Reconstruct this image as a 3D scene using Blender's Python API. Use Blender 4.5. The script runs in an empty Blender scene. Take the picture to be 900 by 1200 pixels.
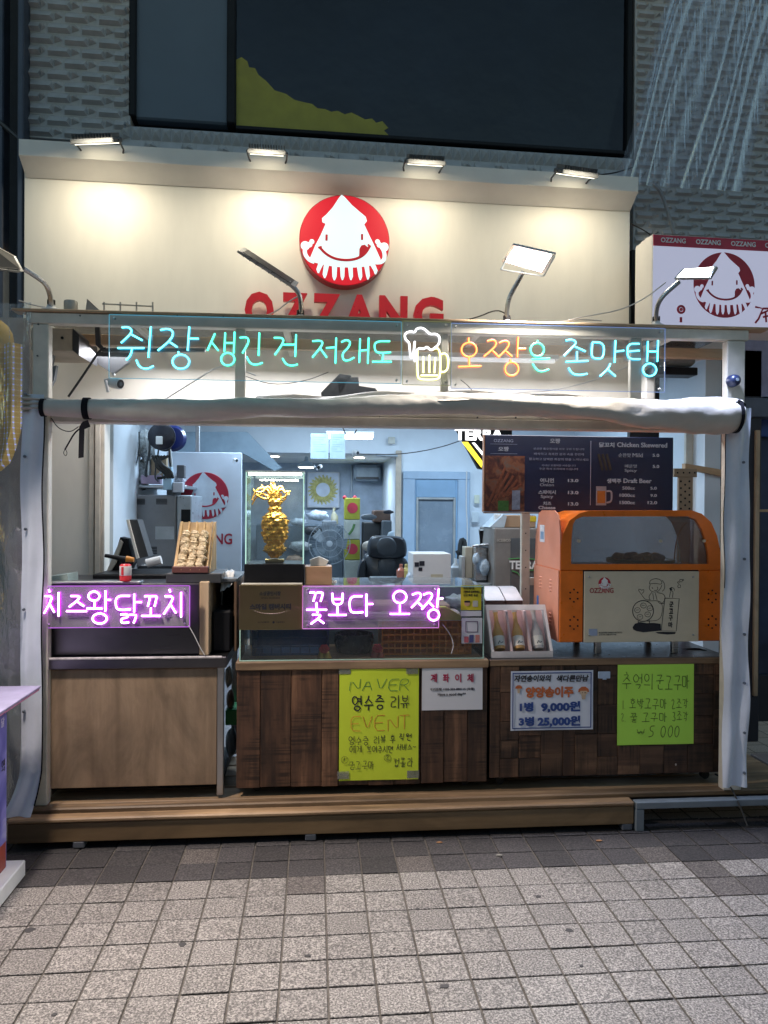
import bpy, math, random
from math import sin, cos, pi, radians
from mathutils import Vector, Matrix

random.seed(7)
scene = bpy.context.scene
COL = scene.collection

# ------------------------------------------------------------------ camera
CAM_Z = 1.5055
FPX = 873.2
RT = Vector((.99573221, -.09204953, .00665179))
DN = Vector((.00606635, -.00663836, -.99995956))
FW = Vector((.09208996, .9957323, -.00605163))
cam = bpy.data.cameras.new('camera')
camo = bpy.data.objects.new('camera', cam)
COL.objects.link(camo)
m = Matrix((RT, -DN, -FW)).transposed().to_4x4()
m.translation = Vector((0, 0, CAM_Z))
camo.matrix_world = m
cam.sensor_fit = 'VERTICAL'
cam.sensor_height = 24
cam.lens = 24 * FPX / 1200
cam.clip_start = .05
cam.clip_end = 500
scene.camera = camo

# ------------------------------------------------------------------ world, sun, exposure
world = bpy.data.worlds.new("World")
scene.world = world
world.use_nodes = True
wn = world.node_tree
bg = wn.nodes['Background']
sky = wn.nodes.new('ShaderNodeTexSky')
sky.sky_type = 'NISHITA'
sky.sun_disc = False
sky.sun_elevation = radians(4)
sky.sun_rotation = radians(10)
sky.ozone_density = 1.4
sky.dust_density = .3
wn.links.new(sky.outputs[0], bg.inputs[0])
bg.inputs[1].default_value = 0.145
scene.view_settings.view_transform = 'Standard'
scene.view_settings.look = 'None'
scene.view_settings.exposure = 0.9
scene.view_settings.gamma = 1
scene.cycles.use_denoising = True
scene.cycles.transparent_max_bounces = 24
scene.cycles.max_bounces = 7
scene.cycles.sample_clamp_indirect = 4


def area(name, loc, target, size, power, color, sizey=None, spread=180):
    l = bpy.data.lights.new(name, 'AREA')
    l.shape = 'RECTANGLE'
    l.size = size
    l.size_y = sizey or size
    l.energy = power
    l.color = color
    l.spread = radians(spread)
    o = bpy.data.objects.new(name, l)
    COL.objects.link(o)
    o.location = loc
    o.rotation_euler = (Vector(target) - Vector(loc)).to_track_quat('-Z', 'Y').to_euler()
    return o


# ------------------------------------------------------------------ frames: vertical planes at their real distance
class Frame:
    def __init__(s, Y, a=0.0, X=0.0):
        s.o = Vector((X, Y, 0))
        s.a = radians(a)
        s.ex = Vector((cos(s.a), sin(s.a), 0))
        s.ey = Vector((-sin(s.a), cos(s.a), 0))
        s.M = Matrix.Translation(s.o) @ Matrix.Rotation(s.a, 4, 'Z')

    def uv(s, u, v, d=0.0):
        r = FW * FPX + RT * (u - 450) + DN * (v - 600)
        p0 = s.o + s.ey * d
        t = (p0.dot(s.ey)) / r.dot(s.ey)
        p = r * t + Vector((0, 0, 0))
        q = p - s.o
        return q.dot(s.ex), p.z + CAM_Z

    def rect(s, u0, v0, u1, v1, d=0.0):
        uc, vc = (u0 + u1) / 2, (v0 + v1) / 2
        return s.uv(u0, vc, d)[0], s.uv(u1, vc, d)[0], s.uv(uc, v1, d)[1], s.uv(uc, v0, d)[1]

    def w(s, x, y, z):
        return s.M @ Vector((x, y, z))


A0 = Frame(0)
MW = {}      # world matrix of every thing, kept here because Blender updates its own late


class MB:
    """collects shapes in a frame, then links them as ONE mesh object"""
    def __init__(s, F=A0):
        s.F = F
        s.v = []
        s.f = []
        s.mi = []
        s.cur = 0

    def add(s, vs, fs):
        b = len(s.v)
        s.v += [tuple(p) for p in vs]
        s.f += [tuple(i + b for i in f) for f in fs]
        s.mi += [s.cur] * len(fs)
        return s

    def box(s, x0, x1, y0, y1, z0, z1):
        v = [(x, y, z) for x in (x0, x1) for y in (y0, y1) for z in (z0, z1)]
        return s.add(v, [(0, 1, 3, 2), (4, 6, 7, 5), (0, 4, 5, 1), (2, 3, 7, 6), (0, 2, 6, 4), (1, 5, 7, 3)])

    def cbox(s, x0, x1, y0, y1, z0, z1, c=.004):
        """chamfered box"""
        if x0 > x1: x0, x1 = x1, x0
        if y0 > y1: y0, y1 = y1, y0
        if z0 > z1: z0, z1 = z1, z0
        c = min(c, (x1 - x0) * .3, (y1 - y0) * .3, (z1 - z0) * .3)
        X, Y, Z = (x0, x1), (y0, y1), (z0, z1)
        vs = []
        idx = {}
        for i in (0, 1):
            for j in (0, 1):
                for k in (0, 1):
                    sx, sy, sz = (1, -1)[i], (1, -1)[j], (1, -1)[k]
                    idx[i, j, k, 0] = len(vs); vs.append((X[i], Y[j] + sy * c, Z[k] + sz * c))
                    idx[i, j, k, 1] = len(vs); vs.append((X[i] + sx * c, Y[j], Z[k] + sz * c))
                    idx[i, j, k, 2] = len(vs); vs.append((X[i] + sx * c, Y[j] + sy * c, Z[k]))
        fs = []
        for i in (0, 1):
            q = [idx[i, 0, 0, 0], idx[i, 1, 0, 0], idx[i, 1, 1, 0], idx[i, 0, 1, 0]]
            fs.append(q if i else q[::-1])
            q = [idx[0, i, 0, 1], idx[0, i, 1, 1], idx[1, i, 1, 1], idx[1, i, 0, 1]]
            fs.append(q if i else q[::-1])
            q = [idx[0, 0, i, 2], idx[1, 0, i, 2], idx[1, 1, i, 2], idx[0, 1, i, 2]]
            fs.append(q if i else q[::-1])
        for a in (0, 1):
            for b in (0, 1):
                fs.append([idx[0, a, b, 1], idx[1, a, b, 1], idx[1, a, b, 2], idx[0, a, b, 2]][::(1 if a == b else -1)])
                fs.append([idx[a, 0, b, 0], idx[a, 0, b, 2], idx[a, 1, b, 2], idx[a, 1, b, 0]][::(1 if a != b else -1)])
                fs.append([idx[a, b, 0, 0], idx[a, b, 1, 0], idx[a, b, 1, 1], idx[a, b, 0, 1]][::(1 if a != b else -1)])
        for i in (0, 1):
            for j in (0, 1):
                for k in (0, 1):
                    t = [idx[i, j, k, 0], idx[i, j, k, 1], idx[i, j, k, 2]]
                    fs.append(t if (i + j + k) % 2 else t[::-1])
        return s.add(vs, fs)

    def tube(s, pts, r, n=6, flat=1.0, cap=True):
        """tube along points; r a number or one per point; flat squashes it in y"""
        pts = [Vector(p) for p in pts]
        q = [pts[0]]
        for p in pts[1:]:
            if (p - q[-1]).length > 1e-5: q.append(p)
        pts = q
        if len(pts) < 2: return s
        N = len(pts)
        rr = r if isinstance(r, (list, tuple)) else [r] * N
        if len(rr) != N: rr = [rr[min(len(rr) - 1, int(i * len(rr) / N))] for i in range(N)]
        vs = []
        up = None
        for i, p in enumerate(pts):
            t = (pts[min(i + 1, N - 1)] - pts[max(i - 1, 0)]).normalized()
            if up is None:
                up = Vector((0, -1, 0)) if abs(t.y) < .9 else Vector((0, 0, 1))
            up = (up - t * up.dot(t))
            if up.length < 1e-4: up = t.orthogonal()
            up.normalize()
            sd = t.cross(up)
            for k in range(n):
                an = 2 * pi * (k + .5) / n
                o = up * cos(an) * rr[i] + sd * sin(an) * rr[i]
                o.y *= flat
                vs.append(p + o)
        fs = []
        for i in range(N - 1):
            for k in range(n):
                a, b = i * n + k, i * n + (k + 1) % n
                fs.append((a, b, b + n, a + n))
        if cap:
            fs.append(tuple(range(n))[::-1])
            fs.append(tuple(range((N - 1) * n, N * n)))
        return s.add(vs, fs)

    def lathe(s, c, prof, n=16, ax='z', cap=True):
        """prof [(r,h)] turned about an axis through c"""
        vs = []
        for r, h in prof:
            for k in range(n):
                a = 2 * pi * k / n
                x, y = r * cos(a), r * sin(a)
                if ax == 'z': p = (c[0] + x, c[1] + y, c[2] + h)
                elif ax == 'y': p = (c[0] + x, c[1] + h, c[2] + y)
                else: p = (c[0] + h, c[1] + x, c[2] + y)
                vs.append(p)
        fs = []
        for i in range(len(prof) - 1):
            for k in range(n):
                a, b = i * n + k, i * n + (k + 1) % n
                fs.append((a, b, b + n, a + n))
        if cap:
            fs.append(tuple(range(n))[::-1])
            fs.append(tuple(range((len(prof) - 1) * n, len(prof) * n)))
        return s.add(vs, fs)

    def prism(s, poly, y0, y1, inset=0):
        """poly [(x,z)] extruded between y0 (front) and y1"""
        n = len(poly)
        vs = [(x, y0, z) for x, z in poly] + [(x, y1, z) for x, z in poly]
        fs = [tuple(range(n)), tuple(range(2 * n - 1, n - 1, -1))]
        fs += [(i, i + n, (i + 1) % n + n, (i + 1) % n) for i in range(n)]
        return s.add(vs, fs)

    def prismx(s, poly, x0, x1):
        """poly [(y,z)] extruded along x"""
        n = len(poly)
        vs = [(x0, y, z) for y, z in poly] + [(x1, y, z) for y, z in poly]
        fs = [tuple(range(n)), tuple(range(2 * n - 1, n - 1, -1))]
        fs += [(i, i + n, (i + 1) % n + n, (i + 1) % n) for i in range(n)]
        return s.add(vs, fs)

    def quad(s, a, b, c, d):
        return s.add([a, b, c, d], [(0, 1, 2, 3)])

    def grid(s, fn, nu, nv):
        vs = [fn(i / nu, j / nv) for j in range(nv + 1) for i in range(nu + 1)]
        fs = [(j * (nu + 1) + i, j * (nu + 1) + i + 1, (j + 1) * (nu + 1) + i + 1, (j + 1) * (nu + 1) + i)
              for j in range(nv) for i in range(nu)]
        return s.add(vs, fs)

    def ball(s, c, r, n=10, m_=7, sc=(1, 1, 1), fn=None):
        vs = []
        for j in range(m_ + 1):
            th = pi * j / m_
            for k in range(n):
                a = 2 * pi * k / n
                p = Vector((sin(th) * cos(a), sin(th) * sin(a), cos(th)))
                q = fn(p) if fn else 1
                vs.append((c[0] + p.x * r * sc[0] * q, c[1] + p.y * r * sc[1] * q, c[2] + p.z * r * sc[2] * q))
        fs = [(j * n + k, j * n + (k + 1) % n, (j + 1) * n + (k + 1) % n, (j + 1) * n + k) for j in range(m_) for k in range(n)]
        return s.add(vs, fs)

    def build(s, name, mat, parent=None, smooth=False, angle=40):
        me = bpy.data.meshes.new(name)
        W = s.F.M
        if parent is not None:
            W = MW[parent.name].inverted() @ W
        me.from_pydata([W @ Vector(p) for p in s.v], [], s.f)
        mats = mat if isinstance(mat, (list, tuple)) else [mat]
        for mm in mats: me.materials.append(mm)
        if len(mats) > 1: me.polygons.foreach_set('material_index', s.mi)
        me.validate()
        import bmesh
        bm = bmesh.new()
        bm.from_mesh(me)
        bmesh.ops.remove_doubles(bm, verts=bm.verts, dist=1e-6)
        bmesh.ops.recalc_face_normals(bm, faces=bm.faces)
        bm.to_mesh(me)
        bm.free()
        if smooth:
            me.polygons.foreach_set('use_smooth', [True] * len(me.polygons))
            try: me.set_sharp_from_angle(angle=radians(angle))
            except Exception: pass
        o = bpy.data.objects.new(name, me)
        COL.objects.link(o)
        if parent is not None:
            o.parent = parent
            MW[o.name] = MW[parent.name]
        else:
            MW[o.name] = Matrix.Identity(4)
        return o


def tag(o, label=None, cat=None, group=None, kind=None):
    if label: o['label'] = label
    if cat: o['category'] = cat
    if group: o['group'] = group
    if kind: o['kind'] = kind
    return o


def thing(name, label, cat, F, loc, group=None):
    o = bpy.data.objects.new(name, None)
    COL.objects.link(o)
    o.empty_display_size = .05
    mw = F.M @ Matrix.Translation(Vector(loc))
    o.location = mw.translation
    o.rotation_euler = (0, 0, F.a)
    o.matrix_world = mw
    MW[o.name] = mw
    tag(o, label, cat, group)
    return o


def copy_part(o, parent, loc=None):
    c = o.copy()
    COL.objects.link(c)
    c.parent = parent
    if loc is not None: c.location = loc
    return c


def smooth_line(pts, k=2, closed=False):
    pts = [Vector(p) for p in pts]
    for _ in range(k):
        q = []
        if not closed: q.append(pts[0])
        N = len(pts)
        for i in range(N - (0 if closed else 1)):
            a, b = pts[i], pts[(i + 1) % N]
            q += [a * .75 + b * .25, a * .25 + b * .75]
        if not closed: q.append(pts[-1])
        pts = q
    return pts


_txt = bpy.data.curves.new('text_source', 'FONT')
_txo = bpy.data.objects.new('text_source', _txt)


def text(F, body, u0, v0, u1, v1, y, mat, parent, ext=.0006, bold=0.0, name='lettering', keep=False, xz=None, shear=0, rot=0):
    """writes body into the rectangle (pixels of the drawing on plane y of frame F)"""
    _txt.body = body
    _txt.size = 1
    _txt.offset = bold
    _txt.extrude = 0.01
    _txt.shear = shear
    _txt.resolution_u = 3
    _txt.align_x = 'CENTER'
    me = bpy.data.meshes.new_from_object(_txo)
    if not me.vertices: return None
    xs = [v.co.x for v in me.vertices]; ys = [v.co.y for v in me.vertices]
    ax, bx, ay, by = min(xs), max(xs), min(ys), max(ys)
    x0, x1, z0, z1 = xz if xz else F.rect(u0, v0, u1, v1, y)
    sx, sz = (x1 - x0) / max(bx - ax, 1e-6), (z1 - z0) / max(by - ay, 1e-6)
    if keep:
        sx = sz = min(sx, sz)
    cx, cz = (x0 + x1) / 2, (z0 + z1) / 2
    mb = MB(F)
    vs = []
    for v in me.vertices:
        px, pz = (v.co.x - (ax + bx) / 2) * sx, (v.co.y - (ay + by) / 2) * sz
        if rot: px, pz = px * cos(rot) - pz * sin(rot), px * sin(rot) + pz * cos(rot)
        vs.append((cx + px, y - ext if v.co.z > 0 else y + ext * .5, cz + pz))
    mb.add(vs, [tuple(p.vertices) for p in me.polygons])
    bpy.data.meshes.remove(me)
    return mb.build(name, mat, parent)


# ------------------------------------------------------------------ Hangul and Latin strokes (handwriting, neon)
def circ(cx, cy, rx, ry, n=14):
    return [(cx + rx * sin(2 * pi * i / n), cy - ry * cos(2 * pi * i / n)) for i in range(n + 1)]


def cons(c):
    J = {
        'ㄱ': [[(.05, .12), (.8, .1), (.85, .3), (.55, 1)]],
        'ㄴ': [[(.1, 0), (.12, .75), (.4, .95), (1, .9)]],
        'ㄷ': [[(.95, .05), (.1, .05), (.1, .85), (.4, .97), (1, .92)]],
        'ㄹ': [[(.05, .08), (.85, .03), (.9, .4), (.15, .5), (.1, .9), (.4, 1), (1, .92)]],
        'ㅁ': [[(.1, .05), (.9, .05), (.9, .5), (.88, .95), (.12, .95), (.1, .5), (.1, .05)]],
        'ㅂ': [[(.1, 0), (.12, .95), (.88, .95), (.9, 0)], [(.12, .5), (.88, .5)]],
        'ㅅ': [[(.55, 0), (.4, .5), (0, 1)], [(.45, .4), (1, 1)]],
        'ㅇ': [circ(.5, .5, .47, .48)],
        'ㅈ': [[(.1, .03), (.75, .03), (.6, .4), (0, 1)], [(.52, .5), (1, .95)]],
        'ㅊ': [[(.45, -.22), (.55, -.08)], [(.1, .12), (.8, .12), (.6, .45), (0, 1)], [(.52, .5), (1, .95)]],
        'ㅋ': [[(.05, .1), (.8, .1), (.85, .3), (.55, 1)], [(.1, .52), (.75, .48)]],
        'ㅌ': [[(.95, .03), (.1, .03), (.1, .9), (.4, .98), (1, .95)], [(.1, .48), (.9, .46)]],
        'ㅍ': [[(0, .05), (1, .05)], [(.3, .05), (.32, .95)], [(.7, .05), (.68, .95)], [(0, .95), (1, .95)]],
        'ㅎ': [[(.4, -.1), (.6, 0)], [(.05, .2), (.95, .2)], circ(.5, .68, .36, .32)],
    }
    D = {'ㄲ': 'ㄱㄱ', 'ㄸ': 'ㄷㄷ', 'ㅃ': 'ㅂㅂ', 'ㅆ': 'ㅅㅅ', 'ㅉ': 'ㅈㅈ', 'ㄺ': 'ㄹㄱ', 'ㄶ': 'ㄴㅎ', 'ㅄ': 'ㅂㅅ', 'ㄳ': 'ㄱㅅ', 'ㄵ': 'ㄴㅈ', 'ㄼ': 'ㄹㅂ'}
    if c in D:
        a, b = D[c]
        return [[(x * .5, y) for x, y in s] for s in cons(a)] + [[(.48 + x * .52, y) for x, y in s] for s in cons(b)]
    return J.get(c, [])


L_ = 'ㄱㄲㄴㄷㄸㄹㅁㅂㅃㅅㅆㅇㅈㅉㅊㅋㅌㅍㅎ'
V_ = 'ㅏㅐㅑㅒㅓㅔㅕㅖㅗㅘㅙㅚㅛㅜㅝㅞㅟㅠㅡㅢㅣ'
T_ = ['', 'ㄱ', 'ㄲ', 'ㄳ', 'ㄴ', 'ㄵ', 'ㄶ', 'ㄷ', 'ㄹ', 'ㄺ', 'ㄻ', 'ㄼ', 'ㄽ', 'ㄾ', 'ㄿ', 'ㅀ', 'ㅁ', 'ㅂ', 'ㅄ', 'ㅅ', 'ㅆ', 'ㅇ', 'ㅈ', 'ㅊ', 'ㅋ', 'ㅌ', 'ㅍ', 'ㅎ']
VERT = {  # strokes in a box right of the consonant
    'ㅏ': [[(.3, 0), (.3, 1)], [(.3, .45), (1, .45)]],
    'ㅑ': [[(.3, 0), (.3, 1)], [(.3, .33), (1, .33)], [(.3, .6), (1, .6)]],
    'ㅓ': [[(.8, 0), (.8, 1)], [(0, .45), (.8, .45)]],
    'ㅕ': [[(.8, 0), (.8, 1)], [(0, .33), (.8, .33)], [(0, .6), (.8, .6)]],
    'ㅣ': [[(.6, 0), (.6, 1)]],
    'ㅐ': [[(.2, .03), (.2, 1)], [(.85, 0), (.85, 1)], [(.2, .48), (.85, .48)]],
    'ㅔ': [[(.45, .03), (.45, 1)], [(.9, 0), (.9, 1)], [(0, .45), (.45, .45)]],
    'ㅖ': [[(.45, .03), (.45, 1)], [(.9, 0), (.9, 1)], [(0, .35), (.45, .35)], [(0, .6), (.45, .6)]],
}
HOR = {
    'ㅗ': [[(.5, 0), (.5, .8)], [(0, .8), (1, .8)]],
    'ㅛ': [[(.35, 0), (.35, .8)], [(.65, 0), (.65, .8)], [(0, .8), (1, .8)]],
    'ㅜ': [[(0, .2), (1, .2)], [(.52, .2), (.5, 1)]],
    'ㅠ': [[(0, .2), (1, .2)], [(.35, .2), (.3, 1)], [(.68, .2), (.7, 1)]],
    'ㅡ': [[(0, .4), (1, .4)]],
}
COMP = {'ㅘ': 'ㅗㅏ', 'ㅙ': 'ㅗㅐ', 'ㅚ': 'ㅗㅣ', 'ㅝ': 'ㅜㅓ', 'ㅞ': 'ㅜㅔ', 'ㅟ': 'ㅜㅣ', 'ㅢ': 'ㅡㅣ'}
LAT = {
    'A': [[(0, 1), (.5, 0), (1, 1)], [(.2, .62), (.8, .62)]], 'E': [[(1, 0), (0, 0), (0, 1), (1, 1)], [(0, .5), (.8, .5)]],
    'N': [[(0, 1), (0, 0), (1, 1), (1, 0)]], 'V': [[(0, 0), (.5, 1), (1, 0)]], 'R': [[(0, 1), (0, 0), (.8, 0), (.9, .3), (.6, .5), (0, .5)], [(.4, .5), (1, 1)]],
    'T': [[(0, 0), (1, 0)], [(.5, 0), (.5, 1)]], '0': [circ(.5, .5, .4, .5)], '1': [[(.5, 0), (.5, 1)]], '2': [[(0, .2), (.4, 0), (.8, .25), (0, 1), (1, .95)]],
    '3': [[(0, .1), (.7, 0), (.7, .4), (.3, .48), (.9, .6), (.7, 1), (0, .9)]], '5': [[(.9, 0), (.2, 0), (.15, .45), (.8, .5), (.8, .95), (0, 1)]],
    '.': [[(.2, .95), (.3, 1)]], ',': [[(.3, .9), (.2, 1.15)]], '~': [[(0, .4), (.3, .3), (.6, .45), (1, .3)]], '₩': [[(0, 0), (.25, 1), (.5, .1), (.75, 1), (1, 0)], [(0, .5), (1, .5)]],
}


def glyph(ch):
    """strokes of one character in the unit box, y down"""
    k = ord(ch) - 0xAC00
    if not 0 <= k < 11172:
        return LAT.get(ch, [])
    l, v, t = L_[k // 588], V_[(k % 588) // 28], T_[k % 28]
    out = []

    def put(st, x0, y0, x1, y1):
        for s in st: out.append([(x0 + x * (x1 - x0), y0 + y * (y1 - y0)) for x, y in s])
    B = .62 if t else 1.0
    if v in VERT:
        wide = v in 'ㅐㅔㅖㅒ'
        put(cons(l), 0, .06 * B, .5 if wide else .6, B * (.92 if t else .88))
        put(VERT[v], .55 if wide else .62, 0, 1, B * 1.0)
    elif v in HOR:
        put(cons(l), .14, 0, .86, B * .5)
        put(HOR[v], 0, B * .56, 1, B * (1.0 if v in 'ㅜㅠㅗㅛ' else .9))
    else:
        h, w = COMP[v]
        put(cons(l), .05, .02, .55, B * .5)
        put(HOR[h], 0, B * .55, .64, B * .95)
        put(VERT[w], .68, 0, 1, B)
    if t:
        put(cons(t), .22, .68, .86, 1.0)
    return out


def write(mb, body, x0, x1, z0, z1, y, r, jit=.05, flat=.25, n=5, sp=.18, slant=0, rnd=None, k=1):
    """handwrites body in the rectangle of the frame of mb"""
    rnd = rnd or random
    adv = sum((.5 if c == ' ' else (.35 if c in '.,' else (.62 if c in LAT else 1)) + sp) for c in body) - sp
    sx = (x1 - x0) / adv
    x = 0
    for c in body:
        w = .5 - sp if c == ' ' else (.35 if c in '.,' else (.62 if c in LAT else 1))
        jx, jy, js = rnd.uniform(-jit, jit), rnd.uniform(-jit, jit), 1 + rnd.uniform(-jit, jit)
        for st in glyph(c):
            pts = []
            for px, py in st:
                px += rnd.uniform(-jit, jit) * .4; py += rnd.uniform(-jit, jit) * .4
                X = x0 + (x + jx + px * w * js) * sx
                Z = z1 - (py * js + jy) * (z1 - z0)
                pts.append((X + slant * (Z - z0), y, Z))
            mb.tube(smooth_line(pts, k), r * 1.35, n, flat)
        x += w + sp
    return mb

# ------------------------------------------------------------------ materials
def _new(name):
    m = bpy.data.materials.new(name)
    m.use_nodes = True
    nt = m.node_tree
    return m, nt, nt.nodes['Principled BSDF'], nt.nodes['Material Output']


def _coords(nt, scale=(1, 1, 1), rnd=True):
    tc = nt.nodes.new('ShaderNodeTexCoord')
    mp = nt.nodes.new('ShaderNodeMapping')
    mp.inputs['Scale'].default_value = scale
    nt.links.new(tc.outputs['Object'], mp.inputs[0])
    if rnd:
        oi = nt.nodes.new('ShaderNodeObjectInfo')
        mu = nt.nodes.new('ShaderNodeMath'); mu.operation = 'MULTIPLY'; mu.inputs[1].default_value = 37.0
        nt.links.new(oi.outputs['Random'], mu.inputs[0])
        nt.links.new(mu.outputs[0], mp.inputs['Location'])
    return mp


def _ramp(nt, stops):
    r = nt.nodes.new('ShaderNodeValToRGB')
    e = r.color_ramp.elements
    while len(e) < len(stops): e.new(.5)
    for i, (p, c) in enumerate(stops):
        e[i].position = p
        e[i].color = (*c, 1)
    return r


def _noise(nt, mp, scale, detail=4, rough=.55, dist=0):
    n = nt.nodes.new('ShaderNodeTexNoise')
    n.inputs['Scale'].default_value = scale
    n.inputs['Detail'].default_value = detail
    n.inputs['Roughness'].default_value = rough
    n.inputs['Distortion'].default_value = dist
    nt.links.new(mp.outputs[0], n.inputs['Vector'])
    return n


def _bump(nt, b, src, strength, dist=.01):
    bp = nt.nodes.new('ShaderNodeBump')
    bp.inputs['Strength'].default_value = strength
    bp.inputs['Distance'].default_value = dist
    nt.links.new(src, bp.inputs['Height'])
    nt.links.new(bp.outputs[0], b.inputs['Normal'])


def _mix(nt, a, b, fac, mode='MIX'):
    mx = nt.nodes.new('ShaderNodeMix')
    mx.data_type = 'RGBA'
    mx.blend_type = mode
    for s, v in ((6, a), (7, b)):
        if hasattr(v, 'is_linked') or hasattr(v, 'links'): nt.links.new(v, mx.inputs[s])
        else: mx.inputs[s].default_value = (*v, 1)
    if hasattr(fac, 'links'): nt.links.new(fac, mx.inputs[0])
    else: mx.inputs[0].default_value = fac
    return mx.outputs[2]


_cache = {}


def plain(name, c, rough=.5, metal=0, var=.18, scale=9, bump=.15, bdist=.002, stretch=(1, 1, 1), spec=.5, coat=0, sheen=0):
    """one colour with soft wear: low-contrast noise in colour, roughness and height"""
    if name in _cache: return _cache[name]
    m, nt, b, out = _new(name)
    mp = _coords(nt, stretch)
    n = _noise(nt, mp, scale, 6, .6)
    lo = tuple(max(0, x * (1 - var)) for x in c); hi = tuple(min(1, x * (1 + var * .7)) for x in c)
    r = _ramp(nt, [(.3, lo), (.7, hi)])
    nt.links.new(n.outputs[0], r.inputs[0])
    nt.links.new(r.outputs[0], b.inputs['Base Color'])
    mr = nt.nodes.new('ShaderNodeMapRange')
    mr.inputs[3].default_value = max(.02, rough - .1); mr.inputs[4].default_value = min(1, rough + .12)
    n2 = _noise(nt, mp, scale * 3.1, 4)
    nt.links.new(n2.outputs[0], mr.inputs[0]); nt.links.new(mr.outputs[0], b.inputs['Roughness'])
    b.inputs['Metallic'].default_value = metal
    b.inputs['Specular IOR Level'].default_value = spec
    b.inputs['Coat Weight'].default_value = coat
    if bump: _bump(nt, b, n2.outputs[0], bump, bdist)
    _cache[name] = m
    return m


def wood(name, dark, mid, light, axis='z', rough=.6, scale=1.0, rings=1.0, bump=.35, tone=.35, mottle=.3, saw=0):
    if name in _cache: return _cache[name]
    m, nt, b, out = _new(name)
    st = {'z': (26, 26, 1.6), 'x': (1.6, 26, 26), 'y': (26, 1.6, 26)}[axis]
    mp = _coords(nt, tuple(s * scale for s in st))
    n = _noise(nt, mp, 1.0, 8, .62, .6)
    mp2 = _coords(nt, tuple(s * scale * .22 for s in st))
    n2 = _noise(nt, mp2, 1.3 * rings, 3, .5, 1.5)
    r = _ramp(nt, [(.28, dark), (.5, mid), (.72, light)])
    add = nt.nodes.new('ShaderNodeMath'); add.operation = 'MULTIPLY_ADD'
    add.inputs[1].default_value = .55
    nt.links.new(n.outputs[0], add.inputs[0])
    sc2 = nt.nodes.new('ShaderNodeMath'); sc2.operation = 'MULTIPLY'; sc2.inputs[1].default_value = .45
    nt.links.new(n2.outputs[0], sc2.inputs[0]); nt.links.new(sc2.outputs[0], add.inputs[2])
    nt.links.new(add.outputs[0], r.inputs[0])
    oi = nt.nodes.new('ShaderNodeObjectInfo')
    mr = nt.nodes.new('ShaderNodeMapRange'); mr.inputs[3].default_value = 1 - tone; mr.inputs[4].default_value = 1 + tone
    nt.links.new(oi.outputs['Random'], mr.inputs[0])
    hsv = nt.nodes.new('ShaderNodeHueSaturation')
    nt.links.new(mr.outputs[0], hsv.inputs['Value']); nm = _noise(nt, _coords(nt, {'z': (5, 5, 2.2), 'x': (2.2, 5, 5), 'y': (5, 2.2, 5)}[axis]), 1.0, 6, .65, .8)
    rm = _ramp(nt, [(.35, (1 - mottle,) * 3), (.62, (1 + mottle * .25,) * 3)]); nt.links.new(nm.outputs[0], rm.inputs[0])
    cc = _mix(nt, r.outputs[0], rm.outputs[0], 1, 'MULTIPLY')
    if saw:  # saw marks across the board, in patches
        ns = _noise(nt, _coords(nt, {'z': (2, 2, 95), 'x': (95, 2, 2), 'y': (2, 95, 2)}[axis]), 1.0, 3, .6)
        np_ = _noise(nt, _coords(nt, (7, 7, 7)), 1.0, 3, .6)
        rs_ = _ramp(nt, [(.40, (0, 0, 0)), (.56, (1, 1, 1))]); nt.links.new(ns.outputs[0], rs_.inputs[0])
        rp_ = _ramp(nt, [(.42, (0, 0, 0)), (.58, (saw,) * 3)]); nt.links.new(np_.outputs[0], rp_.inputs[0])
        inv = _mix(nt, (1, 1, 1), rs_.outputs[0], rp_.outputs[0])
        dk = _mix(nt, inv, (1, 1, 1), .15)
        cc = _mix(nt, cc, dk, 1, 'MULTIPLY')
    nt.links.new(cc, hsv.inputs['Color'])
    nt.links.new(hsv.outputs[0], b.inputs['Base Color'])
    mrr = nt.nodes.new('ShaderNodeMapRange'); mrr.inputs[3].default_value = rough + .12; mrr.inputs[4].default_value = rough - .15
    nt.links.new(nm.outputs[0], mrr.inputs[0]); nt.links.new(mrr.outputs[0], b.inputs['Roughness'])
    _bump(nt, b, n.outputs[0], bump, .003)
    _cache[name] = m
    return m


def brushed(name, c, rough=.3, axis='x', var=.25, metal=1.0):
    if name in _cache: return _cache[name]
    m, nt, b, out = _new(name)
    mp = _coords(nt, {'x': (1.5, 90, 90), 'z': (90, 90, 1.5)}[axis])
    n = _noise(nt, mp, 2, 3)
    mp2 = _coords(nt, (1, 1, 1)); n3 = _noise(nt, mp2, 5, 5, .6)
    r = _ramp(nt, [(.2, tuple(x * (1 - var) for x in c)), (.8, c)])
    nt.links.new(n3.outputs[0], r.inputs[0]); nt.links.new(r.outputs[0], b.inputs['Base Color'])
    b.inputs['Metallic'].default_value = metal
    mr = nt.nodes.new('ShaderNodeMapRange'); mr.inputs[3].default_value = rough * .7; mr.inputs[4].default_value = rough * 1.4
    nt.links.new(n.outputs[0], mr.inputs[0]); nt.links.new(mr.outputs[0], b.inputs['Roughness'])
    _bump(nt, b, n.outputs[0], .12, .001)
    _cache[name] = m
    return m


def glow(name, c, s):
    if name in _cache: return _cache[name]
    m, nt, b, out = _new(name)
    b.inputs['Base Color'].default_value = (*[x * .35 for x in c], 1)
    b.inputs['Emission Color'].default_value = (*c, 1)
    b.inputs['Emission Strength'].default_value = s
    _cache[name] = m
    return m


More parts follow.
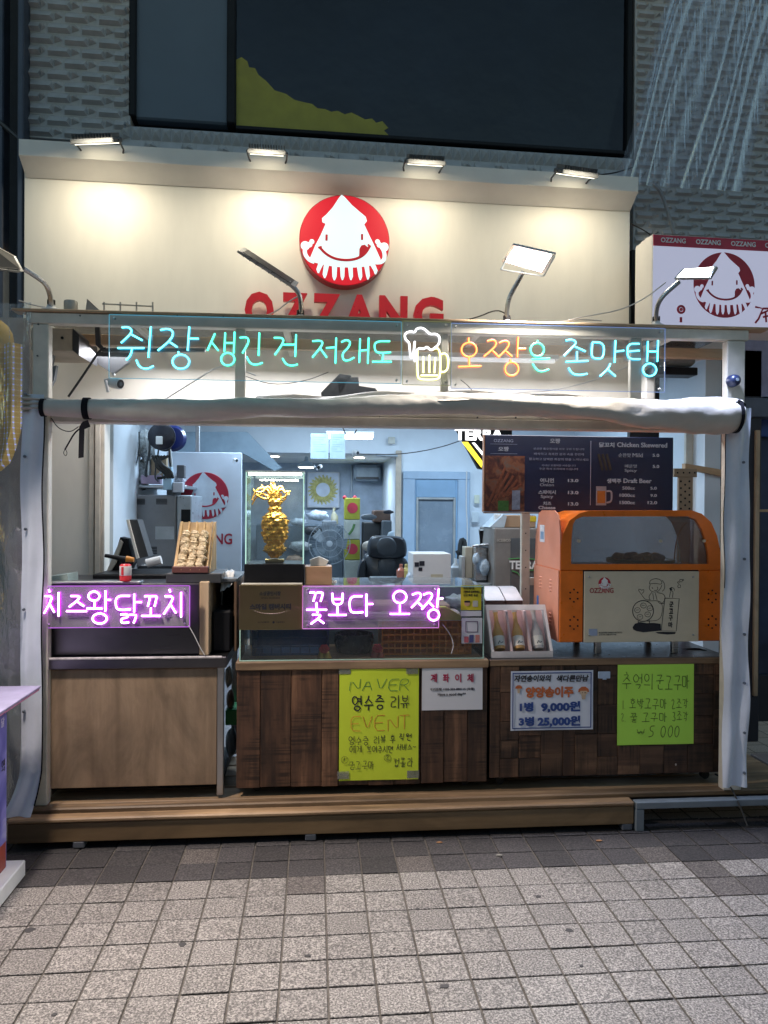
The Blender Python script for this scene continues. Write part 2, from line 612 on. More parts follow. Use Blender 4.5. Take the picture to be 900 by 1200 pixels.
def sheet(name, tint=(1, 1, 1), gloss=.08, rough=.04, haze=.03, hazec=(.8, .8, .8), wrinkle=0, wscale=8, stretch=(1, 1, 1), fres=1.45):
    """clear glass, acrylic or film: transmits, reflects by Fresnel, carries a little dust or bloom haze"""
    if name in _cache: return _cache[name]
    m, nt, b, out = _new(name)
    nt.nodes.remove(b)
    tr = nt.nodes.new('ShaderNodeBsdfTransparent'); tr.inputs[0].default_value = (*tint, 1)
    gl = nt.nodes.new('ShaderNodeBsdfGlossy'); gl.inputs['Roughness'].default_value = rough
    df = nt.nodes.new('ShaderNodeBsdfDiffuse'); df.inputs[0].default_value = (*hazec, 1)
    fr = nt.nodes.new('ShaderNodeFresnel'); fr.inputs[0].default_value = fres
    mp = _coords(nt, stretch)
    n = _noise(nt, mp, wscale, 5, .6)
    a1 = nt.nodes.new('ShaderNodeMixShader'); a2 = nt.nodes.new('ShaderNodeMixShader')
    ml = nt.nodes.new('ShaderNodeMath'); ml.operation = 'MULTIPLY'; ml.inputs[1].default_value = haze * 2
    nt.links.new(n.outputs[0], ml.inputs[0])
    nt.links.new(ml.outputs[0], a1.inputs[0]); nt.links.new(tr.outputs[0], a1.inputs[1]); nt.links.new(df.outputs[0], a1.inputs[2])
    ad = nt.nodes.new('ShaderNodeMath'); ad.operation = 'MULTIPLY_ADD'; ad.inputs[1].default_value = 1; ad.inputs[2].default_value = gloss
    nt.links.new(fr.outputs[0], ad.inputs[0])
    nt.links.new(ad.outputs[0], a2.inputs[0]); nt.links.new(a1.outputs[0], a2.inputs[1]); nt.links.new(gl.outputs[0], a2.inputs[2])
    if wrinkle:
        bp = nt.nodes.new('ShaderNodeBump'); bp.inputs['Strength'].default_value = wrinkle; bp.inputs['Distance'].default_value = .03
        nt.links.new(n.outputs[0], bp.inputs['Height'])
        for x in (gl, df, fr): nt.links.new(bp.outputs[0], x.inputs['Normal'])
    nt.links.new(a2.outputs[0], out.inputs[0])
    _cache[name] = m
    return m


def speckled(name, base, dark, light, scale=170, rough=.75, tone=.12):
    """granite-like paving tile"""
    if name in _cache: return _cache[name]
    m, nt, b, out = _new(name)
    mp = _coords(nt)
    n = _noise(nt, mp, scale, 2, .7)
    r = _ramp(nt, [(.36, dark), (.5, base), (.64, light)])
    nt.links.new(n.outputs[0], r.inputs[0])
    n2 = _noise(nt, _coords(nt, rnd=False), 2.3, 6, .65)
    r2 = _ramp(nt, [(.3, (.62, .6, .58)), (.62, (1, 1, 1))])
    nt.links.new(n2.outputs[0], r2.inputs[0])
    c = _mix(nt, r.outputs[0], r2.outputs[0], 1.0, 'MULTIPLY')
    oi = nt.nodes.new('ShaderNodeObjectInfo')
    mr = nt.nodes.new('ShaderNodeMapRange'); mr.inputs[3].default_value = 1 - tone; mr.inputs[4].default_value = 1 + tone
    nt.links.new(oi.outputs['Random'], mr.inputs[0])
    hsv = nt.nodes.new('ShaderNodeHueSaturation')
    nt.links.new(mr.outputs[0], hsv.inputs['Value']); nt.links.new(c, hsv.inputs['Color'])
    nt.links.new(hsv.outputs[0], b.inputs['Base Color'])
    mr2 = nt.nodes.new('ShaderNodeMapRange'); mr2.inputs[3].default_value = rough - .2; mr2.inputs[4].default_value = rough + .15
    nt.links.new(n2.outputs[0], mr2.inputs[0]); nt.links.new(mr2.outputs[0], b.inputs['Roughness'])
    _bump(nt, b, n.outputs[0], .25, .002)
    _cache[name] = m
    return m


cream = plain('cream painted board', (.76, .72, .64), .55, var=.09, scale=4, bump=.05, stretch=(1, 1, .3))
cream_trim = plain('cream cornice paint', (.74, .71, .66), .5, var=.08, scale=4, bump=.05)
relief = plain('grey cast relief', (.43, .435, .45), .45, var=.16, scale=14, bump=.3)
navy_panel = plain('blue grey panel', (.085, .115, .155), .4, var=.1, scale=2)
black_metal = plain('black metal', (.010, .011, .014), .5, spec=.2)
dark_grey = plain('dark grey plastic', (.045, .047, .052), .45)
black_plastic = plain('black plastic', (.008, .008, .010), .45, spec=.25)
black_rubber = plain('black rubber', (.02, .02, .02), .7)
ivory_metal = plain('ivory powder coated steel', (.62, .58, .5), .45, var=.14, scale=12)
white_plastic = plain('white plastic', (.72, .73, .73), .4, var=.06)
off_white = plain('off white plastic', (.6, .58, .54), .45, var=.08)
tarp = plain('cream tarpaulin', (.52, .48, .43), .45, var=.12, scale=7, bump=.5, bdist=.006)
curtain_m = plain('white tarpaulin strip', (.66, .70, .80), .42, var=.08, scale=6, bump=.25, bdist=.01)
steel = brushed('brushed steel', (.55, .56, .58), .28)
steel_dark = brushed('tarnished steel', (.2, .19, .21), .3)
steel_v = brushed('brushed steel upright', (.5, .5, .52), .35, 'z')
alu = brushed('aluminium', (.62, .63, .65), .35)
red_letter = plain('red letter face', (.55, .012, .02), .3, var=.1)
red_print = plain('red print', (.5, .02, .045), .45, var=.08)
white_paint = plain('white painted face', (.75, .77, .78), .5, var=.05)
interior_wall = plain('cool white wall', (.62, .68, .74), .55, var=.08, scale=3, bump=.08)
interior_trim = plain('pale blue trim', (.34, .45, .58), .45, var=.08)
door_blue = plain('blue door paint', (.24, .38, .54), .4, var=.08)
ceiling_m = plain('white ceiling', (.7, .7, .7), .7)
plywood = wood('pale plywood', (.17, .115, .072), (.29, .20, .13), (.40, .29, .195), 'z', .5, .45, 1.6, .1, .05, .42)
plank_m = wood('stained plank', (.010, .005, .004), (.085, .040, .022), (.27, .14, .075), 'z', .55, 1.0, tone=.45, mottle=.5, saw=.85)
patch_m = wood('short stained block', (.012, .006, .004), (.075, .038, .022), (.19, .105, .058), 'x', .6, .8, tone=.4, mottle=.5, saw=.85)
rim_m = wood('counter rim wood', (.05, .03, .018), (.2, .125, .072), (.38, .26, .15), 'x', .5, tone=.1)
deck_m = wood('deck timber', (.07, .045, .025), (.26, .165, .09), (.5, .34, .2), 'x', .55, .7, tone=.15)
beam_m = wood('step beam', (.09, .056, .028), (.165, .105, .052), (.24, .16, .085), 'x', .42, .5, tone=.08)
pine = wood('pine batten', (.36, .22, .12), (.5, .33, .19), (.6, .43, .27), 'x', .6, .7, tone=.1)
pine_z = wood('pine board upright', (.4, .27, .16), (.55, .4, .26), (.66, .5, .34), 'z', .55, .7, tone=.1)
bamboo = wood('bamboo board', (.42, .25, .1), (.6, .38, .17), (.7, .48, .24), 'z', .45, .9, tone=.06)
cardboard = plain('brown cardboard', (.36, .24, .15), .8, var=.12)
orange_paint = plain('orange enamel', (.78, .175, .016), .30, var=.2, scale=7, coat=.35)
orange_side = plain('salmon enamel side', (.68, .27, .17), .42, var=.08, scale=5)
plate_m = plain('warm grey metal plate', (.6, .53, .40), .4, var=.06)
ink = plain('black ink', (.012, .012, .02), .6, bump=0)
ink_white = glow('glowing white print', (.6, .62, .66), .12)
lime = plain('lime card', (.60, .72, .035), .6, var=.07, scale=4, bump=.12, bdist=.004)
green_card = plain('green card', (.44, .78, .09), .6, var=.07, scale=4, bump=.12, bdist=.004)
paper = plain('white paper', (.62, .62, .66), .6, var=.05, scale=3, bump=.1)
paper_w = plain('laminated paper', (.62, .66, .76), .35, var=.05, scale=3, bump=.1)
clear_v = sheet('hazy acrylic', (.95, .93, .97), .02, .1, .22, (.8, .75, .8), 0, 5)  # haze raised to give the panels a bloom around the neon tubes
clear = sheet('clear acrylic', (.97, .98, .98), .015, .05, .07, (.75, .75, .72), 0, 5)
glass = sheet('display glass', (.96, .98, .97), .02, .02, .02, (.8, .85, .9))
film = sheet('clear plastic film', (.88, .9, .92), .03, .12, .2, (.6, .62, .68), .8, 16, (1, 1, .18))
dark_glass = plain('dark window glass', (.004, .007, .013), .10, var=.9, scale=1.5, bump=.25, bdist=.02)
gold = plain('gold leaf figure', (.9, .5, .1), .28, .85, var=.15, scale=30, bump=.5, bdist=.003)
brass = brushed('brushed brass', (.58, .45, .24), .36, 'x')
_b = brass.node_tree.nodes['Principled BSDF']; _b.inputs['Anisotropic'].default_value = .85
_t = brass.node_tree.nodes.new('ShaderNodeCombineXYZ'); _t.inputs[0].default_value = 1
brass.node_tree.links.new(_t.outputs[0], _b.inputs['Tangent'])
edge_glass = plain('green glass edge', (.45, .7, .6), .2, var=.05)

# ------------------------------------------------------------------ ground and paving
SX, SY = .152, .142487
TX0, TY0 = .04900, 3.33136
m, nt, b, out = _new('pavement bed')
mp = _coords(nt, rnd=False)
n = _noise(nt, mp, 60, 4); r = _ramp(nt, [(.3, (.06, .052, .046)), (.7, (.11, .098, .085))])
nt.links.new(n.outputs[0], r.inputs[0]); nt.links.new(r.outputs[0], b.inputs['Base Color']); b.inputs['Roughness'].default_value = .9
bed = m
# ground beyond the single tiles: the same tile grid as a material
m, nt, b, out = _new('distant paving')
tc = nt.nodes.new('ShaderNodeTexCoord')
mp = nt.nodes.new('ShaderNodeMapping'); mp.inputs['Location'].default_value = (-TX0 / SX, -TY0 / SY, 0); mp.inputs['Scale'].default_value = (1 / SX, 1 / SY, 1)
nt.links.new(tc.outputs['Object'], mp.inputs[0])
br = nt.nodes.new('ShaderNodeTexBrick')
br.offset = 0; br.inputs['Scale'].default_value = 1
br.inputs['Brick Width'].default_value = 1; br.inputs['Row Height'].default_value = 1
br.inputs['Mortar Size'].default_value = .03
br.inputs['Color1'].default_value = (.25, .22, .2, 1); br.inputs['Color2'].default_value = (.33, .3, .27, 1); br.inputs['Mortar'].default_value = (.07, .065, .06, 1)
nt.links.new(mp.outputs[0], br.inputs['Vector'])
mp2 = _coords(nt, rnd=False); n = _noise(nt, mp2, 170, 2, .7); r = _ramp(nt, [(.35, (.5, .5, .5)), (.65, (1.2, 1.2, 1.2))])
nt.links.new(n.outputs[0], r.inputs[0])
nt.links.new(_mix(nt, br.outputs[0], r.outputs[0], 1, 'MULTIPLY'), b.inputs['Base Color'])
b.inputs['Roughness'].default_value = .75
far_paving = m

g = MB(); g.quad((-60, -60, -.03), (60, -60, -.03), (60, 60, -.03), (-60, 60, -.03))
tag(g.build('ground', far_paving), kind='structure')

tile_l = speckled('light granite tile', (.18, .168, .162), (.06, .055, .052), (.40, .375, .355), 150, .62, tone=.10)
tile_d = speckled('charcoal tile', (.040, .036, .040), (.02, .019, .021), (.075, .07, .07), 120, tone=.3)
tile_m = speckled('mixed grey tile', (.085, .073, .07), (.04, .036, .036), (.19, .17, .16), 150)

pave = MB(); C0, C1, R0, R1 = -12, 15, -1, 10


def tile_xy(c, r):  # joint crossing: column c (to the right), row r (towards the street)
    return TX0 + c * SX, TY0 - r * SY


x0, y0 = tile_xy(C0, R1 + 1); x1, y1 = tile_xy(C1 + 1, R0)
pave.box(x0, x1, y0, y1, -.028, -.006)
pavement = tag(pave.build('pavement', bed), kind='structure')
tm = MB(); J = .0034
tm.cbox(J, SX - J, J, SY - J, -.0055, 0, .0025)
tile_mesh = {}
for key, mt in (('l', tile_l), ('d', tile_d), ('m', tile_m)):
    o = tm.build('paving_tile', mt, pavement)
    tile_mesh[key] = o.data
    bpy.data.objects.remove(o)
mixed = {(1, 0), (-1 + 0, -1), (2, 0), (0 - 2, 0), (1, 1), (5, 2 - 1), (-1, 0)}
rt = random.Random(3)
for r in range(R0, R1 + 1):
    for c in range(C0, C1 + 1):
        k = 'd' if r <= 1 else 'l'
        if r == 1 and c in (2, 9): k = 'm'
        if r == 0 and c in (-4,): k = 'm'
        if r == 2 and c in (-1, 10): k = 'm'
        if r == 3 and c in (10, 11): k = 'm'
        o = bpy.data.objects.new('paving_tile', tile_mesh[k])
        COL.objects.link(o)
        o.parent = pavement
        x, y = tile_xy(c, r + 1)
        o.location = (x, y, rt.uniform(-.0012, .0012))
        o.rotation_euler = (rt.uniform(-.004, .004), rt.uniform(-.004, .004), 0)

# stains and litter on the paving
for px, py, s in ((105 / 3, 950 + 420 / 3, 1.4), (642 / 3, 950 + 472 / 3, 1), (300 + 182 / 3, 950 + 512 / 3, .8), (300 + 662 / 3, 950 + 619 / 3, 1.1), (600 + 92 / 3, 950 + 303 / 3, .9), (600 + 203 / 3, 950 + 422 / 3, 1.1)):
    rr = FW * FPX + RT * (px - 450) + DN * (py - 600); p = rr * (-CAM_Z / rr.z)
    mb = MB(); k = [(p.x + s * .013 * cos(a) * rt.uniform(.7, 1.3), p.y + s * .012 * sin(a) * rt.uniform(.6, 1.2), .0022) for a in [i * pi / 6 for i in range(12)]]
    mb.add(k + [(x, y, -.0008) for x, y, z in k], [tuple(range(12))] + [(i, (i + 1) % 12, (i + 1) % 12 + 12, i + 12) for i in range(12)])
    mb.build('gum_stain', plain('old gum', (.03, .028, .03), .7), pavement)

lit_ = random.Random(8)
for k in range(12):
    x, y = lit_.uniform(-1.1, 1.9), lit_.uniform(1.95, 3.2); s = lit_.uniform(.003, .009)
    MB().lathe((x, y, .0), [(s, 0), (s * .8, .0016)], 8).build('gum_spot', plain('old gum', (.03, .028, .03), .7), pavement)
for k, (px, py) in enumerate(((515, 988), (585, 1003), (702, 986))):
    rr = FW * FPX + RT * (px - 450) + DN * (py - 600); p = rr * (-CAM_Z / rr.z)
    o = MB().ball((p.x, p.y, .004), .012, 7, 4, (1.3, .6, .25)).build('litter', plain('litter%d' % (k % 2), ((.25, .12, .05), (.2, .19, .17))[k % 2], .7))
    tag(o, ('orange leaf scrap on the dark tiles below the price sheet', 'pale paper scrap on the dark tiles below the green card', 'brown scrap beside the foot of the steel step frame', 'pale scrap on the dark tiles left of the steel frame', 'brown scrap at the left end of the step', 'pale scrap below the plywood counter', 'brown scrap below the lime card')[k], 'litter')

# ------------------------------------------------------------------ shop building: everything behind the counters
FB = Frame(4.15, 1.5)      # fascia board plane
shop = thing('shop_building', 'shop building with a cream fascia board, open front room and cornice under dark upper storey', 'building', FB, (0, 0, 0))


def P(F, name, mat, u0, v0, u1, v1, y0, y1, parent, c=.004, at=0.0):
    """part: a chamfered box whose front face covers the rectangle when it stands at depth y0"""
    x0, x1, z0, z1 = F.rect(u0, v0, u1, v1, y0 + at)
    return MB(F).cbox(x0, x1, y0, y1, z0, z1, c).build(name, mat, parent)


def L(mb, u0, v0, u1, v1, y0, y1, c=.003):
    x0, x1, z0, z1 = mb.F.rect(u0, v0, u1, v1, y0)
    mb.cbox(x0, x1, y0, y1, z0, z1, c)
    return mb


fx0 = FB.uv(28, 300)[0]; fx1 = FB.uv(738, 300)[0]
zt = FB.uv(383, 197, -.1)[1]
zc = FB.uv(383, 209, 0)[1]
zb = FB.uv(450, 492)[1]
MB(FB).cbox(fx0, fx1, 0, .12, zb, zt - .02, .003).build('fascia_board', cream, shop)
zt2 = FB.uv(383, 185, -.11)[1]; zm2 = FB.uv(383, 203, -.11)[1]
cx0 = FB.uv(22, 190, -.11)[0]; cx1 = FB.uv(748, 225, -.11)[0]
# cornice: upright band, chamfer back to the board
MB(FB).prismx([(-.11, zt2), (-.11, zm2), (-.005, zm2 - .07), (-.005, zt2 - .012), (.12, zt2 - .012), (.12, zt2)], cx0, cx1).build('cornice', cream_trim, shop)
# jamb wall left of the opening and its moulding
jx1 = FB.uv(121, 600)[0]
MB(FB).box(FB.uv(-40, 600)[0], jx1, .02, .14, 0.1, zb + .0).build('jamb_wall', cream, shop)
for u0, u1, y0 in ((104, 110, .0), (111, 117, -.012), (118, 122, .004)):
    xa, xb = FB.uv(u0, 600, y0)[0], FB.uv(u1, 600, y0)[0]
    MB(FB).cbox(xa, xb, y0, .02, .1, zb, .002).build('jamb_moulding', plain('warm cream moulding', (.58, .52, .44), .5), shop)
# room
RX0 = jx1
RX1 = A0.uv(700, 600)[0] * 0 + 2.35
ZC = 2.42
YB = 6.6
MB().box(RX0 - .1, RX0, 4.32, 8.7, .1, ZC).build('side_wall_left', interior_wall, shop)
MB().box(RX1, RX1 + .1, 4.32, 8.7, .1, ZC).build('side_wall_right', interior_wall, shop)
MB().box(RX0 - .1, RX1 + .1, 4.0, 8.7, .04, .1).build('floor', plain('grey floor', (.2, .2, .21), .5), shop)
MB().box(RX0 - .1, RX1 + .1, 4.3, 8.7, ZC, ZC + .1).build('ceiling', ceiling_m, shop)
bx0, bx1, bz0, bz1 = A0.rect(150, 530, 467, 700, YB)
MB().box(RX0, bx1, YB, YB + .1, bz1, ZC).build('bulkhead', interior_wall, shop)
MB().box(bx1, RX1, YB + .002, YB + .1, .1, ZC).build('back_wall', interior_wall, shop)
MB().cbox(bx1 - .03, bx1 + .02, YB - .03, YB - .001, .1, bz1 + .03).build('alcove_post', plain('warm post', (.5, .42, .34), .5), shop)
MB().box(RX0, bx1 + .8, 8.5, 8.6, .1, bz1 + .1).build('alcove_wall', plain('grey blue alcove wall', (.36, .43, .52), .6), shop)
MB().box(RX0, bx1 + .8, YB + .1, 8.5, bz1 + .02, bz1 + .1).build('alcove_ceiling', ceiling_m, shop)
MB().box(bx1 + .02, bx1 + .1, YB + .1, 8.5, .1, bz1 + .02).build('alcove_side_wall', interior_wall, shop)
# small recessed alcove spots
for u, v in ((321, 530), (421, 536)):
    x, z = A0.uv(u, v, 7.4)
    MB().lathe((x, 7.4, bz1 + .012), [(.05, 0), (.05, .006)], 12).build('downlight', glow('downlight', (1, .9, .7), 6), shop)
# door with pane, frame, handle
D = thing('interior_door', 'blue painted door with a large window pane in the back wall', 'door', A0, (A0.uv(510, 600, YB)[0], YB, .1))
x0, x1, z0, z1 = A0.rect(474, 562, 547, 650, YB)
for nm, a in (('jamb', (x0 - .02, x0 + .09)), ('jamb', (x1 - .09, x1 + .02))):
    MB().cbox(a[0], a[1], YB - .04, YB - .002, .1, z1, .006).build('door_frame', interior_trim, D)
MB().cbox(x0 - .02, x1 + .02, YB - .042, YB - .004, z1, z1 + .07, .006).build('lintel', interior_trim, D)
x2, x3, z2, z3 = A0.rect(487, 583, 533, 650, YB)
lm = MB(); lm.cbox(x0 + .09, x2, YB - .03, YB - .003, .1, z1); lm.cbox(x3, x1 - .09, YB - .03, YB - .003, .1, z1)
lm.cbox(x2, x3, YB - .029, YB - .003, z3, z1); lm.cbox(x2, x3, YB - .029, YB - .003, .1, .9)
leaf = lm.build('leaf', door_blue, D)
MB().box(x2, x3, YB - .012, YB - .006, .9, z3).build('pane', plain('grey door pane', (.22, .27, .33), .25, var=.2, scale=4), D)
fm = MB()
for a in ((x2, x2 + .02, .9, z3), (x3 - .02, x3, .9, z3), (x2 + .02, x3 - .02, z3 - .02, z3)): fm.cbox(a[0], a[1], YB - .038, YB - .0125, a[2], a[3])
fm.build('pane_frame', plain('beige bead', (.35, .36, .36), .5), D)

# header box (shutter housing) over the opening, behind the rolled awning
# ------------------------------------------------------------------ upper storey
FU = Frame(4.27, 1.5)
upper = thing('upper_facade', 'dark upper storey with a big black window and blue grey panel above the cream fascia', 'facade', FU, (0, 0, 3.8))
zbot = FB.uv(383, 230)[1] - .3
MB(FU).box(-5.2, FU.uv(34, 80)[0], .31, .45, -.03, 8).build('side_wall', plain('night black wall', (.012, .014, .02), .7), upper)
xw0, xw1 = FU.uv(158, 80)[0], FU.uv(737, 80)[0]
MB(FU).box(FU.uv(30, 80)[0], FU.uv(1100, 80)[0], .12, .3, zbot, 5.8).build('wall_core', plain('dark render', (.05, .055, .065), .8), upper)
x0, x1, z0, z1 = FU.rect(158, -40, 268, 142, .02)
MB(FU).cbox(x0, x1, .02, .1, z0, 5.6, .01).build('metal_panel', navy_panel, upper)
x0, x1, _, _ = FU.rect(151, -40, 159, 140, -.01)
MB(FU).cbox(x0, x1, -.01, .1, z0 + .0, 5.6, .006).build('window_mullion', black_metal, upper)
x0, x1, _, _ = FU.rect(266, -40, 276, 140, -.01)
MB(FU).cbox(x0, x1, -.01, .1, z0 - .005, 5.6, .006).build('window_mullion', black_metal, upper)
wz = FU.uv(500, 164, .03)[1]
wx0, wx1 = FU.uv(275, 80, .03)[0], FU.uv(733, 80, .03)[0]
MB(FU).box(wx0, wx1, .03, .04, wz, 5.6).build('window_glass', dark_glass, upper)
MB(FU).cbox(wx1, wx1 + .03, -.005, .1, wz - .02, 5.6, .006).build('window_mullion', black_metal, upper)
MB(FU).cbox(wx0 + .01, wx1, .0, .1, wz - .022, wz, .004).build('window_sill', black_metal, upper)
# plaster blinds barely seen behind: folded dark cloth shapes
poly = [(277, 158), (277, 70), (283, 67), (290, 72), (292, 79), (299, 80), (303, 88), (312, 95), (322, 106), (335, 110), (345, 117), (352, 119), (366, 122), (372, 127), (381, 128), (388, 131), (396, 130), (404, 134), (412, 132), (420, 136), (428, 140), (436, 139), (441, 144), (448, 142), (455, 150), (450, 153), (457, 159)]
pz = [FU.uv(u, v, .028) for u, v in poly]
pz[0] = (pz[0][0], wz + .004); pz[-1] = (pz[-1][0], wz + .004)
MB(FU).prism(pz[::-1], .0265, .0295).build('window_decal', plain('olive yellow decal', (.30, .27, .03), .5, var=.15), upper)

# relief walls: moulded blocks that can be told apart
def relief_piece(F, w, h, d):
    """one cast block: flat plate, a wedge that swells towards its undercut lower edge, a pointed nub at its end"""
    mb = MB(F)
    mb.box(.0004, w - .0004, 0, .03, .0004, h - .0004)
    a = w * .06
    z0, z1, z2 = h * .14, h * .34, h * .98
    vs = [(a, .0, z0), (w * .74, 0, z0), (w * .70, 0, z2), (a * 1.6, 0, z2), (a * 1.8, -d, z1), (w * .66, -d, z1), (w * .66, -d * .75, h * .5), (a * 1.8, -d * .75, h * .5)]
    mb.add(vs, [(4, 5, 6, 7), (0, 1, 5, 4), (1, 2, 6, 5), (2, 3, 7, 6), (3, 0, 4, 7)])
    vs = [(w * .76, 0, h * .25), (w * 1.0, 0, h * .55), (w * .88, 0, h * .98), (w * .72, 0, h * .7), (w * .84, -d * 1.2, h * .55)]
    mb.add(vs, [(0, 1, 4), (1, 2, 4), (2, 3, 4), (3, 0, 4)])
    return mb


def relief_wall(name, label, F, x0, x1, z0, z1, w, h, d, keep=lambda x, z: True, mat=relief):
    root = thing(name, label, 'wall', F, ((x0 + x1) / 2, 0, z0))
    MB(F).box(x0, x1, .005, .11, z0, z1).build('backing', mat, root)
    nr = int((z1 - z0) / h); nc = int((x1 - x0) / w) + 1
    me = {}
    cnt = 0
    for j in range(nr):
        off = -w * .5 if j % 2 else 0
        for i in range(nc + 1):
            a = x0 + off + i * w; b_ = min(a + w, x1); a = max(a, x0)
            if b_ - a < .03: continue
            z = z0 + j * h
            if not keep((a + b_) / 2, z + h / 2): continue
            key = round(b_ - a, 3)
            if key not in me:
                o = relief_piece(Frame(0), b_ - a, h, d).build('relief_tile', mat)
                me[key] = o.data; bpy.data.objects.remove(o)
            o = bpy.data.objects.new('relief_tile', me[key]); COL.objects.link(o); o.parent = root
            wp = MW[root.name].inverted() @ (F.M @ Vector((a, 0, z)))
            o.location = wp; cnt += 1
    return root


x0, x1, z0, z1 = FU.rect(33, -20, 153, 158, 0)
relief_wall('relief_wall', 'grey relief wall of long cast blocks at the upper left beside the blue grey panel', FU, x0, x1, z0 - .03, z1, (x1 - x0) / 3.0, .063, .03)
x0, x1, z0, z1 = FU.rect(743, -20, 985, 360, 0)
relief_wall('relief_wall', 'large grey relief wall behind the hanging plastic film and the lightbox sign', FU, x0, x1, z0, z1, .165, .05, .024)
# band of pyramids and blocks under the big window
band = thing('relief_band', 'narrow grey relief band of small pyramids under the big dark window', 'wall', FU, (0, 0, 3.7))
bx0_, bx1_ = FU.uv(141, 150)[0], FU.uv(742, 190)[0]
bzt = FU.uv(440, 166)[1]; bzb = FU.uv(440, 192)[1] - .02
MB(FU).box(bx0_, bx1_, .005, .11, bzb - .05, bzt).build('backing', relief, band)
ph = .075
pm = MB(Frame(0)); pw = (bx1_ - bx0_) / 54
pm.add([(0.002, 0, 0.002), (pw - .002, 0, .002), (pw - .002, 0, ph), (.002, 0, ph), (pw / 2, -.035, ph * .5)], [(0, 1, 4), (1, 2, 4), (2, 3, 4), (3, 0, 4)])
o = pm.build('relief_pyramid', relief); pmesh = o.data; bpy.data.objects.remove(o)
for i in range(54):
    o = bpy.data.objects.new('relief_pyramid', pmesh); COL.objects.link(o); o.parent = band
    o.location = MW[band.name].inverted() @ (FU.M @ Vector((bx0_ + i * pw, .005, bzt - ph)))
bw = (bx1_ - bx0_) / 15
o = relief_piece(Frame(0), bw, .07, .026).build('relief_tile', relief); bmesh_ = o.data; bpy.data.objects.remove(o)
for i in range(15):
    o = bpy.data.objects.new('relief_tile', bmesh_); COL.objects.link(o); o.parent = band
    o.location = MW[band.name].inverted() @ (FU.M @ Vector((bx0_ + i * bw, .0, bzt - ph - .072)))

# left dark neighbour: post and wall
x0, x1, z0, z1 = FB.rect(22, 180, 29, 365, .05)
nb = thing('corner_post', 'dark metal corner post at the left end of the cream fascia', 'post', FB, ((x0 + x1) / 2, .05, .1))
MB(FB).cbox(x0, x1, .02, .14, 2.0, 7, .006).build('post', plain('slate metal', (.05, .065, .1), .4), nb)
MB(FB).cbox(x0 - .16, x0 - .1, .1, .2, 1.9, 7, .006).build('drain_pipe', plain('slate metal'[:], (.05, .065, .1), .4), nb)
# diagonal brace seen in the dark at far left
mb = MB(FB); a = FB.uv(-6, 138, .1); c_ = FB.uv(26, 166, .1); mb.tube([(a[0], .1, a[1]), (c_[0], .1, c_[1])], .012, 6); mb.build('brace', dark_grey, nb)

# ------------------------------------------------------------------ timber deck step in front of the counters
FD = Frame(3.36, -.2)
deck = thing('timber_step', 'long low timber step running under the three counters', 'step', FD, (0, 0, 0))
ux0 = FD.uv(8, 975)[0]; ux1 = FD.uv(743, 955)[0]; ur = 2.6
zt_ = FD.uv(400, 949)[1]; zb_ = FD.uv(400, 977)[1]
MB(FD).cbox(ux0, ux1, 0, .05, zb_, zt_ - .022, .004).build('front_beam', beam_m, deck)
MB(FD).cbox(ux0, ux1, -.008, .055, zt_ - .02, zt_, .006).build('edge_board', deck_m, deck)
MB(FD).cbox(ux0 + .02, ux1 + .9, .06, .12, zt_ - .01, zt_ + .018, .006).build('nosing_board', deck_m, deck)
for i in range(4):
    MB(FD).cbox(ux0 + .05, ux1 + .9, .125 + i * .15, .27 + i * .15, zt_ - .01, zt_ + .014 + .002 * (i % 2), .005).build('deck_board', deck_m, deck)
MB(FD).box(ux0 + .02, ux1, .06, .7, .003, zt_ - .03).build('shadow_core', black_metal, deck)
for u in (92, 364, 735):
    x = FD.uv(u, 985)[0]
    MB(FD).cbox(x - .025, x + .025, .0, .05, .003, zb_ + .002).build('foot', plain('galvanised foot', (.1, .11, .13), .5), deck)
sf = thing('steel_step_frame', 'grey steel angle frame extending the step at the right end', 'frame', FD, (ux1 + .3, 0, 0))
gs = plain('grey painted steel', (.16, .19, .22), .45, var=.15)
x0, x1, z0, z1 = FD.rect(744, 937, 960, 948, -.01)
MB(FD).cbox(ux1 + .005, 2.5, -.012, .03, zt_ - .035, zt_ - .002, .003).build('rail', gs, sf)
MB(FD).cbox(ux1 + .005, ux1 + .045, -.011, .029, .0, zt_ - .036, .003).build('leg', gs, sf)
MB(FD).cbox(ux1 + .045, 2.5, .25, .27, .0, zt_ - .04, .003).build('back_plate', plain('dark steel plate', (.03, .035, .045), .4), sf)
for i in range(3):
    MB(FD).cbox(ux1 + .95, 3.2, .03 + i * .2, .225 + i * .2, zt_ - .03, zt_ - .001 * (i + 1), .003).build('side_deck_board', plain('worn grey deck', (.16, .13, .12), .6), sf)

# ------------------------------------------------------------------ unseen building added behind the viewer to shape light and reflections
ob = thing('added_opposite_building', 'long grey unseen building added behind the viewer to shape light and reflections', 'building', A0, (0, -5.5, 0))
MB().box(-16, 16, -6.5, -5.5, -.02, 4.6).build('wall', plain('opposite render', (.22, .21, .21), .7), ob)
for i in range(9):
    MB().cbox(-15 + i * 3.4, -12.6 + i * 3.4, -5.56, -5.49, 3.0, 4.2, .01).build('window', dark_glass, ob)
    MB().cbox(-15 + i * 3.4, -12.4 + i * 3.4, -5.56, -5.49, .2, 2.5, .01).build('shop_shutter', plain('grey shutter', (.22, .22, .23), .5), ob)

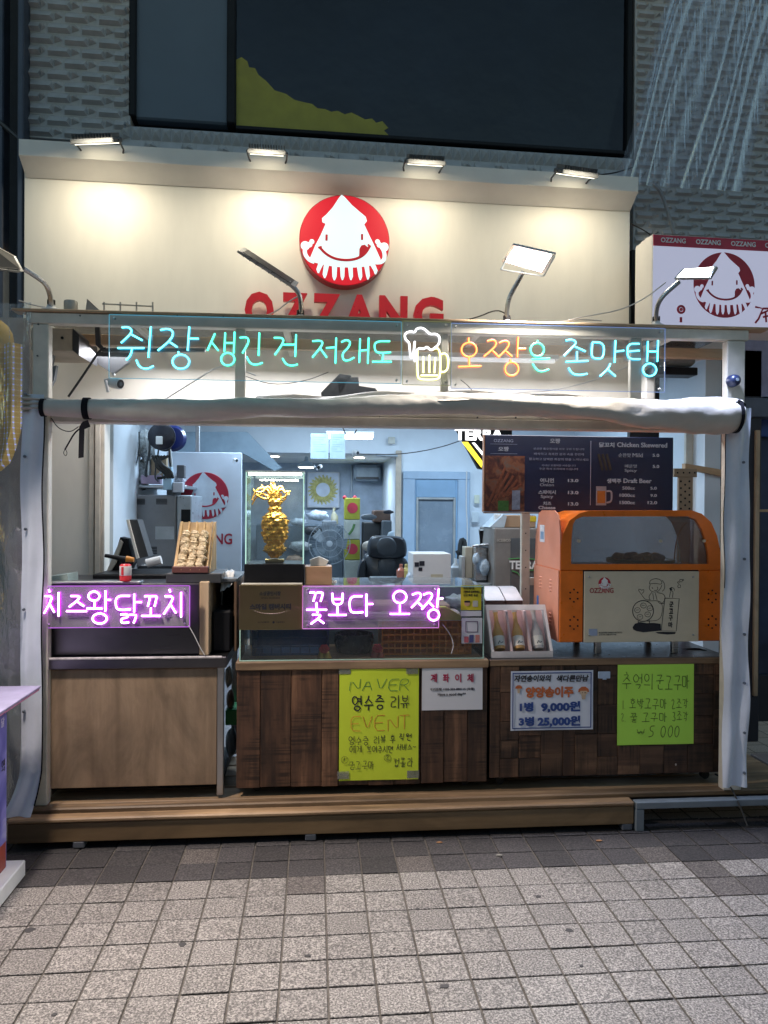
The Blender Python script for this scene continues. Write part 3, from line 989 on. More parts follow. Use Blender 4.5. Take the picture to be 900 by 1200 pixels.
# ------------------------------------------------------------------ stall frame of ivory steel with posts and beams
FN = Frame(3.44, -1.0)
DECK = zt_ + .016
fr = thing('stall_frame', 'ivory steel stall frame of posts and beams carrying the neon sign and rolled awning', 'frame', FN, (0, 0, DECK))
tx0 = FN.uv(30, 370)[0]; tx1 = FN.uv(878, 383)[0]
ztop = FN.uv(450, 376)[1]
MB(FN).cbox(tx0, tx1, 0, .05, ztop - .05, ztop, .004).build('top_beam', ivory_metal, fr)
MB(FN).cbox(tx0 - .06, tx1 + .1, -.01, .07, ztop + .002, ztop + .014, .003).build('top_shelf_edge', pine, fr)
for u0, u1 in ((37, 56), (851, 872)):
    a, b_ = FN.uv(u0, 600)[0], FN.uv(u1, 600)[0]
    MB(FN).cbox(a, b_, .002, .052, DECK, ztop - .052, .004).build('post', ivory_metal, fr)
zh0 = FN.uv(500, 502, .06)[1]; zh1 = FN.uv(500, 480, .06)[1]
hd = MB(FN)
hd.cbox(FN.uv(57, 500)[0], FN.uv(850, 500)[0], .02, .10, zh0, zh0 + .045, .004)
hd.cbox(FN.uv(57, 500)[0], FN.uv(850, 500)[0], .035, .10, zh0 + .047, zh1 + .01, .004)
hd.build('header_rail', ivory_metal, fr)
for u0, u1 in ((275, 287), (517, 526), (740, 753)):
    a, b_ = FN.uv(u0, 420)[0], FN.uv(u1, 420)[0]
    MB(FN).cbox(a, b_, .01, .04, zh1 + .012, ztop - .052, .003).build('upright', ivory_metal, fr)
for u in (185, 300, 333, 420, 445, 560, 605, 655, 690, 735, 790):
    x, z = FN.uv(u, 489, .02)
    MB(FN).lathe((x, .03, z), [(.004, -.004), (.004, .01)], 8, 'y').build('bolt', dark_grey, fr)
for u, v in ((45, 380), (94, 370), (44, 417), (208, 370), (313, 373), (262, 371)):
    x, z = FN.uv(u, v)
    MB(FN).lathe((x, -.004, z), [(.0035, 0), (.0035, .006)], 8, 'y').build('bolt', dark_grey, fr)
# horizontal members running back to the fascia, and the timber behind the sign
for u in (150, 330, 560, 790):
    x = FN.uv(u, 380)[0]
    MB(FN).cbox(x, x + .03, .055, .68, ztop - .04, ztop - .01, .003).build('roof_bearer', ivory_metal, fr)
rf = sheet('scratched roof sheet', (.9, .9, .9), .03, .2, .12, (.6, .6, .6), .2, 10)
MB(FN).box(tx0, tx1, .06, .69, ztop + .016, ztop + .02).build('roof_sheet', rf, fr)

tb = thing('timber_batten', 'long pine batten running horizontally behind the neon lettering', 'batten', FN, (0, .35, 2.2))
x0, x1, z0, z1 = FN.rect(95, 400, 850, 412, .35)
MB(FN).cbox(x0, x1, .35, .39, z0, z1, .003).build('batten', pine, tb)
x0, x1, z0, z1 = FN.rect(100, 377, 850, 384, .4)
bx = thing('cable_duct', 'beige cable duct box with a dark open end above the left opening', 'duct', FN, (-1, .2, 2.2))
x0, x1, z0, z1 = FN.rect(36, 384, 85, 411, .2)
MB(FN).cbox(x0, x1, .2, .5, z0, z1, .003).build('box', plain('beige board', (.42, .36, .28), .6), bx)
MB(FN).prism([(x1, z0 + .005), (x1 + .03, z0 - .02), (x1 + .03, z1 - .03), (x1, z1)], .2, .48).build('flap', dark_grey, bx)
x, z = FN.uv(73, 396, .2)
MB(FN).lathe((x, .197, z), [(.007, 0), (.007, .01)], 10, 'y').build('cable_hole', black_plastic, bx)
# dark shelf shapes in the void behind the sign
vd = thing('shelf_bracket', 'dark triangular shelf bracket hanging behind the left end of the neon sign', 'bracket', FN, (-1, .45, 2.2))
a = [FN.uv(u, v, .5) for u, v in ((92, 412), (152, 412), (150, 425), (132, 438))]
MB(FN).prism(a[::-1], .5, .53).build('gusset', dark_grey, vd)
a = [FN.uv(u, v, .3) for u, v in ((111, 380), (116, 380), (117, 402), (122, 408), (240, 408), (240, 412), (120, 412), (112, 404))]
MB(FN).prism(a[::-1], .3, .32).build('bracket', dark_grey, vd)
g1 = thing('folded_film', 'crumpled grey plastic film tucked behind the left post', 'film', FN, (-1.2, .3, 2))
a = [FN.uv(u, v, .3) for u, v in ((46, 412), (63, 412), (60, 430), (66, 428), (63, 445), (54, 462), (44, 466))]
MB(FN).prism(a[::-1], .3, .33).build('film', plain('dull film', (.12, .14, .16), .3), g1)
sp = thing('speaker', 'pair of dark tilted speaker boxes behind the middle of the neon sign', 'speaker', FN, (0, .45, 2.1))
for q in (((376, 460), (398, 438), (412, 440), (394, 470), (378, 471)), ((394, 442), (420, 442), (422, 466), (400, 470)), ((420, 452), (440, 455), (452, 472), (424, 472))):
    a = [FN.uv(u, v, .45) for u, v in q]
    MB(FN).prism(a[::-1], .45, .55).build('cabinet', dark_grey, sp)
ac = thing('meter_box', 'grey rounded meter box on the wall behind the right end of the neon sign', 'box', FN, (1.6, .5, 2.1))
x0, x1, z0, z1 = FN.rect(780, 405, 817, 428, .5); MB(FN).cbox(x0, x1, .5, .6, z0, z1, .02).build('case', plain('warm grey case', (.2, .19, .18), .5), ac)
x0, x1, z0, z1 = FN.rect(766, 430, 818, 439, .49); MB(FN).cbox(x0, x1, .49, .6, z0, z1, .004).build('base', black_plastic, ac)

# lit tube behind the sign
ft = thing('tube_lamp', 'lit white tube lamp lying horizontally behind the orange neon lettering', 'lamp', FN, (.5, .3, 2.2))
x0, z = FN.uv(445, 418, .3); x1, _ = FN.uv(655, 424, .3)
MB(FN).cbox(x0, x1, .3, .33, z + .006, z + .03, .003).build('housing', white_plastic, ft)
MB(FN).tube([(x0 + .02, .312, z), (x1 - .02, .312, z)], .013, 8).build('tube', glow('cool tube', (.95, .97, 1), .42), ft)
# strip of blue light seen under the rolled awning
st = thing('strip_light', 'thin blue white strip light behind the header rail right of centre', 'lamp', FN, (.9, .2, 2))
x0, x1, z0, z1 = FN.rect(527, 481, 612, 486, .12)
MB(FN).cbox(x0, x1, .12, .14, z0, z1, .002).build('strip', glow('blue strip', (.25, .4, 1), 1.2), st)
x0, x1, z0, z1 = FN.rect(566, 480, 573, 486, .11)
MB(FN).cbox(x0, x1, .11, .119, z0, z1, .002).build('clip', plain('orange clip', (.7, .35, .06), .4), st)

# ------------------------------------------------------------------ neon signs
def panel(name, label, F, u0, v0, u1, v1, y, edge, group=None, edgew=.0022, screws=True):
    x0, x1, z0, z1 = F.rect(u0, v0, u1, v1, y)
    t = thing(name, label, 'neon sign', F, ((x0 + x1) / 2, y, z0), group)
    MB(F).box(x0, x1, y, y + .004, z0, z1).build('acrylic_panel', clear_v if F is not FN else clear, t)
    for a in ((x0 - edgew, x0, z0, z1), (x1, x1 + edgew, z0, z1), (x0, x1, z1, z1 + edgew), (x0, x1, z0 - edgew, z0)):
        MB(F).box(a[0], a[1], y - .001, y + .005, a[2], a[3]).build('panel_edge', edge, t)  # edges emit on their own, standing in for neon light in the acrylic
    if screws:
        for x in (x0 + .02, x1 - .02):
            for z in (z0 + .015, z1 - .015):
                MB(F).lathe((x, y - .006, z), [(.002, -.004), (.005, 0), (.005, .02)], 8, 'y').build('standoff', steel, t)
    return t


def neon(t, F, y, items, core, rim, r=.0052, k=2):
    """items: (strokes in pixels | (char, box)), each glyph a part with a coloured body and a bright core"""
    for it in items:
        if isinstance(it[0], str):
            ch, (u0, v0, u1, v1) = it
            strokes = [[(u0 + px * (u1 - u0), v0 + py * (v1 - v0)) for px, py in s] for s in glyph(ch)]
        else:
            strokes = it
        b1, b2 = MB(F), MB(F)
        for s in strokes:
            pts = []
            for u, v in s:
                x, z = F.uv(u, v, y); pts.append((x, y, z))
            closed = (Vector(pts[0]) - Vector(pts[-1])).length < .002
            p = smooth_line(pts, k)
            b1.tube(p, r, 8)
            b2.tube([Vector(q) + Vector((0, -r * .75, 0)) for q in p], r * .62, 6)
        o = b1.build('neon_tube', rim, t, True)
        b2.build('glowing_core', core, o, True)


def shift(items):
    return items


sgn1 = panel('neon_sign', 'cyan and green neon lettering sign on clear acrylic at the upper left of the stall', FN, 128, 373, 470, 446, -.03, glow('blue green edge', (.12, .45, .62), .35))
cy_c, cy_r = glow('cyan core', (.16, 1, .98), 2.1), glow('cyan rim', (.0, .45, .75), 1.0)
gr_c, gr_r = glow('mint core', (.10, 1, .68), 1.9), glow('mint rim', (.0, .5, .28), .9)
or_c, or_r = glow('orange core', (1, .27, .07), 1.9), glow('orange rim', (.8, .08, .01), .9)
wh_c, wh_r = glow('white core', (1, 1, 1), 1.8), glow('white rim', (.75, .75, .8), 1.0)
ye_c, ye_r = glow('pale yellow core', (1, 1, .72), 1.6), glow('yellow rim', (.75, .72, .05), .9)
neon(sgn1, FN, -.045, [
    [[(143, 384), (151, 383), (156, 389), (142, 402)], [(154, 392), (167, 399)], [(138, 408), (169, 408)], [(155, 409), (153, 417), (148, 422)], [(177, 383), (174, 419)], [(160, 422), (163, 430), (172, 433), (180, 429)]],
    [[(188, 387), (197, 385), (204, 389), (200, 399), (185, 411)], [(199, 401), (208, 407)], [(222, 383), (220, 411)], [(221, 397), (233, 397)], [(209, 412), (210, 416)], circ2 if False else [(x, y) for x, y in circ(212, 424, 10, 8.5)]]], cy_c, cy_r)
neon(sgn1, FN, -.045, [
    [[(252, 391), (243, 411)], [(248, 401), (256, 411)], [(264, 390), (263, 412)], [(275, 389), (274, 414)], [(264, 402), (275, 402)], circ(267, 421, 8, 7.5)],
    [[(281, 396), (290, 395), (292, 401), (284, 414)], [(304, 390), (303, 417)], [(289, 418), (293, 426), (300, 428), (308, 425)]],
    [[(321, 396), (332, 396), (332, 402), (322, 416)], [(332, 404), (347, 404)], [(347, 392), (346, 418)], [(331, 420), (335, 427), (342, 429), (349, 427)]],
    [[(366, 400), (376, 399), (379, 403), (366, 419)], [(375, 408), (383, 419)], [(382, 408), (394, 407)], [(394, 396), (393, 426)]],
    [[(400, 401), (406, 398), (411, 401), (408, 408), (401, 414), (402, 422), (408, 423), (415, 419)], [(422, 397), (421, 425)], [(432, 396), (431, 426)], [(422, 411), (432, 410)]],
    [[(457, 400), (439, 400), (439, 411), (444, 414), (458, 413)], [(449, 414), (448, 424)], [(436, 424), (459, 424)]]], gr_c, gr_r)
sgn2 = panel('neon_sign', 'white and yellow beer mug neon sign on clear acrylic above the middle upright', FN, 472, 377, 528, 451, -.031, glow('yellow white edge', (.5, .55, .25), .15))
neon(sgn2, FN, -.047, [[[(486, 400), (485, 412), (482, 422), (480, 410), (480, 402), (475, 398), (474, 391), (481, 388), (486, 390), (488, 385), (495, 384), (500, 388), (504, 392), (511, 391), (516, 396), (514, 404), (509, 408), (505, 411), (500, 406), (497, 409), (490, 408), (487, 413), (486, 424)]],
                        ], wh_c, wh_r)
neon(sgn2, FN, -.046, [[[(489, 410), (489, 441), (492, 445), (512, 445), (516, 441), (516, 408), (507, 409)], [(517, 415), (522, 414), (525, 419), (525, 432), (521, 436), (517, 436)], [(493, 440), (513, 440)], [(496, 418), (496, 437)], [(503, 416), (503, 437)], [(510, 419), (509, 437)]]], ye_c, ye_r)
sgn3 = panel('neon_sign', 'orange, green and cyan neon lettering on clear acrylic at the upper right', FN, 529, 382, 779, 457, -.0305, glow('blue edge', (.25, .38, .75), .3))
neon(sgn3, FN, -.045, [
    [[(549, 396), (549, 402)], circ(549.5, 410, 9, 8.5), [(549.5, 419), (550, 429)], [(537, 430), (564, 429)]],
    [[(571, 400), (578, 398), (582, 402), (579, 408), (567, 418)], [(577, 411), (584, 418)], [(585, 402), (592, 399), (597, 402), (594, 409), (584, 419)], [(592, 411), (600, 418)], [(607, 395), (606, 419)], [(607, 409), (616, 409)], [(598, 421), (598, 424)], circ(599.5, 432.5, 8, 8)]], or_c, or_r)
neon(sgn3, FN, -.045, [
    [[(630, 399), (630, 402)], circ(629.5, 410, 8, 8), [(623, 421), (644, 420)], [(624, 426), (628, 433), (634, 436), (643, 433)]]], gr_c, gr_r)
neon(sgn3, FN, -.045, [
    [[(663, 399), (671, 398), (675, 401), (673, 405), (661, 417)], [(673, 406), (686, 412)], [(676, 412), (676, 424)], [(663, 424), (689, 423)], [(666, 431), (670, 438), (678, 440), (688, 438)]],
    [[(694, 402), (693, 416), (695, 420), (707, 421), (708, 402), (694, 401)], [(721, 399), (720, 425)], [(721, 412), (731, 411)], [(715, 426), (713, 432), (703, 441)], [(712, 433), (721, 441)]],
    [[(749, 403), (735, 403), (735, 418), (739, 421), (750, 421)], [(735, 412), (749, 411)], [(759, 400), (758, 424)], [(771, 399), (770, 424)], [(759, 412), (771, 412)], circ(761, 433.5, 8, 7.5)]], cy_c, cy_r)

# ------------------------------------------------------------------ rolled awning and its straps
aw = thing('rolled_awning', 'rolled up cream tarpaulin awning sagging along the whole front', 'awning', FN, (0, 0, 1.95))
KEY = [(50, 478, 9), (95, 479, 11), (150, 481, 12.5), (230, 481, 12), (300, 478, 11), (370, 479, 11.5), (450, 475, 11.5), (520, 473, 11.5), (600, 475, 12), (680, 479, 14), (760, 485, 17), (820, 487, 20), (855, 488, 21), (865, 488, 18)]
rn = random.Random(5)


def interp(u):
    for (a, b_) in zip(KEY, KEY[1:]):
        if a[0] <= u <= b_[0]:
            t = (u - a[0]) / (b_[0] - a[0]); t = t * t * (3 - 2 * t)
            return a[1] + (b_[1] - a[1]) * t, a[2] + (b_[2] - a[2]) * t
    return KEY[-1][1:]


def awn(i, j):
    u = 50 + (865 - 50) * i
    vc, rv = interp(u)
    x, z = FN.uv(u, vc, -.04)
    r = rv * 3.42 / 873
    a = 2 * pi * j
    fold = .08 * sin(u * .021 + a * 2) + .20 * (abs(sin(u * .017 + a * 1.5)) ** .45 - .8) + .13 * (abs(sin(u * .041 - a * 1.0 + 1)) ** .4 - .8) + .02 * sin(u * .25 + a * 4)
    rr = r * (1 + fold * min(1, (u - 40) / 100))
    return (x, -.05 - rr * 1.1 * cos(a) * .8, z + rr * sin(a))


mb = MB(FN).grid(awn, 170, 26)
n_ = 171
mb.f.append(tuple(j * n_ for j in range(26))); mb.mi.append(0)
mb.f.append(tuple(j * n_ + 170 for j in range(26))[::-1]); mb.mi.append(0)
mb.build('roll', tarp, aw, True, 60)


def flap(i, j):  # the flat top sheet from the frame down over the roll at right and middle
    u = 300 + 560 * i
    vc, rv = interp(u)
    v0 = vc - rv * .3
    x, z = FN.uv(u, v0, -.04)
    dz = .02 * sin(u * .03) + .012 * sin(u * .11 + j * 4)
    return (x, .02 - j * (.10 + .01 * sin(u * .05)), z + .055 * (1 - j) ** .7 - .0 * dz + .006 * sin(u * .06 + j * 5))


MB(FN).grid(flap, 90, 8).build('top_sheet', tarp, aw, True, 60)
# gathered corner at left
def gath(i, j):
    u = 26 + (120 - 26) * i
    v = 462 + 13 * i + j * (18 * (1 - i) + 3)
    x, z = FN.uv(u, v, -.03)
    return (x, -.035 + .012 * sin(j * 22 + i * 3) * (1 - i * .6), z)
MB(FN).grid(gath, 20, 22).build('gathered_corner', tarp, aw, True, 60)
strap_m = plain('black webbing', (.008, .008, .012), .8, spec=.15)


def loop(u, wpx, name='strap', extra=1.12):
    vc, rv = interp(u)
    x, z = FN.uv(u, vc, -.04); r = rv * 3.42 / 873 * extra; w = wpx * 3.42 / 873
    mb = MB(FN)
    prof = [(-.05 - r * .92 * cos(a), z + r * sin(a)) for a in [2 * pi * k / 28 for k in range(28)]]
    inn = [(-.05 - (r - .003) * .92 * cos(a), z + (r - .003) * sin(a)) for a in [2 * pi * k / 28 for k in range(28)]]
    vs = [(x - w / 2, *p) for p in prof] + [(x + w / 2, *p) for p in prof] + [(x - w / 2, *p) for p in inn] + [(x + w / 2, *p) for p in inn]
    fs = []
    for k in range(28):
        q = (k + 1) % 28
        fs += [(k, q, 28 + q, 28 + k), (56 + k, 84 + k, 84 + q, 56 + q), (k, 56 + k, 56 + q, q), (28 + k, 28 + q, 84 + q, 84 + k)]
    mb.add(vs, fs)
    return mb


s1 = thing('strap', 'black strap around the far left end of the rolled awning', 'strap', FN, (FN.uv(50, 480)[0], 0, 2))
loop(52, 5).build('band', strap_m, s1)
s2 = thing('strap', 'black strap with a hanging tail and buckle cord near the left end of the awning', 'strap', FN, (FN.uv(102, 480)[0], 0, 2))
loop(103, 7).build('band', strap_m, s2)
a = [FN.uv(u, v, -.11) for u, v in ((97, 494), (103, 492), (106, 500), (99, 503), (98, 536), (92, 537), (93, 500))]
MB(FN).prism(a[::-1], -.112, -.109).build('hanging_tail', strap_m, s2)
for pts, r in ([(98, 500), (88, 506), (80, 520), (76, 527)], .0035), ([(76, 527), (74, 531), (77, 535), (79, 531), (77, 527)], .0015), ([(60, 490), (68, 502), (82, 507), (92, 500)], .002):
    pp = [(*[q for q in (FN.uv(u, v, -.1)[0],)], -.1, FN.uv(u, v, -.1)[1]) for u, v in pts]
    MB(FN).tube(smooth_line(pp), r, 6).build('cord', strap_m, s2)
s3 = thing('strap', 'black strap hooked around the right end of the rolled awning', 'strap', FN, (FN.uv(862, 480)[0], 0, 2))
loop(860, 4, extra=1.06).build('band', strap_m, s3)
a = [FN.uv(u, v, -.09) for u, v in ((861, 471), (868, 470), (873, 474), (872, 481), (863, 483))]
MB(FN).prism(a[::-1], -.1, -.07).build('hook', black_plastic, s3)

# ------------------------------------------------------------------ side strips of tarpaulin
def strip(name, label, F, u0, u1, v0, v1, y, flare=0, snaps=(), fold=.006):
    xa, xb, z0, z1 = F.rect(u0, v0, u1, v1, y)
    t = thing(name, label, 'curtain', F, ((xa + xb) / 2, y, z0))

    def fn(i, j):
        k = max(0, (j - .9) / .1)
        x = xa + (xb - xa) * i - flare * k * k * (1 - i * .55) + .004 * sin(j * 17 + 1)
        return (x, y + fold * sin(i * 9 + j * 3) + fold * .6 * sin(j * 24 + i * 5) - .05 * k * (flare > 0), z1 + (z0 - z1) * j)
    MB(F).grid(fn, 14, 60).build('cloth', curtain_m, t, True, 70)
    for (u, v) in snaps:
        x, z = F.uv(u, v, y)
        MB(F).lathe((x, y - .014, z), [(.0, -.003), (.004, -.0025), (.0065, 0), (.0065, .008)], 10, 'y').build('snap_button', plain('snap metal', (.18, .2, .24), .3, .8), t)
    return t, fn


cream_c = 0
lc, fn = strip('side_curtain', 'narrow white tarpaulin curtain strip at the left end, flaring onto the step', FN, 24, 50, 462, 952, -.03, .055, ((31, 462), (30, 535), (31, 620), (29, 714), (29, 833), (28, 934)))
mb = MB(FN); mb.tube([tuple(Vector(fn(1, j / 40)) + Vector((.002, -.003, 0))) for j in range(2, 40)], .0032, 6); mb.build('black_piping', strap_m, lc)
rc, fn = strip('side_curtain', 'tall white tarpaulin curtain strip hanging beside the orange oven at the right', FN, 849, 877, 478, 922, -.02, 0, ((870, 542), (871, 655), (871, 743), (871, 800), (871, 858), (871, 905)), .012)
mb = MB(FN); mb.tube([tuple(Vector(fn(0, j / 40)) + Vector((-.001, -.003, 0))) for j in range(0, 20)], .0022, 6); mb.build('black_piping', strap_m, rc)

# left clear film wall with gingham cloth behind
cf = thing('plastic_film_wall', 'clear wrinkled plastic film hanging at the far left beside the white strip', 'plastic sheet', FN, (-1.35, 0, .2))
xa = FN.uv(-30, 600)[0]; xb = FN.uv(36, 600)[0]; z1 = FN.uv(15, 362)[1]; z0 = FN.uv(15, 962)[1]
MB(FN).grid(lambda i, j: (xa + (xb - xa) * i, -.015 + .02 * sin(i * 6 + j * 2) + .008 * sin(j * 19 + i * 11), z0 + (z1 - z0) * j + (.03 * i if j == 1 else 0)), 16, 50).build('film', film, cf, True, 80)
gm, nt, b, out = _new('yellow gingham')
tc = nt.nodes.new('ShaderNodeTexCoord')
w1 = nt.nodes.new('ShaderNodeTexWave'); w1.bands_direction = 'X'; w1.inputs['Scale'].default_value = 12
w2 = nt.nodes.new('ShaderNodeTexWave'); w2.bands_direction = 'Z'; w2.inputs['Scale'].default_value = 12
for w in (w1, w2): nt.links.new(tc.outputs['Object'], w.inputs[0])
c1 = _ramp(nt, [(.82, (.55, .33, .03)), (.9, (.75, .7, .55))]); c2 = _ramp(nt, [(.82, (1, 1, 1)), (.9, (1.2, 1.4, 4))])
nt.links.new(w1.outputs[1], c1.inputs[0]); nt.links.new(w2.outputs[1], c2.inputs[0])
nt.links.new(_mix(nt, c1.outputs[0], c2.outputs[0], 1, 'MULTIPLY'), b.inputs['Base Color'])
gc = thing('gingham_cloth', 'yellow gingham cloth hanging behind the clear film at the far left', 'cloth', FN, (-1.5, .35, 1.5))
xa2, xb2, z0, z1 = FN.rect(-25, 402, 24, 552, .3)
MB(FN).grid(lambda i, j: (xa2 + (xb2 - xa2) * i * (1 if j > .35 else (.5 + .5 * (j / .35) ** .5)), .3 + .02 * sin(i * 14), z0 + (z1 - z0) * j), 16, 16).build('cloth', gm, gc, True)
yb_ = thing('yellow_parasol_top', 'yellow rounded cloth top peeking in at the far left above the gingham', 'cloth', FN, (-1.5, .3, 2))
x, z = FN.uv(-8, 402, .35)
MB(FN).ball((x, .35, z), .1, 12, 8, (1.0, .4, 1.2)).build('cloth', plain('yellow cloth', (.55, .34, .02), .6), yb_, True)
nw = thing('neighbour_partition', 'dim grey brown partition behind the clear film at the far left', 'wall', FN, (-1.6, .7, 0))
MB(FN).box(FN.uv(-60, 600, .6)[0], FN.uv(34, 600, .6)[0], .6, .64, .0, FN.uv(10, 372, .6)[1]).build('panel', plain('dim taupe', (.2, .18, .16), .7, var=.4, scale=3), nw)
# crumpled bags hanging low in the dark left of the stall
for i, (u, v, s, c_) in enumerate(((14, 700, .10, (.3, .25, .24)), (10, 760, .09, (.12, .1, .12)), (18, 640, .07, (.24, .2, .2)), (16, 860, .1, (.16, .18, .16)))):
    x, z = FN.uv(u, v, .32)
    rb = random.Random(i)
    bagn = ('crumpled pale bag hung behind the film', 'dark crumpled bag low behind the film', 'small taupe bag high behind the film', 'greenish sack standing lowest behind the film')[i]
    o = MB(FN).ball((x, .38, z), s, 14, 10, (.9, .5, 1.3), lambda p: 1 + .16 * sin(p.x * 9 + i) * sin(p.z * 11) + .08 * sin(p.y * 23)).build('plastic_bag', plain('bag' + str(i), c_, .35, bump=.6, bdist=.01), None, True)
    tag(o, bagn + ' at the far left', 'bag', 'bags behind the clear film at the left')

# signage column in the left foreground
FS = Frame(3.085, 0)
sgb = thing('display_stand', 'purple blue printed display box on a white base at the left foreground edge', 'display stand', FS, (-1.7, -.4, 0))
xB = FS.uv(8, 900)[0]
xT = Frame(3.33).uv(48, 796)[0]
xb_ = Frame(3.14).uv(30, 1005)[0]
mm, nt, b, out = _new('blue violet print')
mp = _coords(nt, (1, 1, .5), False); n = _noise(nt, mp, 5, 4, .5, 1.2)
r = _ramp(nt, [(.3, (.05, .06, .3)), (.48, (.2, .2, .55)), (.6, (.5, .5, .75)), (.75, (.12, .05, .3))])
nt.links.new(n.outputs[0], r.inputs[0]); nt.links.new(r.outputs[0], b.inputs['Base Color']); b.inputs['Roughness'].default_value = .4
MB(FS).cbox(xB - .5, xB, -.7, .0, .066, .715, .003).build('box', mm, sgb)
MB(FS).box(xB + .0003, xB + .0012, -.69, -.01, .068, .17).build('red_foot_print', plain('brick red print', (.3, .06, .04), .5), sgb)
MB(FS).cbox(xb_ - .6, xb_, -.8, .055, .0, .065, .004).build('base', white_paint, sgb)
MB(FS).cbox(xT - .6, xT, -.75, .245, .717, .728, .002).build('tray_top', plain('pinkish white board', (.27, .25, .38), .45), sgb)
MB(FS).cbox(xT - .59, xT - .004, -.74, .24, .708, .7165, .002).build('rim', plain('pink rim', (.5, .2, .35), .4), sgb)
FSS = Frame(0, 90, xB + .0005)
pw_ = plain('pale print', (.7, .7, .8), .5)
text(FSS, '꼬치', 1.5, 828, 6.5, 838, -.0015, pw_, sgb)
text(FSS, '닭', 1.5, 841, 5, 852, -.0015, pw_, sgb)
text(FSS, '오짱', 2, 890, 6, 904, -.0015, ink, sgb)

# ------------------------------------------------------------------ squid emblem (unit circle units: x right, y down)
def emblem(F, cu, cv, ru, y, face, body, line, parent, thick=.01, rim=None, arms=True):
    """round emblem: disc, squid body with tentacles and arms, face lines"""
    cx, cz = F.uv(cu, cv, y); R = ru * (3.0 if False else 1)
    xr, _ = F.uv(cu + ru, cv, y); R = xr - cx

    def q(px, py, cxx=443, cyy=425, rr=362):
        return (cx + (px - cxx) / rr * R, cz - (py - cyy) / rr * R)
    n = 48
    MB(F).lathe((cx, y, cz), [(R * .985, -.0), (R, .004), (R, thick)], 64, 'y').build('emblem_disc', face if rim is None else [face], parent, True, 30)
    if rim is not None:
        MB(F).lathe((cx, y + .0045, cz), [(R * 1.012, 0), (R * 1.012, thick)], 64, 'y').build('emblem_rim', rim, parent, True, 30)
    f = y - .0025
    g = MB(F)
    outl = [(415, 60), (440, 78), (500, 140), (560, 188), (612, 228), (622, 262), (600, 290), (640, 372), (690, 470), (735, 565), (725, 595), (690, 612), (600, 632), (520, 642), (420, 645), (340, 640), (240, 625), (185, 612), (165, 580), (205, 480), (250, 392), (288, 300), (262, 290), (258, 258), (295, 225), (345, 165), (392, 90)]
    g.prism([q(a, b_) for a, b_ in outl][::-1], f, y + .001)
    for x_, w_, b_, lean in ((255, 22, 700, -22), (300, 22, 738, -16), (362, 22, 752, 0), (425, 20, 748, 2), (488, 20, 745, 8), (560, 20, 742, 12), (620, 20, 735, 14), (672, 22, 690, 24)):
        g.prism([q(x_ - w_, 615), q(x_ + w_, 615), q(x_ + w_ * .75 + lean, b_ - 30), q(x_ + w_ * .2 + lean, b_), q(x_ - w_ * .3 + lean, b_), q(x_ - w_ * .8 + lean, b_ - 30)], f + .0004, y + .001)
    if arms:
        for pts in ([(200, 612), (160, 600), (125, 560), (120, 515), (145, 470)], [(700, 595), (745, 590), (770, 560), (765, 500), (735, 455)]):
            g.tube(smooth_line([(q(a, b_)[0], f + .0004, q(a, b_)[1]) for a, b_ in pts]), R * .045, 6, .15)
        for a, b_, r_ in ((125, 485, .10), (178, 450, .055), (160, 475, .06), (765, 465, .10), (710, 425, .055), (725, 450, .06)):
            c_ = q(a, b_); g.lathe((c_[0], f + .0002, c_[1]), [(R * r_, 0), (R * r_, .002)], 20, 'y')
    g.build('squid_emblem', body, parent)
    h = MB(F); fy = f - .0015
    for pts, w_ in (([(238, 492), (290, 545), (360, 580), (450, 590), (540, 575), (610, 530), (648, 462)], .030), ([(228, 498), (258, 488)], .022), ([(630, 452), (655, 470)], .022), ([(296, 388), (295, 438)], .026), ([(583, 370), (583, 418)], .026)):
        h.tube(smooth_line([(q(a, b_)[0], fy, q(a, b_)[1]) for a, b_ in pts]), R * w_, 6, .15)
    h.prism([q(a, b_) for a, b_ in ((540, 575), (560, 545), (562, 490), (578, 462), (605, 455), (635, 478), (640, 500), (600, 545))][::-1], fy, f)
    h.build('emblem_face', line, parent)


logo = thing('round_sign', 'round red illuminated sign with a smiling white squid on the cream fascia', 'sign', FB, (0, -.05, 3.0))
red_lit = glow('lit red acrylic', (.68, .005, .02), .42)
white_lit = glow('lit white acrylic', (.72, .98, .98), .52)
emblem(FB, 404, 281.5, 52, -.085, red_lit, white_lit, red_letter, logo, .085, plain('deep red return', (.3, .005, .01), .35))

fl = thing('shop_name_letters', 'big red raised letters OZZANG standing on the cream fascia', 'sign', FB, (0, -.04, 2.5))
for ch, u0, u1, sh in (('O', 287, 321, 0), ('Z', 329, 360, 0), ('Z', 365, 398, 0), ('A', 402, 440, 0), ('N', 444, 477, 0), ('G', 484, 519, 0)):
    dv = (u0 - 287) * .030
    o = text(FB, ch, u0, 343 + dv, u1, 386 + dv, -.045, red_letter, fl, .022, .045, 'raised_letter')
for (u0, v0, u1, v1) in ((305, 386, 318, 397), (350, 386, 364, 398), (404, 386, 412, 396), (450, 386, 460, 398), (498, 386, 508, 398)):
    pass

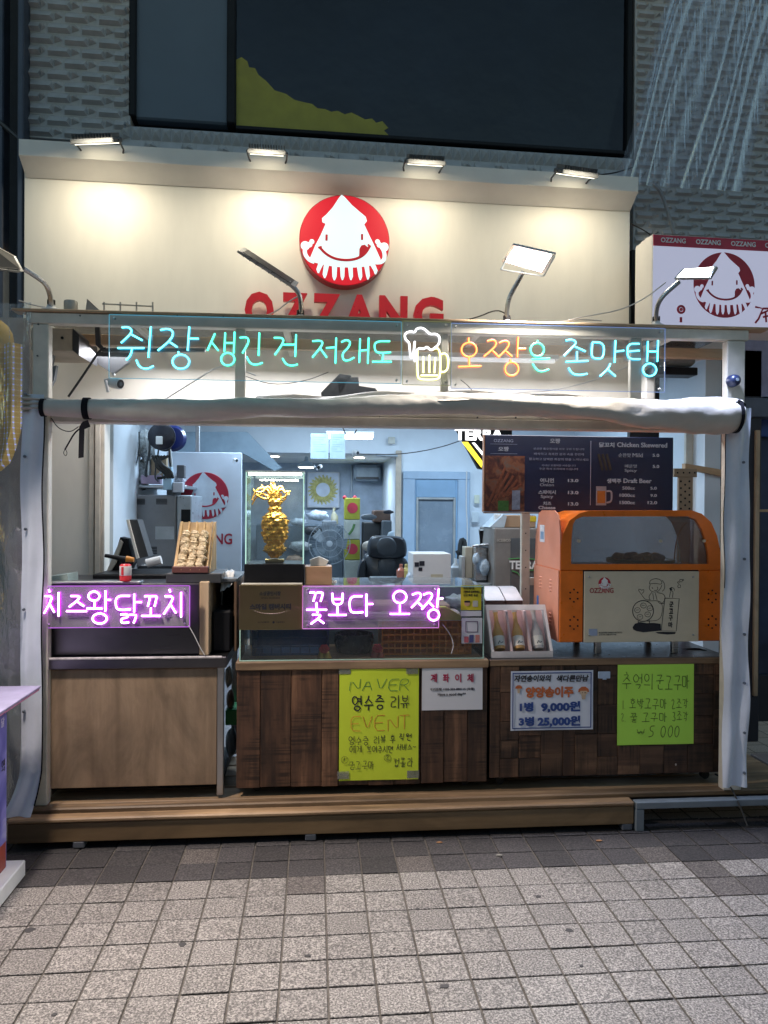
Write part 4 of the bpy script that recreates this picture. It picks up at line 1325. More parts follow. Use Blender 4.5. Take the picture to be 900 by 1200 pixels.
# ------------------------------------------------------------------ lightbox sign at the right
FL = Frame(3.75, 1.6)
lb = thing('lightbox_sign', 'white lightbox sign with a red name strip and squid emblem at the right edge', 'sign', FL, (2, 0, 2.4))
x0, x1, z0, z1 = FL.rect(764, 280, 985, 388, 0)
MB(FL).cbox(x0, x1, .0, .2, z0, z1, .004).build('case', cream_trim, lb)
zr = z1 - .063
MB(FL).box(x0 + .004, x1 - .004, -.004, -.001, z0 + .006, zr).build('face', glow('lightbox face', (.48, .50, .66), .40), lb)
MB(FL).box(x0 + .004, x1 - .004, -.004, -.001, zr + .001, z1 - .004).build('red_strip', plain('red strip', (.5, .02, .06), .4), lb)
for i, (a, b_) in enumerate(((774, 803), (815, 844), (856, 885), (896, 925))):
    xa, xb = FL.uv(a, 281)[0], FL.uv(b_, 281)[0]
    text(FL, 'OZZANG', 0, 0, 0, 0, -.005, white_paint, lb, .0008, .02, 'strip_lettering', xz=(xa, xb, zr + .02, zr + .046))
emblem(FL, 849, 334, 36, -.006, plain('red print', (.5, .02, .045), .45), glow('lightbox white', (.49, .51, .67), .40), plain('red print', (.5, .02, .045), .45), lb, .003)
RGM = plain('red print', (.5, .02, .045), .45)
mb = MB(FL); c_ = FL.uv(797.5, 363); mb.lathe((c_[0], -.0075, c_[1]), [(.012, 0), (.024, 0), (.024, .003), (.012, .003), (.012, 0)], 20, 'y', False)
mb.build('red_ring', RGM, lb); mb = MB(FL); mb.lathe((c_[0], -.0077, c_[1]), [(.009, 0), (.009, .002)], 12, 'y'); mb.build('red_dot', RGM, lb); mb = MB(FL)
a = FL.uv(796, 371); mb.box(a[0], a[0] + .013, -.0075, -.0045, FL.uv(796, 378)[1], FL.uv(796, 372)[1])
for pts in ([(884, 360), (893, 362), (888, 374), (884, 379)], [(893, 362), (900, 362)], [(891, 368), (900, 364), (902, 370), (893, 372)], [(896, 366), (897, 378)], [(930, 360), (945, 362), (938, 378)]):
    MB(FL).tube([(*[FL.uv(u, v)[0]], -.008, FL.uv(u, v)[1]) for u, v in pts], .006, 5, .3).build('red_stroke', RGM, lb)
mb.build('red_stem', RGM, lb)
# side cladding left of the lightbox: cream posts and bracket
sp_ = thing('cream_post', 'cream boxed post with a brown bracket at the left side of the lightbox sign', 'post', FL, (1.6, .2, 2))
x0, x1, z0, z1 = FL.rect(750, 284, 757, 470, .3)
MB(FL).cbox(x0, x1 + .04, .26, .3, 1.95, z1, .003).build('post', cream_trim, sp_)
x0, x1, _, _ = FL.rect(757, 284, 763, 470, .22)
MB(FL).cbox(x0, x1 + .02, .21, .25, 1.95, z1, .003).build('post', cream_trim, sp_)
x0, x1, z0, z1 = FL.rect(750, 300, 756, 318, .25)
MB(FL).cbox(x0, x1, .24, .255, z0, z1, .002).build('bracket', plain('brown bracket', (.2, .12, .06), .6), sp_)
# dark recess between fascia and lightbox, its shade painted as a black strip
x0, x1, z0, z1 = FB.rect(740, 292, 752, 520, .05)
o = MB(FB).cbox(x0, x1 + .12, .06, .1, 1.9, z1, .003).build('recess_shade_strip', black_metal)
tag(o, 'narrow black strip as shade of the recess between cream fascia and boxed post', 'panel')

# ------------------------------------------------------------------ floodlights on the cornice
def flood(label, u, v, wpx, tilt, power, i, yaw=0):
    x, z = FB.uv(u, v, -.22)
    t = thing('floodlight', label, 'floodlight', FB, (x, -.22, z), 'floodlights on the fascia cornice')
    t.rotation_euler = (0, 0, FB.a)
    bpy.context.view_layer.update()
    w = wpx * 3.93 / 873 / 2
    ct, st_ = cos(radians(tilt)), sin(radians(tilt))

    def R(x_, y_, z_):  # housing tilted about x: glass looks down and at the board
        c_, s_ = cos(radians(yaw)), sin(radians(yaw))
        y2, z2 = y_ * ct - z_ * st_, y_ * st_ + z_ * ct
        return (x + x_ * c_ - y2 * s_, -.22 + x_ * s_ + y2 * c_, z + z2)
    mb = MB(FB); b0 = len(mb.v); mb.cbox(-w, w, -.06, .06, -.012, .012, .004); mb.v = [R(*p) for p in mb.v]; mb.build('housing', plain('grey lamp housing', (.13, .135, .14), .45), t)
    mb = MB(FB)
    for k in range(14):
        xx = -w * .9 + k * w * 1.8 / 13
        mb.box(xx - .0018, xx + .0018, -.05, .05, .0125, .034)
    mb.v = [R(*p) for p in mb.v]; mb.build('cooling_fins', plain('grey lamp housing', (.13, .135, .14), .45), t)
    mb = MB(FB); mb.box(-w * .85, w * .85, -.045, .05, -.0155, -.0125); mb.v = [R(*p) for p in mb.v]; mb.build('lit_glass', glow('warm flood glass', (1, .93, .72), 2), t)
    mb = MB(FB)
    for s_ in (-1, 1):
        mb.tube([R(s_ * w * 1.04, 0, 0), (x + s_ * w * 1.0, -.13, z + .005), (x + s_ * w * .8, -.06, z - .02)], .005, 6)
    mb.tube([(x - w * .8, -.06, z - .02), (x + w * .8, -.06, z - .02)], .005, 6)
    mb.build('bracket', dark_grey, t)
    wl = FB.w(x, -.36, z - .02); wt = FB.w(x, -.03, z - .9)
    area('floodlight_lamp', wl, wt, w * 1.6, power, (1, .89, .68), .08, 150)


flood('finned floodlight at the far left of the cornice, turned askew', 113, 165, 50, 27, 2.1, 0, -12)
flood('finned floodlight second from the left above the cream board', 313, 178, 44, 26, 2.1, 1)
flood('finned floodlight above and right of the round squid sign', 498, 190, 46, 26, 1.7, 2)
flood('finned floodlight at the right end of the cornice with a loose cable', 675, 203, 48, 27, 1.7, 3, 8)

# ------------------------------------------------------------------ gooseneck lamps on the stall frame
def goose(label, F, stem, head, y0, head_y, mat_h, lit, hb, cols=None):
    """stem: pixel path from its foot; head: four corners (px) of the lamp head"""
    x, z = F.uv(*stem[0], y0)
    t = thing('gooseneck_lamp', label, 'lamp', F, (x, y0, z))
    n = len(stem)
    pts = []
    for i, (u, v) in enumerate(stem):
        yy = y0 + (head_y - y0) * i / (n - 1)
        px, pz = F.uv(u, v, yy); pts.append((px, yy, pz))
    MB(F).tube(smooth_line(pts), .011, 8).build('stem', mat_h, t, True)
    MB(F).lathe((x, y0, z - .012), [(.045, 0), (.045, .006), (.02, .02), (.016, .03)], 16).build('foot', white_plastic, t, True)
    MB(F).lathe((x, y0, z + .02), [(.018, 0), (.018, .02)], 10).build('clamp_knob', black_plastic, t)
    pc = []
    for (u, v, dy) in head:
        px, pz = F.uv(u, v, head_y + dy); pc.append(Vector((px, head_y + dy, pz)))
    nrm = -(pc[1] - pc[0]).cross(pc[3] - pc[0]).normalized() * hb
    mb = MB(F); mb.add([p for p in pc] + [p + nrm for p in pc], [(0, 1, 2, 3), (7, 6, 5, 4), (0, 4, 5, 1), (1, 5, 6, 2), (2, 6, 7, 3), (3, 7, 4, 0)])
    mb.build('head', steel if not lit else alu, t)
    c_ = sum(pc, Vector()) / 4
    ins = [c_ + (p - c_) * .86 - nrm.normalized() * .002 for p in pc]
    mb = MB(F); mb.add(ins + [p + nrm.normalized() * .0015 for p in ins], [(0, 1, 2, 3), (7, 6, 5, 4), (0, 4, 5, 1), (1, 5, 6, 2), (2, 6, 7, 3), (3, 7, 4, 0)])
    mb.build('lens', lit if lit else dark_grey, t)
    mb = MB(F)
    for k in range(1, 9):
        a = pc[0] + (pc[1] - pc[0]) * k / 9; b_ = pc[3] + (pc[2] - pc[3]) * k / 9
        mb.tube([a + nrm * 1.1, b_ + nrm * 1.1], .0022, 4)
    mb.build('cooling_ribs', dark_grey, t)
    return t, c_, -nrm.normalized(), pc


lens = glow('white lens', (1, .98, .9), 7)
t, c_, nr_, pc = goose('lit rectangular floodlight on a curved stem above the orange neon letters', FN, [(594, 380), (594, 362), (597, 347), (607, 330), (613, 318)], [(588, 307, 0), (637, 321, -.03), (651, 298, -.12), (601, 287, -.1)], .06, .0, steel, lens, .012)
fq = [(588, 320), (592, 302), (600, 290), (597, 304), (590, 316), (634, 325), (645, 304)]
mb = MB(FN); mb.tube([(*[FN.uv(u, v, -.02)[0]], -.02, FN.uv(u, v, -.02)[1]) for u, v in ((587, 316), (637, 324), (650, 300))], .004, 6)
mb.tube([(*[FN.uv(u, v, -.02)[0]], -.02, FN.uv(u, v, -.02)[1]) for u, v in ((587, 316), (601, 290))], .004, 6)
mb.build('swivel_frame', white_plastic, t)
p = FN.w(*(c_ + Vector((0, -.03, -.02)))); area('gooseneck_lamp_light', p, p + Vector((-.05, -.62, -1.6)), .14, 17, (1, .92, .84), .07, 125)
t, c_, nr_, pc = goose('lit rectangular floodlight on a curved stem in front of the right lightbox', FN, [(769, 381), (769, 362), (775, 348), (796, 330)], [(790, 326, -.02), (832, 325, -.14), (840, 312, -.16), (800, 315, -.04)], .06, -.02, steel, lens, .02)
p = FN.w(*(c_ + Vector((0, -.03, -.02)))); area('gooseneck_lamp_light', p, p + Vector((.35, -.9, -1.6)), .14, 13, (.58, .68, 1), .07, 105)
t, c_, nr_, pc = goose('unlit finned floodlight on a curved stem left of the red letters', FN, [(352, 374), (353, 356), (350, 342), (338, 331)], [(279, 293, -.06), (345, 336, -.02), (350, 331, .05), (287, 290, .02)], .06, -.0, steel, None, .012)
t, c_, nr_, pc = goose('grey floodlight on a bent pipe stem reaching out at the far left', FN, [(60, 362), (59, 345), (54, 333), (44, 325), (28, 315)], [(-26, 312, -.3), (28, 318, -.05), (18, 300, -.02), (-26, 276, -.28)], .06, -.12, steel, None, .03)
p = FN.w(*(c_ + Vector((.03, -.36, -.06)))); area("gooseneck_lamp_light", p, p + Vector((.75, -.45, -1.8)), .2, 22, (1, .88, .78), .1, 105)

# cables along the top beam
def cable(label, F, pts, y, r, mat, cat='cable', k=2):
    yy = y if isinstance(y, (list, tuple)) else [y] * len(pts)
    pp = [(F.uv(u, v, d)[0], d, F.uv(u, v, d)[1]) for (u, v), d in zip(pts, yy)]
    o = MB(F).tube(smooth_line(pp, k), r, 6).build('cable', mat, None, True)
    return tag(o, label, cat)


bc = black_rubber; wc = plain('white cable', (.6, .6, .6), .5)
cable('black cable looping along the cream board left of the orange lettering lamp', FN, [(520, 381), (560, 372), (580, 363), (591, 366), (596, 372)], .1, .003, bc)
cable('white cable drawn tight up to the right gooseneck lamp', FN, [(666, 375), (690, 370), (730, 363), (760, 347), (780, 331)], .02, .0028, wc)
cable('white cable lying in waves on the top beam', FN, [(620, 381), (650, 378), (680, 374), (705, 376)], .05, .003, wc)
cable('black cable lying on the top beam right of centre', FN, [(615, 380), (640, 378), (660, 379)], .0, .004, bc)
cable('white cable running to the unlit lamp across the red letters', FN, [(290, 375), (320, 368), (340, 352), (352, 346)], .03, .003, wc)
cable('pale cable rising beside the far left gooseneck lamp', FN, [(22, 352), (40, 358), (60, 361)], .05, .003, wc)
cable('thick black cable hanging diagonally left of the neon sign', FN, [(124, 408), (117, 410), (108, 424), (96, 442), (80, 465)], .05, .0055, bc)
cable('thin black cable hanging behind the left post', FN, [(44, 440), (45, 452), (46, 468)], .06, .004, bc)
cable('grey cable sagging behind the cyan lettering', FN, [(190, 470), (230, 445), (262, 425), (300, 440)], .25, .004, wc)
cable('thin cable sagging below the green lettering', FN, [(285, 440), (320, 452), (360, 446), (385, 436)], .3, .002, bc)
cable('thin black cable hanging behind the beer mug', FN, [(540, 445), (552, 455), (560, 470)], .25, .002, bc)
cable('pale cable sagging behind the cyan lettering at right', FN, [(560, 470), (600, 460), (650, 458), (700, 445), (735, 430)], .25, .003, wc)
cable('black cable hanging from the cream cornice beside the lightbox', FB, [(739, 262), (755, 270), (762, 275)], -.05, .004, bc)
cable('grey conduit bending down the relief wall above the lightbox', FB, [(765, 215), (775, 225), (783, 250), (790, 275)], .02, .012, plain('grey conduit', (.22, .23, .25), .5))
cable('thin black cable on the cornice right end', FB, [(700, 205), (720, 203), (742, 196)], -.05, .004, bc)

# items on the top beam
j = thing('small_jar', 'small clear jar standing on the top beam at left', 'jar', FN, (-1.1, .05, ztop))
x, z = FN.uv(83, 364, .05)
MB(FN).lathe((x, .05, ztop + .016), [(.028, 0), (.03, .01), (.03, .045), (.028, .05)], 16).build('glass', plain('frosted plastic', (.5, .48, .42), .3), j, True)
a = [FN.uv(u, v, .1) for u, v in ((100, 366), (102, 350), (119, 366))]
o = MB(FN).prism(a[::-1], .1, .2).build('folded_board', plain('taupe board', (.35, .32, .28), .6)); tag(o, 'folded triangular board on the top beam at left', 'board')
wr = thing('wire_rack', 'low clear plastic rack lying on the top beam at left', 'rack', FN, (-1, .1, ztop))
mb = MB(FN)
for v in (356, 366): mb.tube([(FN.uv(120, v, .1)[0], .1, FN.uv(120, v, .1)[1]), (FN.uv(180, v + 3, .1)[0], .1, FN.uv(180, v + 3, .1)[1])], .004, 6)
for u in (122, 141, 160, 179): mb.tube([(FN.uv(u, 356, .1)[0], .1, FN.uv(u, 354, .1)[1]), (FN.uv(u, 370, .1)[0], .1, FN.uv(u, 370, .1)[1])], .004, 6)
mb.build('bars', plain('frosted plastic', (.5, .48, .42), .3), wr)

# cameras
def cctv(label, F, u, v, y, s, lookx=.5):
    x, z = F.uv(u, v, y)
    t = thing('security_camera', label, 'camera', F, (x, y, z))
    d = Vector((lookx, -.7, -.25)).normalized(); c_ = Vector((x, y, z))
    MB(F).tube([c_ - d * s * .5, c_ - d * s * .3, c_ + d * s * .55, c_ + d * s * .6], [s * .2, s * .38, s * .42, s * .40], 16).build('body', white_plastic, t, True)
    MB(F).tube([c_ + d * s * .6, c_ + d * s * .64], s * .33, 16).build('lens_ring', black_plastic, t)
    MB(F).tube([c_ + d * s * .64, c_ + d * s * .66], s * .15, 12).build('lens', plain('lens glass', (.1, .12, .14), .1), t)
    MB(F).tube([c_ - d * s * .3 + Vector((0, 0, s * .3)), c_ - d * s * .5 + Vector((-s * .3, 0, s * .2)), c_ + Vector((-s * .6, .03, -s * .6))], s * .12, 8).build('bracket', white_plastic, t)
    return t


cctv('white bullet camera hanging below the cyan neon letters', FN, 134, 449, .0, .06, 1.3)
x, z = FN.uv(860, 446, -.02)
k = thing('dome_camera', 'small dark dome camera on the right post above the awning end', 'camera', FN, (x, -.02, z))
MB(FN).lathe((x, -.02, z), [(.012, -.03), (.025, -.02), (.03, 0), (.03, .02)], 16, 'y').build('housing', plain('navy plastic', (.02, .03, .08), .3), k, True)
MB(FN).lathe((x, -.052, z), [(.008, 0), (.008, .02)], 12, 'y').build('lens', plain('pale lens', (.3, .35, .4), .2), k)

# hanging plastic film at the upper right
def hf(i, j):
    u = 738 + (888 - 738) * (i + .01 * sin(i * 41)) + 55 * (j) - 18 * (1 - j) + 3 * sin(j * 5 + i * 9)
    v = 215 - 240 * j + 10 * i
    x, z = FU.uv(u, v, -.22)
    return (x, -.22 + .007 * sin(i * 47 + sin(j * 4 + i * 7)) * (.4 + .6 * sin(i * 9) ** 2) + .004 * sin(i * 101 + 2) * sin(i * 5 + 1) ** 2 + .02 * sin(j * 2), z)
hfl = thing('hanging_film', 'pleated clear plastic film hanging over the upper right relief wall', 'plastic sheet', FU, (1.8, -.2, 3.8))
pf = sheet('pleated film', (.88, .88, .92), .0, .18, .07, (.5, .5, .6), .45, 34, (1, 1, .05), fres=1.33)
for nd in pf.node_tree.nodes:
    if nd.type == 'MAPPING': nd.inputs['Rotation'].default_value = (0, radians(-13), 0)
MB(FU).grid(hf, 160, 8).build('film', pf, hfl, True, 80)

# ------------------------------------------------------------------ counters
FK = Frame(3.50, -.2)
rp = random.Random(11)
# left counter
lc_ = thing('plywood_counter', 'left counter with a pale plywood front under a dark stainless steel cabinet', 'counter', FK, (-1, .3, DECK))
x0, x1, z0, z1 = FK.rect(50, 784, 254, 922)
MB(FK).cbox(x0, x1, 0, .018, z0, z1, .002).build('plywood_front', plywood, lc_)
xf = FK.uv(262, 850)[0]
MB(FK).cbox(x1 + .001, xf, -.004, .03, DECK + .012, z1 + .01, .003).build('corner_post', steel_v, lc_)
MB(FK).cbox(x0, x0 + .03, .02, .6, DECK + .012, z1, .003).build('corner_post', steel_v, lc_)
MB(FK).cbox(xf - .03, xf, .57, .6, DECK + .012, z1, .003).build('corner_post', steel_v, lc_)
zl0 = FK.uv(150, 783)[1]; zl1 = FK.uv(150, 770)[1]
xr = FK.uv(266, 770)[0]
MB(FK).cbox(x0 - .01, xr, -.02, .6, zl0, zl1, .004).build('worktop', steel_dark, lc_)
MB(FK).cbox(x0 - .01, xr - .02, -.024, -.012, zl1 - .006, zl1 + .004, .002).build('worktop_lip', plain('worn white edge', (.5, .47, .48), .5, var=.4, scale=30), lc_)
MB(FK).box(x0 + .02, xf - .02, .1, .58, DECK + .02, DECK + .05).build('undershelf', black_metal, lc_)
x2, x3, z2, z3 = FK.rect(52, 684, 234, 768, .04)
MB(FK).cbox(x2, x3, .04, .5, zl1 + .001, z3, .004).build('steel_cabinet', steel_dark, lc_)
MB(FK).cbox(x2 - .0, x3 - .27, .02, .1, z3 - .0, z3 + .012, .003).build('top_ledge', steel, lc_)
x4, x5, _, _ = FK.rect(233, 680, 245, 768, .02)
MB(FK).cbox(x3 + .002, x5, .02, .5, zl1 + .001, z3 + .01, .003).build('wood_upright', pine_z, lc_)
x6 = FK.uv(247, 700, .06)[0]; x7 = FK.uv(268, 700, .06)[0]
MB(FK).cbox(x7 + .02, x7 + .035, .1, .5, zl1 + .001, z3 + .004, .003).build('side_board', plain('dark brown board', (.12, .07, .04), .6), lc_)
MB(FK).cbox(x6, x7 + .035, .48, .5, zl1 + .001, z3, .003).build('back_board', black_metal, lc_)
MB(FK).cbox(x6, x7 + .035, .1, .5, z3 - .0, z3 + .018, .004).build('top_board', plain('grey top', (.1, .11, .12), .4), lc_)
o = MB(FK).cbox(x6 + .004, x7 + .012, .08, .3, zl1 + .002, zl1 + .2, .01).build('black_canister', black_plastic); tag(o, 'black canister standing in the open side box of the left counter', 'canister')
# clutter in the gap
gp = thing('gap_clutter', 'green crate corner showing in the gap between the left and middle counters', 'crate', FK, (-.4, .4, .3))
x0_, x1_, z0_, z1_ = FK.rect(264, 832, 280, 850, .35)
MB(FK).cbox(x0_, x1_, .35, .5, z0_, z1_, .003).build('crate', plain('green crate', (.02, .3, .08), .4), gp)
for (u, v, s, c_, lab) in ((268, 793, .035, (.6, .58, .52), 'small white ornament on the side of the gap between counters'), (271, 870, .05, (.2, .24, .27), 'grey plastic bag low in the gap between counters'), (270, 820, .035, (.25, .16, .12), 'brown packet in the gap between counters')):
    x, z = FK.uv(u, v, .4)
    o = MB(FK).ball((x, .4, z), s, 12, 8, (.6, 1, 1.5), lambda p: 1 + .2 * sin(p.x * 8) * sin(p.z * 9)).build('packet', plain(lab[:12], c_, .4, bump=.5), None, True); tag(o, lab, 'bag')

def caster(F, x, y, parent):
    mb = MB(F); mb.lathe((x, y - .012, DECK + .022), [(.004, 0), (.021, 0), (.021, .024), (.004, .024)], 16, 'y')
    o = mb.build('caster_wheel', black_rubber, parent, True)
    MB(F).cbox(x - .02, x + .02, y - .02, y + .02, DECK + .036, DECK + .052, .003).build('caster_plate', steel, parent)


# middle counter: plank front
def plank_row(F, root, xs, z0, z1, y, mat, name='plank', cuts=None):
    for i, (a, b_) in enumerate(zip(xs, xs[1:])):
        dz = rp.uniform(-.003, .003); dy = rp.uniform(-.003, .002)
        MB(F).cbox(a + .001, b_ - .001, y + dy, y + .018, z0 + dz, z1, .002).build(name, mat, root)


mc = thing('plank_counter', 'middle counter of dark stained vertical planks with a glass display case on top', 'counter', FK, (0, .3, DECK))
x0, x1, z0, z1 = FK.rect(277, 784, 571, 920)
us = [277, 305, 341, 377, 397, 432, 462, 493, 520, 548, 571]
plank_row(FK, mc, [FK.uv(u, 850)[0] for u in us], z0, z1, 0, plank_m)
MB(FK).box(x0 + .004, x1 - .004, .02, .6, z0 + .01, z1).build('cabinet_core', black_metal, mc)
MB(FK).cbox(x0 - .004, x1 + .003, -.012, .61, z1 + .001, z1 + .04, .004).build('rim_board', rim_m, mc)
ztopm = z1 + .04
for u in (300, 548):
    caster(FK, FK.uv(u, 930)[0], .08, mc)
caster(FK, x0 + .1, .5, mc); caster(FK, x1 - .1, .5, mc)
# glass display case
gx0, gx1, gz0, gz1 = FK.rect(281, 687, 567, 771, .01)
gd = .42
gcase = thing('glass_display_case', 'low glass display case standing on the middle plank counter', 'display case', FK, ((gx0 + gx1) / 2, .2, ztopm))
z0g = ztopm + .001; z1g = gz1
MB(FK).box(gx0 + .006, gx1 - .006, .012, .017, z0g + .004, z1g - .006).build('front_glass', glass, gcase)
MB(FK).box(gx0, gx0 + .005, .018, gd, z0g + .004, z1g - .006).build('side_glass', glass, gcase)
MB(FK).box(gx1 - .005, gx1, .018, gd, z0g + .004, z1g - .006).build('side_glass', glass, gcase)
MB(FK).box(gx0, gx1, .008, gd + .03, z1g - .005, z1g).build('top_glass', sheet('counter top glass', (.92, .95, .96), .03, .03, .12, (.7, .78, .82)), gcase)
for a in ((gx0 - .001, gx0 + .004, .009, .014, z0g, z1g), (gx1 - .004, gx1 + .001, .009, .014, z0g, z1g), (gx0, gx1, .004, .008, z1g - .005, z1g), (gx0, gx1, .008, .013, z0g, z0g + .004)): MB(FK).box(*a).build('polished_edge', edge_glass, gcase)
shz = FK.uv(420, 728, .1)[1]
MB(FK).box(gx0 + .008, gx1 - .008, .10, gd, shz, shz + .006).build('glass_shelf', sheet('shelf glass', (.94, .96, .97), .03, .02, .05), gcase)
e = MB(FK); e.box(gx0 + .008, gx1 - .008, .096, .0995, shz, shz + .006); e.build('shelf_edge', plain('bright edge', (.7, .72, .75), .3), gcase)
# contents
MB(FK).box(gx0 + .01, gx1 - .01, gd + .001, gd + .012, z0g, z1g - .01).build('back_panel', plain('grey blue back', (.26, .36, .46), .4, var=.4, scale=4), gcase)


def crate(name, label, F, x0, x1, y0, y1, z0, z1, mat, nx=9, nz=4):
    t = thing(name, label, 'crate', F, ((x0 + x1) / 2, (y0 + y1) / 2, z0))
    mb = MB(F); b_ = .006
    for i in range(nx + 1):
        x = x0 + (x1 - x0) * i / nx; mb.box(x - b_ / 2, x + b_ / 2, y0, y0 + .006, z0, z1)
    for i in range(nz + 1):
        z = z0 + (z1 - z0) * i / nz; mb.box(x0 - .001, x1 + .001, y0 - .001, y0 + .005, z - b_ / 2 - .002, z + b_ / 2)
    mb.build('lattice_side', mat, t)
    mb = MB(F); mb.box(x0, x0 + .006, y0 + .01, y1, z0, z1); mb.box(x1 - .006, x1, y0 + .01, y1, z0, z1); mb.box(x0, x1, y1, y1 + .006, z0, z1); mb.box(x0 + .01, x1 - .01, y0 + .008, y1, z0, z0 + .006)
    mb.build('body', mat, t)
    return t


x0_, x1_, z0_, z1_ = FK.rect(448, 728, 552, 767, .12)
crate('plastic_crate', 'orange lattice crate under the shelf at the right of the glass case', FK, x0_, x1_, .12, .36, z0g + .002, z1_, plain('orange crate', (.8, .32, .06), .4), 14, 5)
x0_, x1_, z0_, z1_ = FK.rect(296, 738, 385, 767, .14)
crate('plastic_crate', 'dark blue lattice crate at the left bottom of the glass case', FK, x0_, x1_, .14, .36, z0g + .002, z1_, plain('navy crate', (.03, .09, .2), .35), 8, 3)
x, z = FK.uv(415, 765, .2)
o = MB(FK).lathe((x, .22, z0g + .002), [(.04, 0), (.085, .0), (.10, .05), (.095, .09), (.085, .09), (.08, .02), (.04, .02)], 24).build('steel_bowl', plain('dark pot', (.06, .08, .11), .25, .6), None, True)
tag(o, 'dark round pot at the bottom middle of the glass case', 'pot')
for u, ur_, lab, c_ in ((380, 0, 'small gold bell with a red bow at the bottom left of the glass case', (.6, .4, .1)), (442, 1, 'small red bow ornament left of the orange crate', (.4, .12, .08))):
    x, z = FK.uv(u, 760, .06)
    t = thing('bell_ornament', lab, 'ornament', FK, (x, .06, z0g))
    MB(FK).lathe((x - .012, .06, z0g + .003), [(.022, 0), (.018, .01), (.012, .028), (.003, .036)], 14).build('bell', plain('bell' + str(ur_), c_, .35, .5), t, True)
    MB(FK).lathe((x + .016, .055, z0g + .003), [(.020, 0), (.016, .01), (.010, .024), (.003, .032)], 14).build('bell', plain('bell' + str(ur_), c_, .35, .5), t, True)
    mb = MB(FK)
    for a in range(6):
        an = a * pi / 3
        mb.ball((x + .014 * cos(an), .05, z0g + .045 + .012 * sin(an)), .012, 8, 5, (1, .4, 1))
    mb.build('bow', plain('red ribbon', (.45, .02, .04), .5), t, True)
# upper shelf: pinkish boards, sponge wedge, trays
sh = thing('serving_tray', 'long pale tray lying on the glass shelf behind the pink neon sign', 'tray', FK, (.2, .2, shz + .006))
x0_, x1_, _, _ = FK.rect(395, 710, 540, 728, .12)
MB(FK).cbox(x0_, x1_, .12, .36, shz + .007, shz + .04, .008).build('tray', plain('pale pinkish tray', (.62, .52, .58), .4), sh)
MB(FK).cbox(x0_ + .02, x1_ - .05, .14, .34, shz + .041, shz + .075, .006).build('tray_lid', plain('wooden tray', (.5, .36, .34), .5), sh)
x, z = FK.uv(520, 720, .1)
a = [FK.uv(u, v, .08) for u, v in ((498, 727), (512, 712), (524, 712), (541, 722), (541, 727))]
o = MB(FK).prism(a[::-1], .09, .15).build('sponge_wedge', plain('yellow foam', (.62, .55, .2), .7)); tag(o, 'yellow wedge beside the notices on the glass shelf', 'sponge')
x, z = FK.uv(535, 702, .3)
o = MB(FK).ball((x, .28, shz + .07), .055, 14, 9, (1.2, 1, .7), lambda p: 1 + .15 * sin(p.x * 9 + p.z * 4)).build('plastic_bag', plain('blue white bag', (.45, .55, .65), .3, bump=.6, bdist=.01), None, True); tag(o, 'bluish plastic bag at the right end of the glass shelf', 'bag')
for i, (u, c_, lab) in enumerate(((380, (.4, .1, .2), 'dark red packet behind the left neon word on the glass shelf'), (402, (.12, .1, .3), 'violet packet behind the left neon word on the glass shelf'), (372, (.35, .34, .38), 'grey packet at the left of the glass shelf'))):
    x, z = FK.uv(u, 712, .26)
    o = MB(FK).cbox(x - .02, x + .02, .24, .28, shz + .007, shz + .08 + i * .01, .006).build('packet', plain('packet' + str(i), c_, .4)); tag(o, lab, 'packet')
# notices on the glass
def notice(label, F, u0, v0, u1, v1, y, mat, tilt=0, cat='notice', name='paper_notice'):
    x0, x1, z0, z1 = F.rect(u0, v0, u1, v1, y)
    t = thing(name, label, cat, F, ((x0 + x1) / 2, y, z0))
    MB(F).grid(lambda i, j: (x0 + (x1 - x0) * i, y + .0015 * sin(i * 5 + j * 3), z0 + (z1 - z0) * j), 8, 8).build('sheet', mat, t, True)
    return t


yel = plain('yellow print', (.6, .52, .03), .4)
nt_ = notice('yellow printed notice stuck at the top right of the glass case', FK, 540, 686, 564, 715, .006, yel)
text(FK, '카카오페이로', 543, 688, 556, 691, .004, ink, nt_, bold=.02)
text(FK, '간편하게 결제하세요', 543, 692, 562, 695, .004, ink, nt_, bold=.02)
text(FK, '쉽고 빠른 송금', 543, 696, 560, 699, .004, ink, nt_, bold=.01)
x, z = FK.uv(547.5, 707, .004); MB(FK).lathe((x, .0035, z), [(.014, 0), (.014, .0015)], 16, 'y').build('badge', plain('peach print', (.6, .35, .2), .5), nt_)
MB(FK).cbox(x - .014, x + .014, .002, .0034, z + .004, z + .012, .001).build('badge_band', ink, nt_)
x0_, x1_, z0_, z1_ = FK.rect(554, 704, 560, 711, .004); MB(FK).box(x0_, x1_, .003, .0043, z0_, z1_).build('blank_square', plain('pale square', (.5, .5, .45), .5), nt_)
x0_, x1_, z0_, z1_ = FK.rect(540, 716, 564, 722, .005); MB(FK).box(x0_, x1_, .003, .0055, z0_, z1_).build('white_foot', paper, nt_)
nt_ = notice('white printed notice stuck below the yellow one on the glass case', FK, 541, 724, 565, 754, .006, paper)
x0_, x1_, z0_, z1_ = FK.rect(545.5, 728, 560, 741, .004)
fr_ = MB(FK)
for a in ((x0_, x1_, z1_ - .003, z1_), (x0_, x1_, z0_, z0_ + .003), (x0_, x0_ + .003, z0_ + .003, z1_ - .003), (x1_ - .003, x1_, z0_ + .003, z1_ - .003)): fr_.box(a[0], a[1], .003, .0042, a[2], a[3])
fr_.build('square_frame', plain('plum print', (.1, .05, .12), .5), nt_)
